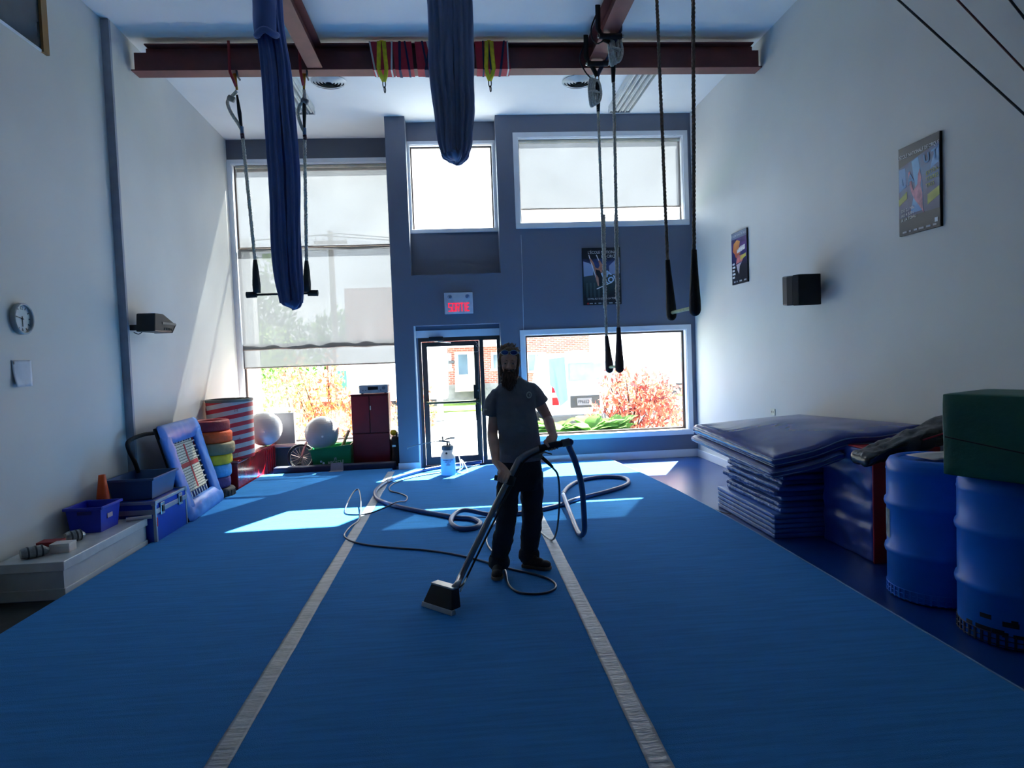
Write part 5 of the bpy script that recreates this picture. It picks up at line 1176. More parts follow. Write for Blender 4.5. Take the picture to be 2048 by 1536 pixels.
# wrapped top roll
kp = onY(531, 25, 6.42)-s1.location
b = MB().grid(lambda u, v: (kp.x+(0.10+0.012*N3(u*9, v*6, 2))*math.cos(2*PI*u)+0.03*(0.5-v), kp.y+(0.085+0.01*N3(u*9, v*6, 7))*math.sin(2*PI*u), kp.z+0.6-0.82*v), 36, 16, closeu=True)
b.build('silk_fold', m_silk, s1, smooth=True, fix=False)
MB().tube([kp+Vector((0.085*math.cos(q), 0.075*math.sin(q), -0.20+0.015*math.sin(3*q))) for q in [2*PI*i/24 for i in range(24)]], 0.03, 8, closed=True).build('silk_knot', m_silk, s1, smooth=True)
silk([(893, -150), (899, 0), (905, 150), (909, 250), (910, 312)], [0.36, 0.35, 0.34, 0.30, 0.22], 0.11, 'wide slate blue aerial silk hanging in the middle of the hall', m_silk2, 11, 8, Y=6.0)

# ------------------------------------------------------------------ ceiling fittings
def flu(x, y0, y1, label):
    r = empty('ceiling_light', (x, (y0+y1)/2, CE), 0, label, 'light', 'fluorescent ceiling fixtures'); L = (y1-y0)/2
    MB().box(-0.17, 0.17, -L, L, -0.05, -0.001).build('light_housing', M('fixture_white', (214, 214, 210), 0.4), r, bevel=0.004)
    for s in (-0.12, -0.04, 0.04, 0.12): MB().cyl((s, -L+0.03, -0.072), (s, L-0.03, -0.072), 0.019, n=10).build('tube', M('tube_glass_white', (226, 224, 214), 0.3), r, smooth=True, auto=0.6)
    for s in (-0.16, -0.08, 0.0, 0.08, 0.16): MB().box(s-0.004, s+0.004, -L, L, -0.105, -0.05).build('reflector_fin', M('fixture_white', (214, 214, 210)), r)
    for s in (-L, L): MB().box(-0.17, 0.17, s-0.008, s+0.008, -0.105, -0.05).build('end_plate', M('fixture_grey', (170, 176, 184), 0.4), r)
flu(-2.13, 8.9, 10.36, 'fluorescent ceiling fixture behind the left silk'); flu(2.60, 8.9, 10.43, 'fluorescent ceiling fixture near the right wall')
def diffuser(x, y, label):
    r = empty('air_diffuser', (x, y, CE), 0, label, 'vent', 'round ceiling air diffusers')
    for k, rr_ in enumerate((0.07, 0.11, 0.15, 0.19, 0.23)):
        MB().lathe([(rr_-0.03, -0.03+0.0*k), (rr_, -0.012), (rr_+0.004, -0.012), (rr_-0.026, -0.033)], n=36, cap=False).build('diffuser_ring', M('vent_white', (206, 206, 202), 0.4), r, smooth=True, auto=0.6)
    MB().lathe([(0.001, -0.001), (0.22, -0.001), (0.22, -0.004), (0.001, -0.004)], n=30).build('diffuser_throat', M('vent_dark', (34, 34, 36), 0.8), r)
diffuser(-1.58, 9.40, 'round air diffuser in the ceiling left of the silk'); diffuser(1.80, 9.45, 'round air diffuser in the ceiling behind the right beam')
# taut guy cables at the upper right
def cable(a, b_, rad, label, mat):
    o = MB().cyl((0, 0, 0), Vector(b_)-Vector(a), rad, n=8).build('guy_cable', mat, smooth=True, loc=a, auto=0.6); tag(o, label, 'cable', 'guy cables by the right wall')
def guy(pa, pb, Ya, rad, label, mat):
    b_ = onX(pb[0], pb[1], 3.79); a = onY(pa[0], pa[1], Ya); d = (a-b_).normalized()
    t = (5.48-b_.z)/d.z; cable(b_, b_+d*t, rad, label, mat)
guy((1797, 0), (2070, 248), 4.9, 0.008, 'black guy cable at the upper right, longest of the three', M('cable_black', (24, 24, 28), 0.5))
guy((1915, 0), (2075, 168), 4.5, 0.007, 'dark red guy cable at the upper right, between the black ones', M('cable_red', (84, 24, 30), 0.5))
guy((2020, 0), (2090, 88), 4.1, 0.008, 'short black guy cable in the upper right corner', M('cable_black', (24, 24, 28)))
# ------------------------------------------------------------------ wall things
# interior window high on the left wall
iw = struct(empty('window_5', (LX, 5.3, 4.66)))
m_wood = M('oak_trim', (150, 116, 72), 0.5, var=0.12, vscale=4, stretch=(1, 1, 0.2))
MB().box(0.0, 0.03, 1.28, 1.37, 0.0, 0.80).build('wood_trim', m_wood, iw)
MB().box(0.0, 0.012, -1.5, 1.28, 0.0, 0.02).build('white_bead', m_trim, iw)
MB().box(0.002, 0.006, -1.5, 1.28, 0.02, 0.80).build('dark_pane', M('dark_glass', (60, 66, 70), 0.12, spec=0.7, var=0.2, vscale=1.5), iw)
# clock
ck = empty('wall_clock', (LX, 6.02, 2.225), 0, 'round white wall clock on the left wall', 'clock')
RYm = Matrix.Rotation(PI/2, 4, 'Y')          # lathe axis z -> +x
MB().lathe([(0.128, 0.0), (0.132, 0.01), (0.132, 0.04), (0.124, 0.046), (0.116, 0.042), (0.116, 0.02)], n=44, mat=RYm, cap=False).build('clock_rim', M('clock_rim_white', (176, 180, 184), 0.35), ck, smooth=True, auto=0.6)
fc_ = MB().lathe([(0.001, 0.02), (0.117, 0.02), (0.117, 0.014), (0.001, 0.014)], n=40, mat=RYm).build('clock_face', M('clock_face_white', (206, 212, 214), 0.4), ck)
m_ink = M('clock_ink', (36, 44, 52), 0.5)
for k in range(12):
    a = 2*PI*k/12
    if k in (0, 6): continue
    MB().box(0.020, 0.0215, -0.004, 0.004, 0.086, 0.106, Matrix.Rotation(a, 4, 'X')).build('hour_mark', m_ink, fc_)
TT = Matrix.Rotation(PI/2, 4, 'Z') @ Matrix.Rotation(PI/2, 4, 'X')
text_mesh('numeral', '12', 0.042, m_ink, fc_, Matrix.Translation((0.0205, 0, 0.090)) @ TT)
text_mesh('numeral', '6', 0.042, m_ink, fc_, Matrix.Translation((0.0205, 0, -0.090)) @ TT)
for ang_, L, w, nm in ((-1.35, 0.088, 0.004, 'minute_hand'), (PI, 0.066, 0.006, 'hour_hand')):
    MB().box(0.023, 0.026, -w/2, w/2, -0.02, L, Matrix.Rotation(-ang_ if nm == 'minute_hand' else ang_, 4, 'X')).build(nm, m_ink, ck)
MB().lathe([(0.001, 0.029), (0.007, 0.028), (0.007, 0.02)], n=12, mat=RYm).build('hand_hub', m_ink, ck)
# paper notice
pn = empty('paper_notice', (LX, 6.0, 1.66), 0, 'white paper notice pinned to the left wall under the clock', 'paper')
MB().grid(lambda u, v: (0.004+0.035*(1-u)*(1-v)**2+0.006*v*math.sin(u*3), -0.13+0.26*u, 0.22*v), 8, 8).build('paper_sheet', M('paper_cool', (208, 214, 222), 0.7), pn, smooth=True, fix=False).modifiers.new('t', 'SOLIDIFY').thickness = 0.001
MB().grid(lambda u, v: (0.001+0.002*u, -0.125+0.25*u, -0.004+0.215*v), 4, 4).build('paper_sheet', M('paper_cool', (208, 214, 222)), pn, smooth=True, fix=False)
for k, dy in enumerate((-0.112, -0.10)): MB().box(0.006, 0.0075, dy-0.002, dy+0.002, 0.185, 0.21, Matrix.Rotation(0.0, 4, 'X')).build('pen_stroke', m_ink, pn)
# speakers
m_spk = M('speaker_black', (26, 26, 30), 0.5); m_spf = M('speaker_trim', (120, 116, 108), 0.5)
sp = empty('wall_speaker', (-3.585, 7.86, 2.25), 0, 'black wedge wall speaker on the left wall', 'speaker', 'wall speakers')
MB().prism([(0.10, -0.15, -0.08), (0.10, -0.12, 0.12), (0.10, 0.10, 0.12), (0.10, 0.42, 0.02), (0.10, 0.30, -0.08)], (0.20, 0, 0)).build('speaker_cabinet', m_spk, sp, bevel=0.012)
MB().prism([(0.098, 0.42, 0.02), (0.098, 0.30, -0.08), (0.098, 0.31, -0.085), (0.098, 0.43, 0.018)], (0.204, 0, 0)).prism([(0.302, 0.05, 0.03), (0.302, 0.40, 0.03), (0.302, 0.40, 0.005), (0.302, 0.05, 0.005)], (0.004, 0, 0)).build('speaker_trim_band', m_spf, sp)
for k in range(4): MB().cyl((0.30, 0.10+k*0.06, -0.045), (0.306, 0.10+k*0.06, -0.045), 0.014, n=10).build('speaker_port', M('speaker_hole', (8, 8, 10), 0.8), sp)
MB().box(-0.005, 0.12, -0.10, -0.03, -0.06, 0.0).build('speaker_bracket', m_spk, sp, bevel=0.006)
MB().tube([(0.02, -0.02, -0.08), (0.05, 0.02, -0.10), (0.09, 0.02, -0.08)], 0.005, 6).build('speaker_wire', m_spk, sp, smooth=True)
s2 = empty('wall_speaker', (RX, 6.95, 2.33), 0, 'black box speaker mounted on the right wall', 'speaker', 'wall speakers')
MB().prism([(-0.30, -0.02, -0.155), (-0.33, 0.06, -0.155), (-0.30, 0.22, -0.14), (-0.12, 0.24, -0.12), (-0.06, 0.0, -0.155), (-0.08, -0.06, -0.155)], (0, 0, 0.31)).build('speaker_cabinet', m_spk, s2, bevel=0.012)
MB().prism([(-0.31, -0.03, -0.16), (-0.055, -0.075, -0.16), (-0.05, -0.12, -0.16), (-0.28, -0.10, -0.16)], (0, 0, 0.32)).build('speaker_grille', M('grille_dark', (20, 20, 22), 0.7), s2, bevel=0.006)
MB().prism([(-0.085, -0.058, -0.15), (-0.052, -0.064, -0.15), (-0.052, -0.072, -0.15), (-0.085, -0.066, -0.15)], (0, 0, 0.30)).build('speaker_trim_band', M('speaker_trim', (120, 116, 108)), s2)
MB().box(-0.10, 0.0, 0.02, 0.10, -0.05, 0.05).build('speaker_bracket', m_spk, s2, bevel=0.006)
# wall plate
wo = empty('wall_plate', (RX, 8.08, 0.945), 0, 'white socket plate on the right wall above the mats', 'socket')
MB().box(-0.008, 0, -0.06, 0.06, -0.04, 0.04).build('plate_cover', M('plate_ivory', (214, 214, 196), 0.4), wo, bevel=0.003)
for dy in (-0.02, 0.02): MB().box(-0.0095, -0.008, dy-0.004, dy+0.004, -0.012, 0.012).build('socket_slot', M('speaker_hole', (8, 8, 10)), wo)
# exit sign
es = empty('exit_sign', (0.03, BY, 2.60), 0, 'white exit sign with red SORTIE letters above the glass door', 'sign')
MB().box(-0.222, 0.222, -0.05, 0.0, -0.165, 0.165).build('sign_box', M('sign_white', (196, 202, 214), 0.4), es, bevel=0.006)
m_er = bpy.data.materials.new('exit_red_lit'); m_er.use_nodes = True
be = m_er.node_tree.nodes['Principled BSDF']; be.inputs['Base Color'].default_value = lin((214, 20, 50)); be.inputs['Emission Color'].default_value = lin((255, 40, 70)); be.inputs['Emission Strength'].default_value = 0.12
FX = Matrix.Rotation(PI/2, 4, 'X')
strokes = {'S': [(0, 0, 1, .12), (0, .44, 1, .56), (0, .88, 1, 1), (0, .5, .24, 1), (.76, 0, 1, .5)], 'O': [(0, 0, 1, .14), (0, .86, 1, 1), (0, 0, .24, 1), (.76, 0, 1, 1)],
           'R': [(0, 0, .24, 1), (0, .88, 1, 1), (.76, .5, 1, 1), (0, .43, 1, .57), (.6, 0, .9, .45)], 'T': [(0, .86, 1, 1), (.34, 0, .66, 1)], 'I': [(.2, 0, .8, 1)], 'E': [(0, 0, .3, 1), (0, 0, 1, .14), (0, .43, .8, .57), (0, .86, 1, 1)]}
x = -0.165; wd = {'S': .054, 'O': .052, 'R': .052, 'T': .054, 'I': .026, 'E': .046}
for chh in 'SORTIE':
    b = MB()
    for i_, (a0, b0_, a1, b1_) in enumerate(strokes[chh]): b.box(x+a0*wd[chh], x+a1*wd[chh], -0.0535-0.0003*i_, -0.05, -0.13+b0_*0.135, -0.13+b1_*0.135)
    b.build('sign_letter', m_er, es); x += wd[chh]+0.009
for dx in (-0.135, 0.14):
    MB().lathe([(0.03, 0), (0.034, 0.012), (0.028, 0.016), (0.022, 0.006), (0.001, 0.004)], n=20, mat=Matrix.Translation((dx, -0.05, 0.10)) @ Matrix.Rotation(PI/2, 4, 'X')).build('lamp_head', M('lamp_silver', (150, 165, 195), 0.25, 0.5), es, smooth=True, auto=0.6)
# white cord running down the slate wall
cw = MB().tube([onY(1042, 470, BY-0.006)-Vector((0.93, BY, 2.1)), onY(1045, 560, BY-0.006)-Vector((0.93, BY, 2.1)), onY(1047, 662, BY-0.006)-Vector((0.93, BY, 2.1))], 0.003, 5).build('blind_cord', M('paper_cool', (208, 214, 222)), loc=(0.93, BY, 2.1), smooth=True)
tag(cw, 'thin white cord down the slate wall between the right windows', 'cord')

# posters ---------------------------------------------------------------------------------
def grad(name, stops, axis='Z', lo=-0.4, hi=0.4, noise=0.25, ns=3.0):
    """printed colour field: a soft gradient with blotches"""
    m = bpy.data.materials.new(name); m.use_nodes = True; n = m.node_tree; b = n.nodes['Principled BSDF']; b.inputs['Roughness'].default_value = 0.35
    t = n.nodes.new('ShaderNodeTexCoord'); s_ = n.nodes.new('ShaderNodeSeparateXYZ'); n.links.new(t.outputs['Object'], s_.inputs[0])
    mr = n.nodes.new('ShaderNodeMapRange'); mr.inputs['From Min'].default_value = lo; mr.inputs['From Max'].default_value = hi; n.links.new(s_.outputs[axis], mr.inputs['Value'])
    no = n.nodes.new('ShaderNodeTexNoise'); no.inputs['Scale'].default_value = ns; n.links.new(t.outputs['Object'], no.inputs['Vector'])
    a = n.nodes.new('ShaderNodeMath'); a.operation = 'MULTIPLY_ADD'; a.inputs[1].default_value = noise*2; n.links.new(no.outputs['Fac'], a.inputs[0])
    su = n.nodes.new('ShaderNodeMath'); su.operation = 'SUBTRACT'; su.inputs[1].default_value = noise; n.links.new(mr.outputs[0], su.inputs[0]); n.links.new(su.outputs[0], a.inputs[2])
    r = n.nodes.new('ShaderNodeValToRGB')
    while len(r.color_ramp.elements) < len(stops): r.color_ramp.elements.new(0.5)
    for i, (p_, c) in enumerate(stops): r.color_ramp.elements[i].position = p_; r.color_ramp.elements[i].color = lin(c)
    n.links.new(a.outputs[0], r.inputs[0]); n.links.new(r.outputs[0], b.inputs['Base Color']); return m
m_pbk = M('poster_black', (26, 28, 36), 0.35, var=0.03); m_pw = M('poster_white', (226, 228, 232), 0.4)
def poster(loc, rot, w, h, label):
    r = empty('framed_poster', loc, 0, label, 'poster', 'circus school posters', rot=rot)
    MB().box(-w/2, w/2, 0, 0.02, -h/2, h/2).build('poster_backing', M('poster_edge', (16, 16, 20), 0.4), r)
    MB().box(-w/2+0.004, w/2-0.004, -0.0015, 0.0, -h/2+0.004, h/2-0.004).build('poster_print', m_pbk, r)
    return r
def shape(r, name, poly, y, mat): return MB().prism([(x, y, z) for x, z in poly], (0, -0.0006, 0)).build(name, mat, r)
# local poster frame: +x to the viewer's right, -y towards the viewer, z up
def ptext(r, s, x, z, size, mat, ang=0.0, align='LEFT', sx=1.0, bold=0.0, y=-0.006):
    return text_mesh('lettering', s, size, mat, r, Matrix.Translation((x, y, z)) @ Matrix.Rotation(-ang, 4, 'Y') @ FX, 0.0003, align, bold, sx)
m_skin_p = M('print_skin', (190, 130, 110), 0.4, var=0.15, vscale=12); m_cos = M('print_dark', (30, 28, 40), 0.4)
# middle poster on the slate wall
q = poster((2.315, BY-0.001-0.02, 2.955), (0, 0, 0), 0.615, 0.90, 'dark trapeze poster on the slate wall with the word BAROK')
shape(q, 'printed_field', [(-0.30, -0.34), (0.30, -0.34), (0.30, 0.28), (-0.30, 0.28)], -0.002, grad('poster_stage', [(0.0, (16, 20, 30)), (0.35, (44, 62, 66)), (0.6, (70, 80, 84)), (0.85, (60, 76, 130)), (1.0, (24, 28, 52))], lo=-0.34, hi=0.3, noise=0.22, ns=5))
shape(q, 'light_pool', [(-0.29, 0.0), (-0.14, 0.02), (-0.13, 0.17), (-0.20, 0.21), (-0.29, 0.24)], -0.0028, grad('poster_glow', [(0, (120, 140, 180)), (1, (170, 185, 215))], noise=0.3))
shape(q, 'light_pool', [(0.12, 0.02), (0.29, 0.04), (0.29, 0.30), (0.22, 0.25), (0.12, 0.16)], -0.0028, grad('poster_glow2', [(0, (120, 135, 170)), (1, (160, 172, 205))], noise=0.3))
for x0 in (-0.26, -0.20, -0.14, -0.07): shape(q, 'light_ray', [(x0, -0.33), (x0+0.035, -0.33), (x0+0.03, -0.10), (x0+0.004, -0.10)], -0.0028, grad('poster_ray', [(0, (30, 50, 56)), (1, (96, 124, 124))], noise=0.2))
for (a, c) in (((-0.20, 0.34), (-0.06, -0.14)), ((-0.08, 0.34), (0.05, 0.03)), ((-0.09, -0.20), (0.16, -0.10))):
    d = Vector((c[0]-a[0], c[1]-a[1])).normalized(); n_ = Vector((-d.y, d.x))*0.007
    shape(q, 'trapeze_line', [(a[0]+n_.x, a[1]+n_.y), (c[0]+n_.x, c[1]+n_.y), (c[0]-n_.x, c[1]-n_.y), (a[0]-n_.x, a[1]-n_.y)], -0.0034, m_pw)
shape(q, 'performer_body', [(-0.19, 0.27), (-0.17, 0.285), (-0.12, 0.21), (-0.10, 0.14), (-0.055, 0.12), (-0.03, 0.17), (-0.05, 0.24), (-0.03, 0.26), (0.02, 0.17), (0.0, 0.05), (-0.05, 0.03), (-0.055, -0.05), (-0.04, -0.15), (-0.07, -0.15), (-0.10, -0.04), (-0.105, 0.05), (-0.13, 0.15), (-0.175, 0.24)], -0.004, m_skin_p)
shape(q, 'performer_costume', [(-0.10, 0.11), (-0.03, 0.09), (0.0, 0.02), (-0.005, -0.14), (-0.05, -0.16), (-0.055, -0.02), (-0.09, 0.03)], -0.0047, m_cos)
ptext(q, "L'ÉCOLE NATIONALE", -0.215, 0.375, 0.066, m_pw, sx=0.80); ptext(q, 'DE CIRQUE', 0.0, 0.31, 0.066, m_pw, sx=0.85)
m_pb = M('poster_pale_blue', (190, 215, 240), 0.4)
ptext(q, 'BA', 0.0, -0.005, 0.125, m_pb, ang=0.42, bold=0.004); ptext(q, 'ROK', 0.03, -0.115, 0.125, m_pb, ang=0.42, bold=0.004)
ptext(q, '23 MAI AU 10 JUIN À LA TOHU', 0.0, -0.355, 0.042, m_pw, align='CENTER', sx=0.85)
shape(q, 'logo_red', [(-0.25, -0.415), (-0.22, -0.415), (-0.22, -0.44), (-0.25, -0.44)], -0.004, M('logo_red', (180, 40, 50), 0.4))
for x0, w in ((-0.21, 0.05), (-0.13, 0.025), (-0.07, 0.05), (0.0, 0.07), (0.10, 0.06), (0.20, 0.06), (0.265, 0.02)): shape(q, 'logo_bar', [(x0, -0.418), (x0+w, -0.418), (x0+w, -0.434), (x0, -0.434)], -0.004, M('logo_grey', (170, 174, 180), 0.4))
# large poster on the right wall
RW = (0, 0, -PI/2)
q = poster((RX-0.021, 5.355, 3.02), RW, 0.50, 0.735, 'blue aerialist poster on the right wall, nearest the camera')
shape(q, 'printed_field', [(-0.246, -0.22), (0.246, -0.22), (0.246, 0.29), (-0.246, 0.20)], -0.002, grad('poster_space', [(0.0, (40, 50, 90)), (0.4, (60, 60, 110)), (0.7, (50, 110, 160)), (1.0, (60, 60, 105))], lo=-0.3, hi=0.3, noise=0.4, ns=6))
shape(q, 'blue_beam', [(-0.10, -0.20), (0.06, -0.20), (0.05, 0.02), (0.0, 0.24), (-0.08, 0.22), (-0.04, 0.0)], -0.0028, grad('poster_beam', [(0, (60, 110, 190)), (1, (110, 190, 225))], noise=0.35, ns=8))
shape(q, 'blue_swirl', [(-0.24, 0.0), (-0.15, 0.03), (-0.16, 0.19), (-0.24, 0.19)], -0.0028, grad('poster_beam2', [(0, (50, 110, 180)), (1, (80, 150, 200))], noise=0.35, ns=8))
shape(q, 'blue_swirl', [(0.14, 0.10), (0.24, 0.14), (0.24, 0.27), (0.18, 0.20)], -0.0028, grad('poster_beam3', [(0, (60, 120, 190)), (1, (100, 170, 215))], noise=0.35, ns=8))
shape(q, 'performer_body', [(-0.12, 0.14), (-0.10, 0.15), (-0.08, 0.05), (-0.06, -0.02), (-0.01, 0.02), (0.0, 0.10), (0.02, 0.14), (0.04, 0.06), (0.03, 0.0), (0.05, -0.06), (0.055, -0.18), (0.07, -0.23), (0.02, -0.17), (-0.05, -0.09), (-0.09, -0.02), (-0.11, 0.06)], -0.004, M('print_pink', (200, 130, 150), 0.4, var=0.2, vscale=14))
for pts_ in ([(-0.246, -0.115), (-0.14, -0.07), (-0.14, -0.01), (-0.246, -0.06)], [(0.11, -0.17), (0.246, -0.12), (0.246, -0.05), (0.11, -0.09)]): shape(q, 'yellow_band', pts_, -0.0036, M('print_yellow', (170, 170, 60), 0.4, var=0.1))
ptext(q, "L'ÉCOLE NATIONALE DE CIRQUE", 0.0, 0.285, 0.042, m_pw, align='CENTER', sx=0.80)
m_ly = M('poster_lime', (170, 180, 80), 0.4); m_lb = M('poster_letter_blue', (80, 150, 200), 0.4)
ptext(q, 'L A', -0.21, 0.06, 0.11, m_lb, ang=0.15, bold=0.003); ptext(q, 'U T', 0.07, 0.19, 0.10, m_lb, ang=0.15, bold=0.003)
for k, s in enumerate(('EXTRA-', 'TERRES', 'TRES')): ptext(q, s, 0.095, 0.075-0.05*k, 0.045, m_ly, ang=0.1)
for k, s in enumerate(('DU 23 MAI', 'AU 4 JUIN', 'À LA TOHU')): ptext(q, s, -0.215, -0.165-0.038*k, 0.036, m_pw, ang=0.06)
for x0, w in ((-0.20, 0.05), (-0.12, 0.025), (-0.06, 0.04), (0.0, 0.06), (0.09, 0.05), (0.17, 0.04)): shape(q, 'logo_bar', [(x0, -0.335), (x0+w, -0.335), (x0+w, -0.35), (x0, -0.35)], -0.004, M('logo_grey', (170, 174, 180)))
shape(q, 'logo_square', [(0.19, -0.29), (0.225, -0.29), (0.225, -0.325), (0.19, -0.325)], -0.004, m_pw)
# small poster on the right wall, further back
q = poster((RX-0.021, 8.935, 2.955), RW, 0.50, 0.70, 'orange and purple poster on the right wall, further from the camera')
shape(q, 'printed_field', [(-0.246, -0.10), (0.246, -0.10), (0.246, 0.26), (-0.246, 0.26)], -0.002, grad('poster_purple', [(0.0, (30, 32, 60)), (0.4, (50, 50, 110)), (0.75, (96, 60, 130)), (1.0, (60, 46, 96))], lo=-0.1, hi=0.26, noise=0.4, ns=6))
shape(q, 'header_band', [(-0.246, 0.26), (0.246, 0.26), (0.246, 0.345), (-0.246, 0.345)], -0.002, M('header_slate', (110, 126, 148), 0.4))
shape(q, 'orange_burst', [(-0.20, 0.10), (-0.17, 0.20), (-0.06, 0.24), (0.04, 0.21), (0.0, 0.12), (0.05, 0.05), (-0.10, 0.0), (-0.14, 0.06)], -0.0028, grad('poster_fire', [(0, (200, 90, 60)), (1, (240, 170, 90))], lo=0, hi=0.25, noise=0.4, ns=9))
shape(q, 'pink_block', [(-0.10, -0.08), (0.10, -0.06), (0.20, 0.02), (-0.06, 0.03)], -0.0032, M('print_coral', (200, 110, 110), 0.4, var=0.2, vscale=12))
shape(q, 'yellow_block', [(0.04, -0.045), (0.22, -0.01), (0.23, 0.035), (0.05, 0.01)], -0.004, M('print_yellow2', (206, 190, 80), 0.4))
shape(q, 'pale_figure', [(-0.09, -0.09), (0.06, -0.075), (0.10, -0.06), (0.02, -0.12), (-0.01, -0.22), (-0.06, -0.16)], -0.004, M('print_pale', (196, 186, 196), 0.4))
ptext(q, "L'ÉCOLE NATIONALE DE CIRQUE", 0.0, 0.30, 0.042, m_pw, align='CENTER', sx=0.80)
for k in range(5): shape(q, 'white_dash', [(-0.22, -0.06-0.045*k), (-0.15+0.02*(k % 2), -0.06-0.045*k), (-0.15+0.02*(k % 2), -0.085-0.045*k), (-0.22, -0.085-0.045*k)], -0.004, m_pw)
shape(q, 'white_title', [(-0.06, 0.10), (0.06, 0.14), (0.20, 0.15), (0.20, 0.09), (0.06, 0.07), (-0.06, 0.06)], -0.0046, M('print_offwhite', (220, 214, 214), 0.4, var=0.2, vscale=25))
for x0, w in ((-0.18, 0.05), (-0.09, 0.03), (0.0, 0.08), (0.15, 0.07)): shape(q, 'logo_bar', [(x0, -0.305), (x0+w, -0.305), (x0+w, -0.325), (x0, -0.325)], -0.004, M('logo_grey', (170, 174, 180)))
# ------------------------------------------------------------------ the man with the cleaning wand
MY = 5.27
man = empty('person', (0.40, 5.30, CZ), 0, 'bearded man in dark grey t-shirt and black trousers cleaning the carpet', 'person')
MO = Vector(man.location)
def J(x, y, Y): return onY(x, y, Y)-MO
def remesh(o, vox, it=3, fac=0.5):
    m = o.modifiers.new('remesh', 'REMESH'); m.mode = 'VOXEL'; m.voxel_size = vox; m.use_smooth_shade = True
    s = o.modifiers.new('smooth', 'SMOOTH'); s.factor = fac; s.iterations = it
    return o
def limb(b, pts, rs, n=16, steps=6):
    """tapered closed limb through the joints with rounded ends"""
    sp = smooth_path(pts, steps); rr_ = [q.x for q in smooth_path([(r_, 0, 0) for r_ in rs], steps)]
    d0 = (sp[0]-sp[1]).normalized(); d1 = (sp[-1]-sp[-2]).normalized()
    P_ = [sp[0]+d0*rr_[0]*0.85, sp[0]+d0*rr_[0]*0.5]+sp+[sp[-1]+d1*rr_[-1]*0.5, sp[-1]+d1*rr_[-1]*0.85]
    R_ = [rr_[0]*0.3, rr_[0]*0.8]+rr_+[rr_[-1]*0.8, rr_[-1]*0.3]
    return b.tube(P_, R_, n)
def loft(b, secs, n=28):
    """closed body from elliptical sections (centre, half width x, half depth y)"""
    o = len(b.v); m = len(secs)
    for (c, rx, ry) in secs:
        for k in range(n):
            q = 2*PI*k/n; cx, sy_ = math.cos(q), math.sin(q); e = 0.85
            b.v.append((c[0]+rx*math.copysign(abs(cx)**e, cx), c[1]+ry*math.copysign(abs(sy_)**e, sy_), c[2]))
    for i in range(m-1):
        for k in range(n): b.f.append((o+i*n+k, o+i*n+(k+1) % n, o+(i+1)*n+(k+1) % n, o+(i+1)*n+k))
    b.f.append(tuple(o+k for k in reversed(range(n)))); b.f.append(tuple(o+(m-1)*n+k for k in range(n)))
    return b
m_skin = M('skin', (230, 182, 158), 0.5, var=0.05, vscale=14, bump=0.08, bscale=120)
m_shirt = M('shirt_charcoal', (136, 138, 146), 0.85, var=0.05, vscale=8, bump=0.35, bscale=16)
m_trou = M('trousers_black', (38, 39, 46), 0.8, var=0.06, bump=0.4, bscale=14)
m_hair = M('hair_brown', (140, 104, 74), 0.6, var=0.25, vscale=40, stretch=(3, 3, 0.5), bump=0.5, bscale=70)
m_beard = M('beard_brown', (108, 80, 64), 0.7, var=0.25, vscale=40, stretch=(3, 3, 0.5), bump=0.6, bscale=70)

# joints
sR, eR, wR = J(994, 792, 5.33), J(985, 866, 5.33), J(992, 924, 5.13)
sL, eL, wL = J(1066, 782, 5.34), J(1095, 836, 5.40), J(1107, 872, 5.19)
hR, kR, aR = J(1018, 945, 5.29), J(1012, 1043, 5.26), J(998, 1122, 5.33)
hL, kL, aL = J(1063, 945, 5.33), J(1064, 1040, 5.36), J(1058, 1108, 5.45)
neck = J(1027, 775, 5.34); chest = J(1031, 825, 5.33); waist = J(1040, 895, 5.32)
# wand geometry needed by the hands
gripL0, gripL1 = onY(1078, 897, 5.12), onY(1128, 886, 5.12)      # black grip at the top of the wand
gripR0, gripR1 = onY(995, 952, 5.02), onY(1021, 962, 4.98)       # side handle
e0, e1 = onZ(846, 1212, CZ), onZ(904, 1231, CZ); ax = (e1-e0).normalized(); bk = Vector((-ax.y, ax.x, 0)); bk = bk if bk.y > 0 else -bk; up_ = Vector((0, 0, 1)); mid = (e0+e1)/2; hh = 0.155
hc = mid+ax*0.055+bk*0.085+up_*(hh-0.03)
WT = [hc, hc+bk*0.035+ax*0.03+up_*0.045, onY(922, 1152, 4.90), onY(958, 1078, 4.93), onY(1028, 938, 5.03), onY(1042, 916, 5.06), onY(1062, 904, 5.09), onY(1079, 897, 5.12)]

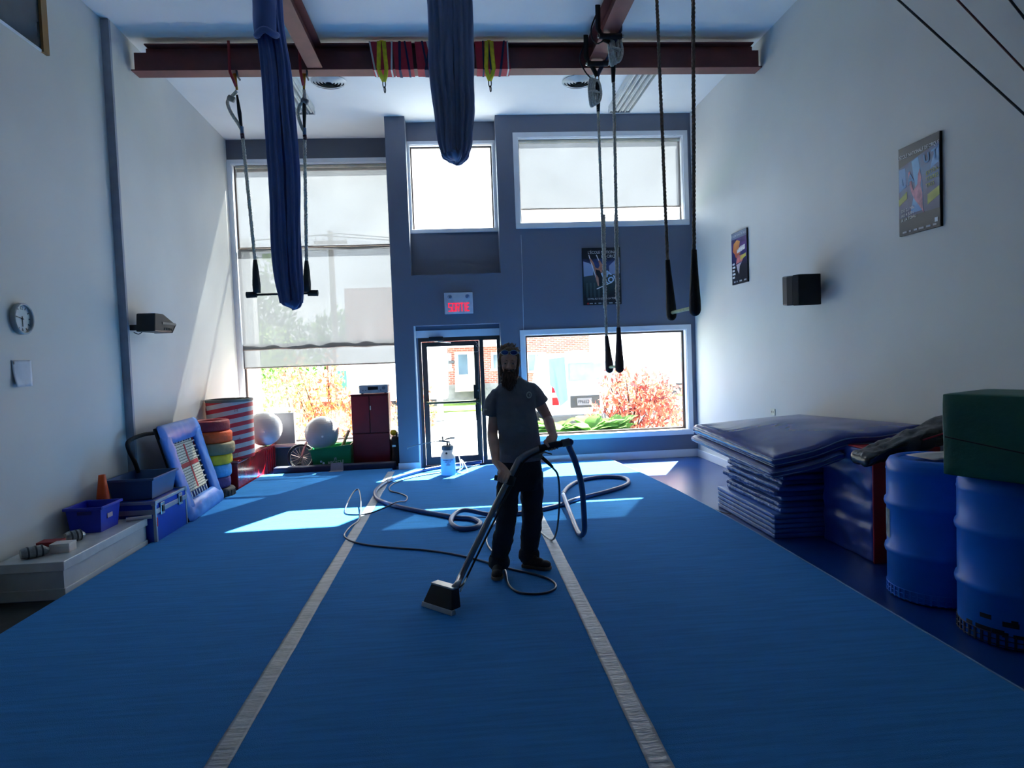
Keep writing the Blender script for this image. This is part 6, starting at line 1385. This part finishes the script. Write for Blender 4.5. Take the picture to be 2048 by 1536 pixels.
def hand(b, wrist, g0, g1, palm_dir, flip, thumb=True):
    """palm plus four curled fingers and a thumb closed round a grip from g0 to g1"""
    g0, g1 = Vector(g0)-MO, Vector(g1)-MO; ax = (g1-g0).normalized(); c = (g0+g1)/2
    pd = Vector(palm_dir); pd = (pd-ax*pd.dot(ax)).normalized(); sd_ = ax.cross(pd).normalized()*flip
    R = 0.031
    # palm block between wrist and knuckles
    kn = c+pd*(R+0.012)+sd_*0.012
    for t in (-0.033, -0.011, 0.011, 0.031):
        limb(b, [wrist+ax*t*0.45, (wrist*0.5+kn*0.5)+ax*t*0.85+pd*0.006, kn+ax*t], [0.021, 0.018, 0.0145], 12, 4)
    for i, t in enumerate((-0.034, -0.0115, 0.011, 0.0325)):
        L = (0.92, 1.0, 1.04, 0.85)[i]; pts = []; r0 = (0.0098, 0.0102, 0.0100, 0.0088)[i]
        for k in range(8):
            a = -0.1+k*0.54*L
            pts.append(c+ax*t+(pd*math.cos(a)+sd_*math.sin(a))*(R+0.004*math.sin(k)))
        b.tube(pts, [r0*1.12, r0*1.18, r0*1.0, r0*1.1, r0*0.95, r0*0.98, r0*0.9, r0*0.6], 10)
    if thumb:
        tb_ = c-ax*0.045+pd*(R+0.01); pts = [wrist*0.55+tb_*0.45, tb_]+[c-ax*(0.05-0.006*k)+(pd*math.cos(-0.5*k-0.4)+sd_*math.sin(-0.5*k-0.4))*(R+0.004) for k in range(4)]
        b.tube(smooth_path(pts, 3), [0.0165-0.0005*i for i in range(16)], 10)
# head in its own frame: x right, y towards the back, z up; face looks to -y
HC = J(1018, 727, 5.27)
HM = Matrix.Translation(HC) @ Matrix.Rotation(0.05, 4, 'Y') @ Matrix.Rotation(-0.06, 4, 'Z') @ Matrix.Rotation(0.04, 4, 'X')
bd = MB()
def hball(b, c, rx, ry, rz, nu=20, nv=14): b.ball(c, rx, ry, rz, nu, nv, HM)
hball(bd, (0, 0.015, 0.035), 0.076, 0.097, 0.092); hball(bd, (0, -0.012, -0.03), 0.064, 0.078, 0.085); hball(bd, (0, -0.03, -0.075), 0.047, 0.052, 0.042)
hball(bd, (0, -0.080, 0.026), 0.052, 0.016, 0.012)                       # brow
hball(bd, (0.033, -0.072, -0.022), 0.022, 0.018, 0.018); hball(bd, (-0.033, -0.072, -0.022), 0.022, 0.018, 0.018)   # cheeks
b2 = [(0, -0.090, 0.018), (0, -0.100, -0.008), (0, -0.106, -0.028), (0, -0.094, -0.036)]
bd.tube([HM @ Vector(p) for p in b2], [0.008, 0.010, 0.0145, 0.010], 10)      # nose
for s in (-1, 1):
    hball(bd, (s*0.013, -0.092, -0.031), 0.008, 0.009, 0.007, 10, 8)
    hball(bd, (s*0.079, 0.012, 0.002), 0.009, 0.020, 0.034, 12, 10)         # ears
    hball(bd, (s*0.030, -0.077, 0.006), 0.014, 0.010, 0.008, 12, 8)          # eyelids
hball(bd, (0, -0.086, -0.058), 0.024, 0.010, 0.008, 12, 8)                   # lips
limb(bd, [neck+Vector((0, 0.01, -0.04)), neck+Vector((-0.004, 0.0, 0.04)), HC+Vector((0, 0.03, -0.05))], [0.066, 0.060, 0.058])
# torso core joins neck and arms inside the shirt
loft(bd, [(J(1040, 930, 5.31), 0.13, 0.09), (waist, 0.14, 0.095), (chest, 0.145, 0.095), (J(1029, 787, 5.335), 0.15, 0.08), (neck+Vector((0, 0, -0.01)), 0.07, 0.06)])
limb(bd, [sR, sR.lerp(eR, 0.5), eR, eR.lerp(wR, 0.35), wR], [0.052, 0.047, 0.041, 0.043, 0.029])
limb(bd, [sL, sL.lerp(eL, 0.5), eL, eL.lerp(wL, 0.35), wL], [0.052, 0.047, 0.041, 0.043, 0.029])
hand(bd, wR, gripR0, gripR1, (-0.75, 0.35, 0.35), 1)
hand(bd, wL, gripL0+Vector((0.025, 0, 0.005)), gripL1-Vector((0.01, 0, 0)), (0.0, 0.25, 0.95), -1)
body = bd.build('body', m_skin, man, smooth=True); remesh(body, 0.0045, 2)
# eyes
for s in (-1, 1):
    e = MB().ball((s*0.030, -0.0835, 0.004), 0.0095, 0.006, 0.0042, 12, 8, HM).build('eye', M('eye_white', (190, 186, 180), 0.3), man, smooth=True)
    MB().ball((s*0.030, -0.0885, 0.004), 0.0042, 0.003, 0.0040, 10, 8, HM).build('iris', M('iris_dark', (40, 36, 36), 0.3), e, smooth=True)
    bw = [HM @ Vector((s*(0.014+0.010*k), -0.0925+0.0035*k, 0.026+0.003*math.sin(k))) for k in range(4)]
    MB().tube(bw, [0.003, 0.0042, 0.004, 0.002], 8).build('eyebrow', m_beard, man, smooth=True)
# hair, beard
hr = MB(); hball(hr, (0, 0.026, 0.052), 0.083, 0.098, 0.086); hball(hr, (0.0, 0.05, 0.0), 0.080, 0.075, 0.085); hball(hr, (0.01, -0.045, 0.098), 0.062, 0.04, 0.034)
for s in (-1, 1): hball(hr, (s*0.072, -0.012, 0.024), 0.014, 0.032, 0.05)
r_ = random.Random(11)
for k in range(130):
    t = r_.uniform(0, 2*PI); ph = r_.uniform(0.05, 1.15); p = Vector((0.080*math.cos(t)*math.sin(ph), 0.02+0.09*math.sin(t)*math.sin(ph), 0.055+0.082*math.cos(ph)))
    if p.y < -0.045 and p.z < 0.09: continue
    d = Vector((p.x*0.8+r_.uniform(-.02, .02), p.y+0.02+r_.uniform(-.03, .03), 0.05)).normalized()*r_.uniform(0.018, 0.04)
    hr.tube([HM @ (p-d*0.3), HM @ (p+d*0.6), HM @ (p+d+Vector((0, 0.01, -0.006)))], [0.006, 0.0045, 0.0015], 5)
hr.build('hair', m_hair, man, smooth=True)
br_ = MB(); hball(br_, (0, -0.052, -0.088), 0.058, 0.056, 0.046); hball(br_, (0.004, -0.05, -0.128), 0.050, 0.048, 0.055); hball(br_, (0.008, -0.05, -0.172), 0.032, 0.032, 0.038)
for s in (-1, 1):
    hball(br_, (s*0.060, -0.022, -0.055), 0.018, 0.034, 0.052); hball(br_, (s*0.066, -0.006, -0.012), 0.012, 0.022, 0.034)
    br_.tube([HM @ Vector((s*0.004, -0.101, -0.046)), HM @ Vector((s*0.020, -0.098, -0.050)), HM @ Vector((s*0.036, -0.086, -0.066)), HM @ Vector((s*0.044, -0.074, -0.085))], [0.006, 0.009, 0.010, 0.010], 8)
hball(br_, (0, -0.093, -0.078), 0.020, 0.014, 0.010)
for k in range(120):
    t = r_.uniform(-PI, 0); zz = r_.uniform(-0.165, -0.05); w = 0.052 if zz > -0.11 else 0.052-0.35*(-0.11-zz)
    p = Vector((w*math.cos(t)*1.02, -0.048+w*0.95*math.sin(t), zz)); d = Vector((p.x*0.25, -0.006, -0.032))*r_.uniform(0.6, 1.3)
    if p.z > -0.075 and abs(p.x) < 0.03: continue
    br_.tube([HM @ (p-d*0.4), HM @ (p+d*0.4), HM @ (p+d)], [0.006, 0.0045, 0.0012], 5)
br_.build('beard', m_beard, man, smooth=True)
# sunglasses pushed up on the hair
sg_ = empty('sunglasses_dummy'); bpy.data.objects.remove(sg_)
fr_ = MB(); GM = HM @ Matrix.Translation((0, -0.094, 0.088)) @ Matrix.Rotation(-0.42, 4, 'X')
for s in (-1, 1):
    fr_.tube([GM @ Vector((s*0.034+0.029*math.cos(q), 0.012*abs(math.cos(q)*s > 0)*0, 0.019*math.sin(q))) for q in [2*PI*i/24 for i in range(24)]], 0.003, 6, closed=True)
    fr_.tube([GM @ Vector((s*0.063, 0, 0.004)), GM @ Vector((s*0.078, 0.03, 0.0)), GM @ Vector((s*0.084, 0.10, -0.03))], 0.0028, 6)
fr_.tube([GM @ Vector((-0.008, 0, 0.006)), GM @ Vector((0, -0.002, 0.009)), GM @ Vector((0.008, 0, 0.006))], 0.003, 6)
sgl = fr_.build('sunglasses', M('frame_white', (190, 200, 215), 0.3), man, smooth=True)
for s in (-1, 1): MB().lathe([(0.001, 0.0035), (0.9, 0.001), (1.0, -0.001), (0.001, -0.002)], n=22, mat=GM @ Matrix.Translation((s*0.034, 0, 0)) @ Matrix.Rotation(PI/2, 4, 'X') @ Matrix.Diagonal((0.028, 0.0185, 1, 1))).build('sunglass_lens', M('lens_blue', (30, 60, 140), 0.08, spec=0.9), sgl, smooth=True)
# t-shirt
ts = MB()
loft(ts, [(J(1041, 921, 5.305), 0.170, 0.118), (J(1041, 905, 5.305), 0.168, 0.120), (waist, 0.163, 0.122), (J(1037, 860, 5.31), 0.160, 0.124), (chest, 0.160, 0.120), (J(1031, 800, 5.33), 0.164, 0.110), (J(1031, 786, 5.335), 0.166, 0.098), (J(1030, 776, 5.34), 0.158, 0.086), (J(1029, 768, 5.345), 0.128, 0.078), (J(1027, 761, 5.35), 0.092, 0.070), (J(1025, 756, 5.35), 0.072, 0.064)])
hemR = sR.lerp(eR, 0.60); hemL = sL.lerp(eL, 0.60)
ts.tube([J(1008, 787, 5.335), J(994, 791, 5.33), J(985, 804, 5.33), J(981, 832, 5.33)], [0.052, 0.062, 0.064, 0.066], 20)
ts.tube([J(1052, 779, 5.335), J(1064, 780, 5.34), J(1073, 790, 5.35), J(1083, 806, 5.37)], [0.055, 0.064, 0.060, 0.060], 20)
tso = ts.build('t_shirt', m_shirt, man, smooth=True); remesh(tso, 0.008, 3)
tex = bpy.data.textures.new('cloth_folds', 'CLOUDS'); tex.noise_scale = 0.07
dm = tso.modifiers.new('folds', 'DISPLACE'); dm.texture = tex; dm.strength = 0.016; dm.mid_level = 0.5; dm.texture_coords = 'LOCAL'
MB().tube([neck+Vector((-0.006+0.076*math.cos(q), 0.004+0.070*math.sin(q), 0.060+0.030*math.sin(q))) for q in [2*PI*i/28 for i in range(28)]], 0.008, 8, closed=True).build('collar', M('collar_dark', (112, 114, 122), 0.85), man, smooth=True)
cp = J(1058, 790, 5.212)
MB().tube([cp+Vector((0.018*math.cos(q), 0.004*math.cos(q), 0.022*math.sin(q))) for q in [2*PI*i/20 for i in range(20)]], 0.0045, 6, closed=True).build('chest_logo', M('logo_print', (215, 220, 210), 0.6), man, smooth=True)
MB().tube([cp+Vector((-0.002, 0, 0.010)), cp+Vector((0.004, -0.002, 0)), cp+Vector((-0.002, 0, -0.010))], 0.003, 6).build('chest_logo_mark', M('logo_print', (150, 156, 150)), man, smooth=True)
hp = J(971, 819, 5.262); MB().box(hp.x-0.018, hp.x+0.014, hp.y-0.004, hp.y+0.01, hp.z-0.006, hp.z+0.006).build('sleeve_tag', M('logo_print', (150, 156, 150)), man)
# trousers
tr_ = MB()
loft(tr_, [(J(1041, 978, 5.31), 0.150, 0.100), (J(1041, 950, 5.31), 0.166, 0.112), (J(1041, 925, 5.305), 0.162, 0.110), (J(1041, 912, 5.305), 0.156, 0.106)])
limb(tr_, [hR+Vector((0.0, 0, 0.0)), hR.lerp(kR, 0.4), kR, kR.lerp(aR, 0.5), aR+Vector((0, 0, 0.03))], [0.092, 0.090, 0.080, 0.080, 0.064])
limb(tr_, [hL, hL.lerp(kL, 0.4), kL, kL.lerp(aL, 0.5), aL+Vector((0, 0, 0.03))], [0.092, 0.090, 0.082, 0.080, 0.066])
tro = tr_.build('trousers', m_trou, man, smooth=True); remesh(tro, 0.009, 3)
dm = tro.modifiers.new('folds', 'DISPLACE'); dm.texture = tex; dm.strength = 0.022; dm.mid_level = 0.5; dm.texture_coords = 'LOCAL'
for a, nm in ((aR, 0.3), (aL, 1.1)):   # bunched cuffs
    MB().grid(lambda u, v: tuple(a+Vector(((0.070+0.016*math.sin(v*PI)+0.010*N3(u*8, v*3, nm*9))*math.cos(2*PI*u), (0.072+0.014*math.sin(v*PI)+0.010*N3(u*8, v*3, nm*7))*math.sin(2*PI*u), -0.055+0.10*v+0.012*N3(math.cos(2*PI*u)*2, math.sin(2*PI*u)*2, nm)))), 28, 8, closeu=True).build('trouser_cuff', m_trou, man, smooth=True)
# shoes
def shoe(heel, toe, label_m):
    heel, toe = Vector(heel)-MO, Vector(toe)-MO; d = (toe-heel); L = d.length; d.normalize(); s = Vector((-d.y, d.x, 0))
    X = Matrix((d, s, Vector((0, 0, 1)))).transposed().to_4x4(); X = Matrix.Translation(heel) @ X
    outl = [(-0.01, 0.0), (0.0, 0.030), (0.06, 0.036), (0.13, 0.034), (0.19, 0.047), (0.245, 0.044), (0.280, 0.026), (0.288, 0.0)]
    k = L/0.288; outl = [(x*k, y) for x, y in outl]
    loop = outl+[(x, -y) for x, y in reversed(outl[1:-1])]
    so = MB().prism([X @ Vector((x, y, 0.002)) for x, y in loop], (0, 0, 0.026)).build('shoe_sole', M('sole_tan', (120, 104, 90), 0.8), man, bevel=0.006)
    up = MB()
    for (x, rx, ry, rz, zc) in ((0.045, 0.05, 0.036, 0.062, 0.062), (0.10, 0.06, 0.037, 0.060, 0.058), (0.16, 0.065, 0.043, 0.045, 0.046), (0.225, 0.058, 0.044, 0.034, 0.040)):
        up.ball((x*k, 0, zc), rx*k, ry, rz, 18, 12, X)
    up.ball((0.055*k, 0, 0.10), 0.048, 0.040, 0.035, 16, 10, X)
    o = up.build('shoe_upper', M('shoe_brown', (58, 50, 46), 0.7, bump=0.3, bscale=60), man, smooth=True); remesh(o, 0.005, 2)
    for i in range(4): MB().tube([X @ Vector(((0.115+0.022*i)*k, -0.022, 0.098-0.011*i)), X @ Vector(((0.118+0.022*i)*k, 0, 0.108-0.012*i)), X @ Vector(((0.115+0.022*i)*k, 0.022, 0.098-0.011*i))], 0.003, 5).build('lace', M('lace_dark', (30, 28, 28), 0.8), man, smooth=True)
shoe((aR.x+MO.x-0.004, aR.y+MO.y+0.07, CZ), (onZ(993, 1163, CZ).x+0.003, onZ(993, 1163, CZ).y, CZ), 0)
shoe((onZ(1041, 1131, CZ+0.02).x+0.02, onZ(1041, 1131, CZ+0.02).y+0.02, CZ), (onZ(1103, 1140, CZ).x, onZ(1103, 1140, CZ).y, CZ), 1)

# ------------------------------------------------------------------ wand
wd_ = empty('cleaning_wand', (WT[0].x, WT[0].y, CZ), 0, 'steel carpet cleaning wand held by the man', 'wand'); WO = Vector(wd_.location)
m_st = M('wand_steel', (150, 150, 152), 0.28, 0.85, var=0.05); m_std = M('wand_black', (26, 26, 30), 0.5)
path = smooth_path([p-WO for p in WT], 8)
MB().tube(path, 0.0225, 14).build('wand_tube', m_st, wd_, smooth=True)
off = Vector((0.038, -0.004, -0.016))
MB().tube(smooth_path([p-WO+off*min(1, 0.3+0.4*i) for i, p in enumerate(WT)], 8), 0.0075, 8).build('solution_line', m_std, wd_, smooth=True)
MB().tube([gripL0-WO, gripL0.lerp(gripL1, 0.5)-WO, gripL1-WO], [0.027, 0.025, 0.026], 14).build('hand_grip', m_std, wd_, smooth=True)
MB().tube([gripL0.lerp(gripL1, 0.92)-WO, gripL1+(gripL1-gripL0).normalized()*0.045-WO], 0.030, 14).build('hose_cuff', M('cuff_grey', (120, 118, 112), 0.5), wd_, smooth=True, auto=0.6)
MB().tube([gripR0-WO+Vector((-0.02, 0, -0.01)), gripR1-WO], [0.021, 0.021], 12).build('side_handle', m_std, wd_, smooth=True)
MB().tube([gripR1-WO+Vector((-0.01, 0, -0.03)), gripR1-WO+Vector((0.01, 0.02, 0.03))], 0.034, 12).build('handle_clamp', m_std, wd_, smooth=True)
vv = onY(1077, 908, 5.10)-WO
MB().box(vv.x-0.05, vv.x+0.03, vv.y-0.015, vv.y+0.015, vv.z-0.03, vv.z+0.005).build('valve_body', M('valve_metal', (120, 122, 122), 0.35, 0.7), wd_, bevel=0.005)
MB().tube([vv+Vector((0.0, -0.01, 0.0)), vv+Vector((0.05, -0.012, 0.012)), vv+Vector((0.10, -0.012, -0.006))], 0.006, 8).build('trigger_lever', m_st, wd_, smooth=True)
MB().tube([vv+Vector((0.02, 0, -0.02)), onY(1092, 922, 5.10)-WO, onY(1105, 934, 5.10)-WO], [0.012, 0.015, 0.012], 10).build('quick_coupling', M('coupling_dark', (48, 46, 44), 0.4, 0.4), wd_, smooth=True)
# head: tapered hood with open front lip
t0 = onY(859, 1181, 4.86); t1_ = onY(895, 1193, 4.72)
q0 = [e0, e1, e1+bk*0.085, e0+bk*0.085]
q1 = [mid-ax*0.105+bk*0.05, mid+ax*0.105+bk*0.05, mid+ax*0.105+bk*0.115, mid-ax*0.105+bk*0.115]
hd = MB().hexa([p+up_*0.03-WO for p in q0], [p+up_*hh-WO for p in q1]); hd.build('wand_head', M('head_dark', (40, 38, 40), 0.35, 0.5), wd_, bevel=0.006)
MB().hexa([p+up_*(hh-0.006)-WO+(p-mid-bk*0.08)*0.06 for p in q1], [p+up_*(hh+0.006)-WO+(p-mid-bk*0.08)*0.06 for p in q1]).build('head_plate', M('plate_steel', (190, 186, 178), 0.3, 0.8), wd_, bevel=0.003)
MB().hexa([p+up_*0.0-WO for p in (e0-ax*0.008-bk*0.012, e1+ax*0.008-bk*0.012, e1+ax*0.008+bk*0.03, e0-ax*0.008+bk*0.03)], [p+up_*0.032-WO for p in (e0-ax*0.006-bk*0.004, e1+ax*0.006-bk*0.004, e1+ax*0.006+bk*0.028, e0-ax*0.006+bk*0.028)]).build('vacuum_lip', M('lip_steel', (170, 172, 172), 0.3, 0.8), wd_, bevel=0.004)
MB().tube([WT[2]-WO+off, hc+bk*0.03+ax*0.06-WO], 0.006, 8).build('spray_line', M('hose_pale', (170, 200, 215), 0.5), wd_, smooth=True)

# ------------------------------------------------------------------ hoses on the floor
def zp(x, y): return (640+x/3.1030, 860+y/3.1030)
def floor_path(pts, r, lifts=None):
    o = []
    for i, (x, y) in enumerate(pts):
        p = onZ(*zp(x, y), CZ+r); o.append(Vector((p.x, p.y, CZ+r+(lifts or {}).get(i, 0.0))))
    return o
HR = 0.025
vp = [(1000, 196), (930, 205), (840, 215), (700, 238), (600, 260), (450, 305), (375, 348), (342, 388), (362, 430), (450, 466), (560, 492), (700, 518), (840, 542), (940, 550), (995, 576), (960, 606), (870, 612), (815, 582), (830, 546), (900, 522), (1050, 524), (1200, 520), (1300, 505), (1400, 487), (1500, 462), (1600, 427), (1750, 390), (1880, 350), (1915, 320), (1880, 296), (1750, 291), (1620, 312), (1545, 350), (1512, 410), (1520, 455), (1555, 535), (1605, 640)]
fp = floor_path(vp, HR, {18: 0.03, 19: 0.045, 17: 0.01, 33: 0.03, 34: 0.055, 35: 0.02})
ge = gripL1+(gripL1-gripL0).normalized()*0.03
air = [onY(1168, 1064, 6.02), onY(1168, 1030, 5.85), onY(1163, 970, 5.6), onY(1150, 922, 5.36), onY(1138, 893, 5.18)]
full = smooth_path(fp+air+[ge+Vector((0.02, 0, 0)), ge], 6)
vh = empty('vacuum_hose', fp[0], 0, 'thick navy vacuum hose looping over the carpet to the wand', 'hose')
MB().tube([p-fp[0] for p in full], HR, 12).build('hose_jacket', M('hose_navy', (46, 72, 122), 0.38, var=0.05, vscale=8), vh, smooth=True)
for i in (2*6+20, 33*6):
    d = (full[i+1]-full[i]).normalized(); MB().tube([full[i]-fp[0]-d*0.05, full[i]-fp[0]+d*0.05], HR+0.004, 14).build('hose_joint', M('hose_joint_grey', (120, 132, 150), 0.5), vh, smooth=True, auto=0.6)
SR = 0.0085
sp1 = [(990, 215), (900, 235), (760, 262), (600, 288), (480, 322), (432, 352), (440, 378), (500, 394), (540, 414), (530, 442), (480, 476), (400, 500), (300, 519), (200, 525), (157, 514), (168, 478), (205, 432), (240, 418), (254, 456), (252, 520), (238, 562), (190, 600), (155, 642), (157, 666), (200, 692), (300, 714), (450, 730), (650, 745), (800, 766), (950, 797), (1060, 828), (1200, 866), (1350, 900), (1440, 936), (1464, 975), (1420, 1006), (1330, 1018), (1230, 1006), (1172, 962), (1157, 905), (1150, 870), (1120, 800), (1062, 745), (1034, 690), (1046, 632), (1085, 575), (1110, 545)]
lf = {15: 0.03, 16: 0.08, 17: 0.10, 18: 0.06, 19: 0.015, 9: 0.0, 10: 0.055, 11: 0.03}
f1 = floor_path(sp1, SR, lf)
sh = empty('solution_hose', f1[0], 0, 'thin dark solution hose winding across the carpet around the man', 'hose')
pts = smooth_path(f1, 6)
MB().tube([p-f1[0] for p in pts], SR, 8).build('hose_line', M('hose_dark', (40, 56, 80), 0.3, spec=0.7), sh, smooth=True)
# riser from the floor to the wand valve
f2 = [Vector(onZ(*zp(1352, 606), CZ+SR)), Vector(onZ(*zp(1385, 648), CZ+SR)), Vector(onZ(*zp(1440, 682), CZ+SR+0.01)), onY(*zp(1470, 620), 5.9), onY(*zp(1486, 450), 5.55), onY(*zp(1478, 290), 5.25), onY(*zp(1445, 235), 5.13), onY(1105, 934, 5.10)]
s2_ = empty('solution_hose', f2[0], 0, 'thin dark hose rising from the carpet to the wand valve', 'hose')
MB().tube([p-f2[0] for p in smooth_path(f2, 8)], 0.0085, 8).build('hose_line', M('hose_dark', (40, 56, 80)), s2_, smooth=True)
# ------------------------------------------------------------------ pump sprayer (root scaled below)
ps = onZ(897, 951, CZ); sy = empty('pump_sprayer', (ps.x, ps.y+0.09, CZ), 0, 'white pump sprayer with blue liquid standing by the glass door', 'sprayer')
def transl(name, rgb, a):
    m = bpy.data.materials.new(name); m.use_nodes = True; n = m.node_tree; n.nodes.clear(); o = n.nodes.new('ShaderNodeOutputMaterial')
    d = n.nodes.new('ShaderNodeBsdfDiffuse'); l = n.nodes.new('ShaderNodeBsdfTranslucent'); x = n.nodes.new('ShaderNodeMixShader'); x.inputs[0].default_value = a
    d.inputs[0].default_value = lin(rgb); l.inputs[0].default_value = lin(rgb); n.links.new(d.outputs[0], x.inputs[1]); n.links.new(l.outputs[0], x.inputs[2]); n.links.new(x.outputs[0], o.inputs[0]); return m
MB().lathe([(0.088, 0.0), (0.095, 0.01), (0.096, 0.10), (0.094, 0.20), (0.094, 0.215)], n=28).build('tank_liquid', transl('liquid_blue', (160, 212, 248), 0.65), sy, smooth=True, auto=0.9)
MB().lathe([(0.0945, 0.215), (0.094, 0.255), (0.080, 0.285), (0.070, 0.30), (0.068, 0.33)], n=28).build('tank_shell', transl('tank_white', (225, 225, 226), 0.6), sy, smooth=True, auto=0.9)
MB().lathe([(0.072, 0.325), (0.076, 0.33), (0.076, 0.372), (0.066, 0.38), (0.05, 0.385)], n=24).build('tank_cap', M('cap_grey', (96, 96, 100), 0.5), sy, smooth=True, auto=0.6)
hg = MB().tube([(0.0, 0, 0.38), (0.0, 0, 0.44)], 0.012, 10).tube([(0.025, 0, 0.385), (0.03, 0, 0.42), (0.02, 0, 0.435)], 0.008, 8); hg.build('pump_shaft', M('cap_grey', (96, 96, 100)), sy, smooth=True)
MB().tube([(-0.11, 0, 0.445), (-0.05, 0, 0.44), (0.035, 0, 0.425)], [0.010, 0.014, 0.010], 10).build('spray_gun', M('cap_grey', (96, 96, 100)), sy, smooth=True)
MB().tube([(-0.03, 0.01, 0.46), (0.05, 0.01, 0.475), (0.10, 0.01, 0.475)], [0.008, 0.011, 0.011], 10).tube([(-0.055, 0.01, 0.44), (-0.06, 0.01, 0.50)], 0.010, 8).build('pump_handle', M('cap_grey', (96, 96, 100)), sy, smooth=True)
MB().tube([(-0.10, 0, 0.445), (-0.30, -0.02, 0.425), (-0.505, -0.03, 0.385), (-0.515, -0.03, 0.365)], 0.006, 8).build('spray_lance', M('lance_grey', (120, 124, 130), 0.4, 0.5), sy, smooth=True)
MB().cyl((-0.015, -0.072, 0.29), (-0.015, -0.084, 0.288), 0.013, n=12).build('relief_valve', M('valve_dark', (40, 40, 44), 0.5), sy)
for k, (w, z_) in enumerate(((0.135, 0.200), (0.085, 0.178), (0.04, 0.155), (0.06, 0.14))):
    MB().lathe([(0.0955, z_-0.006), (0.0962, z_), (0.0955, z_+0.006-0.003*(k == 3))], n=12, a0=-PI/2-w/0.19, a1=-PI/2+w/0.19, cap=False).build('printed_line', M('label_purple', (110, 100, 150) if k < 3 else (150, 120, 150), 0.6, var=0.5, vscale=90), sy)
MB().tube(smooth_path([(0.03, 0.01, 0.40), (0.12, 0.03, 0.30), (0.16, 0.05, 0.14), (0.15, 0.06, 0.02), (0.22, 0.02, 0.007), (0.25, 0.1, 0.02), (0.20, 0.2, 0.12), (0.17, 0.14, 0.16), (0.19, 0.05, 0.08), (0.12, 0.1, 0.01), (0.16, -0.02, 0.007)], 6), 0.007, 8).build('sprayer_tube', transl('tube_pale', (220, 225, 230), 0.5), sy, smooth=True)

sy.scale = (1.12, 1.12, 1.12)
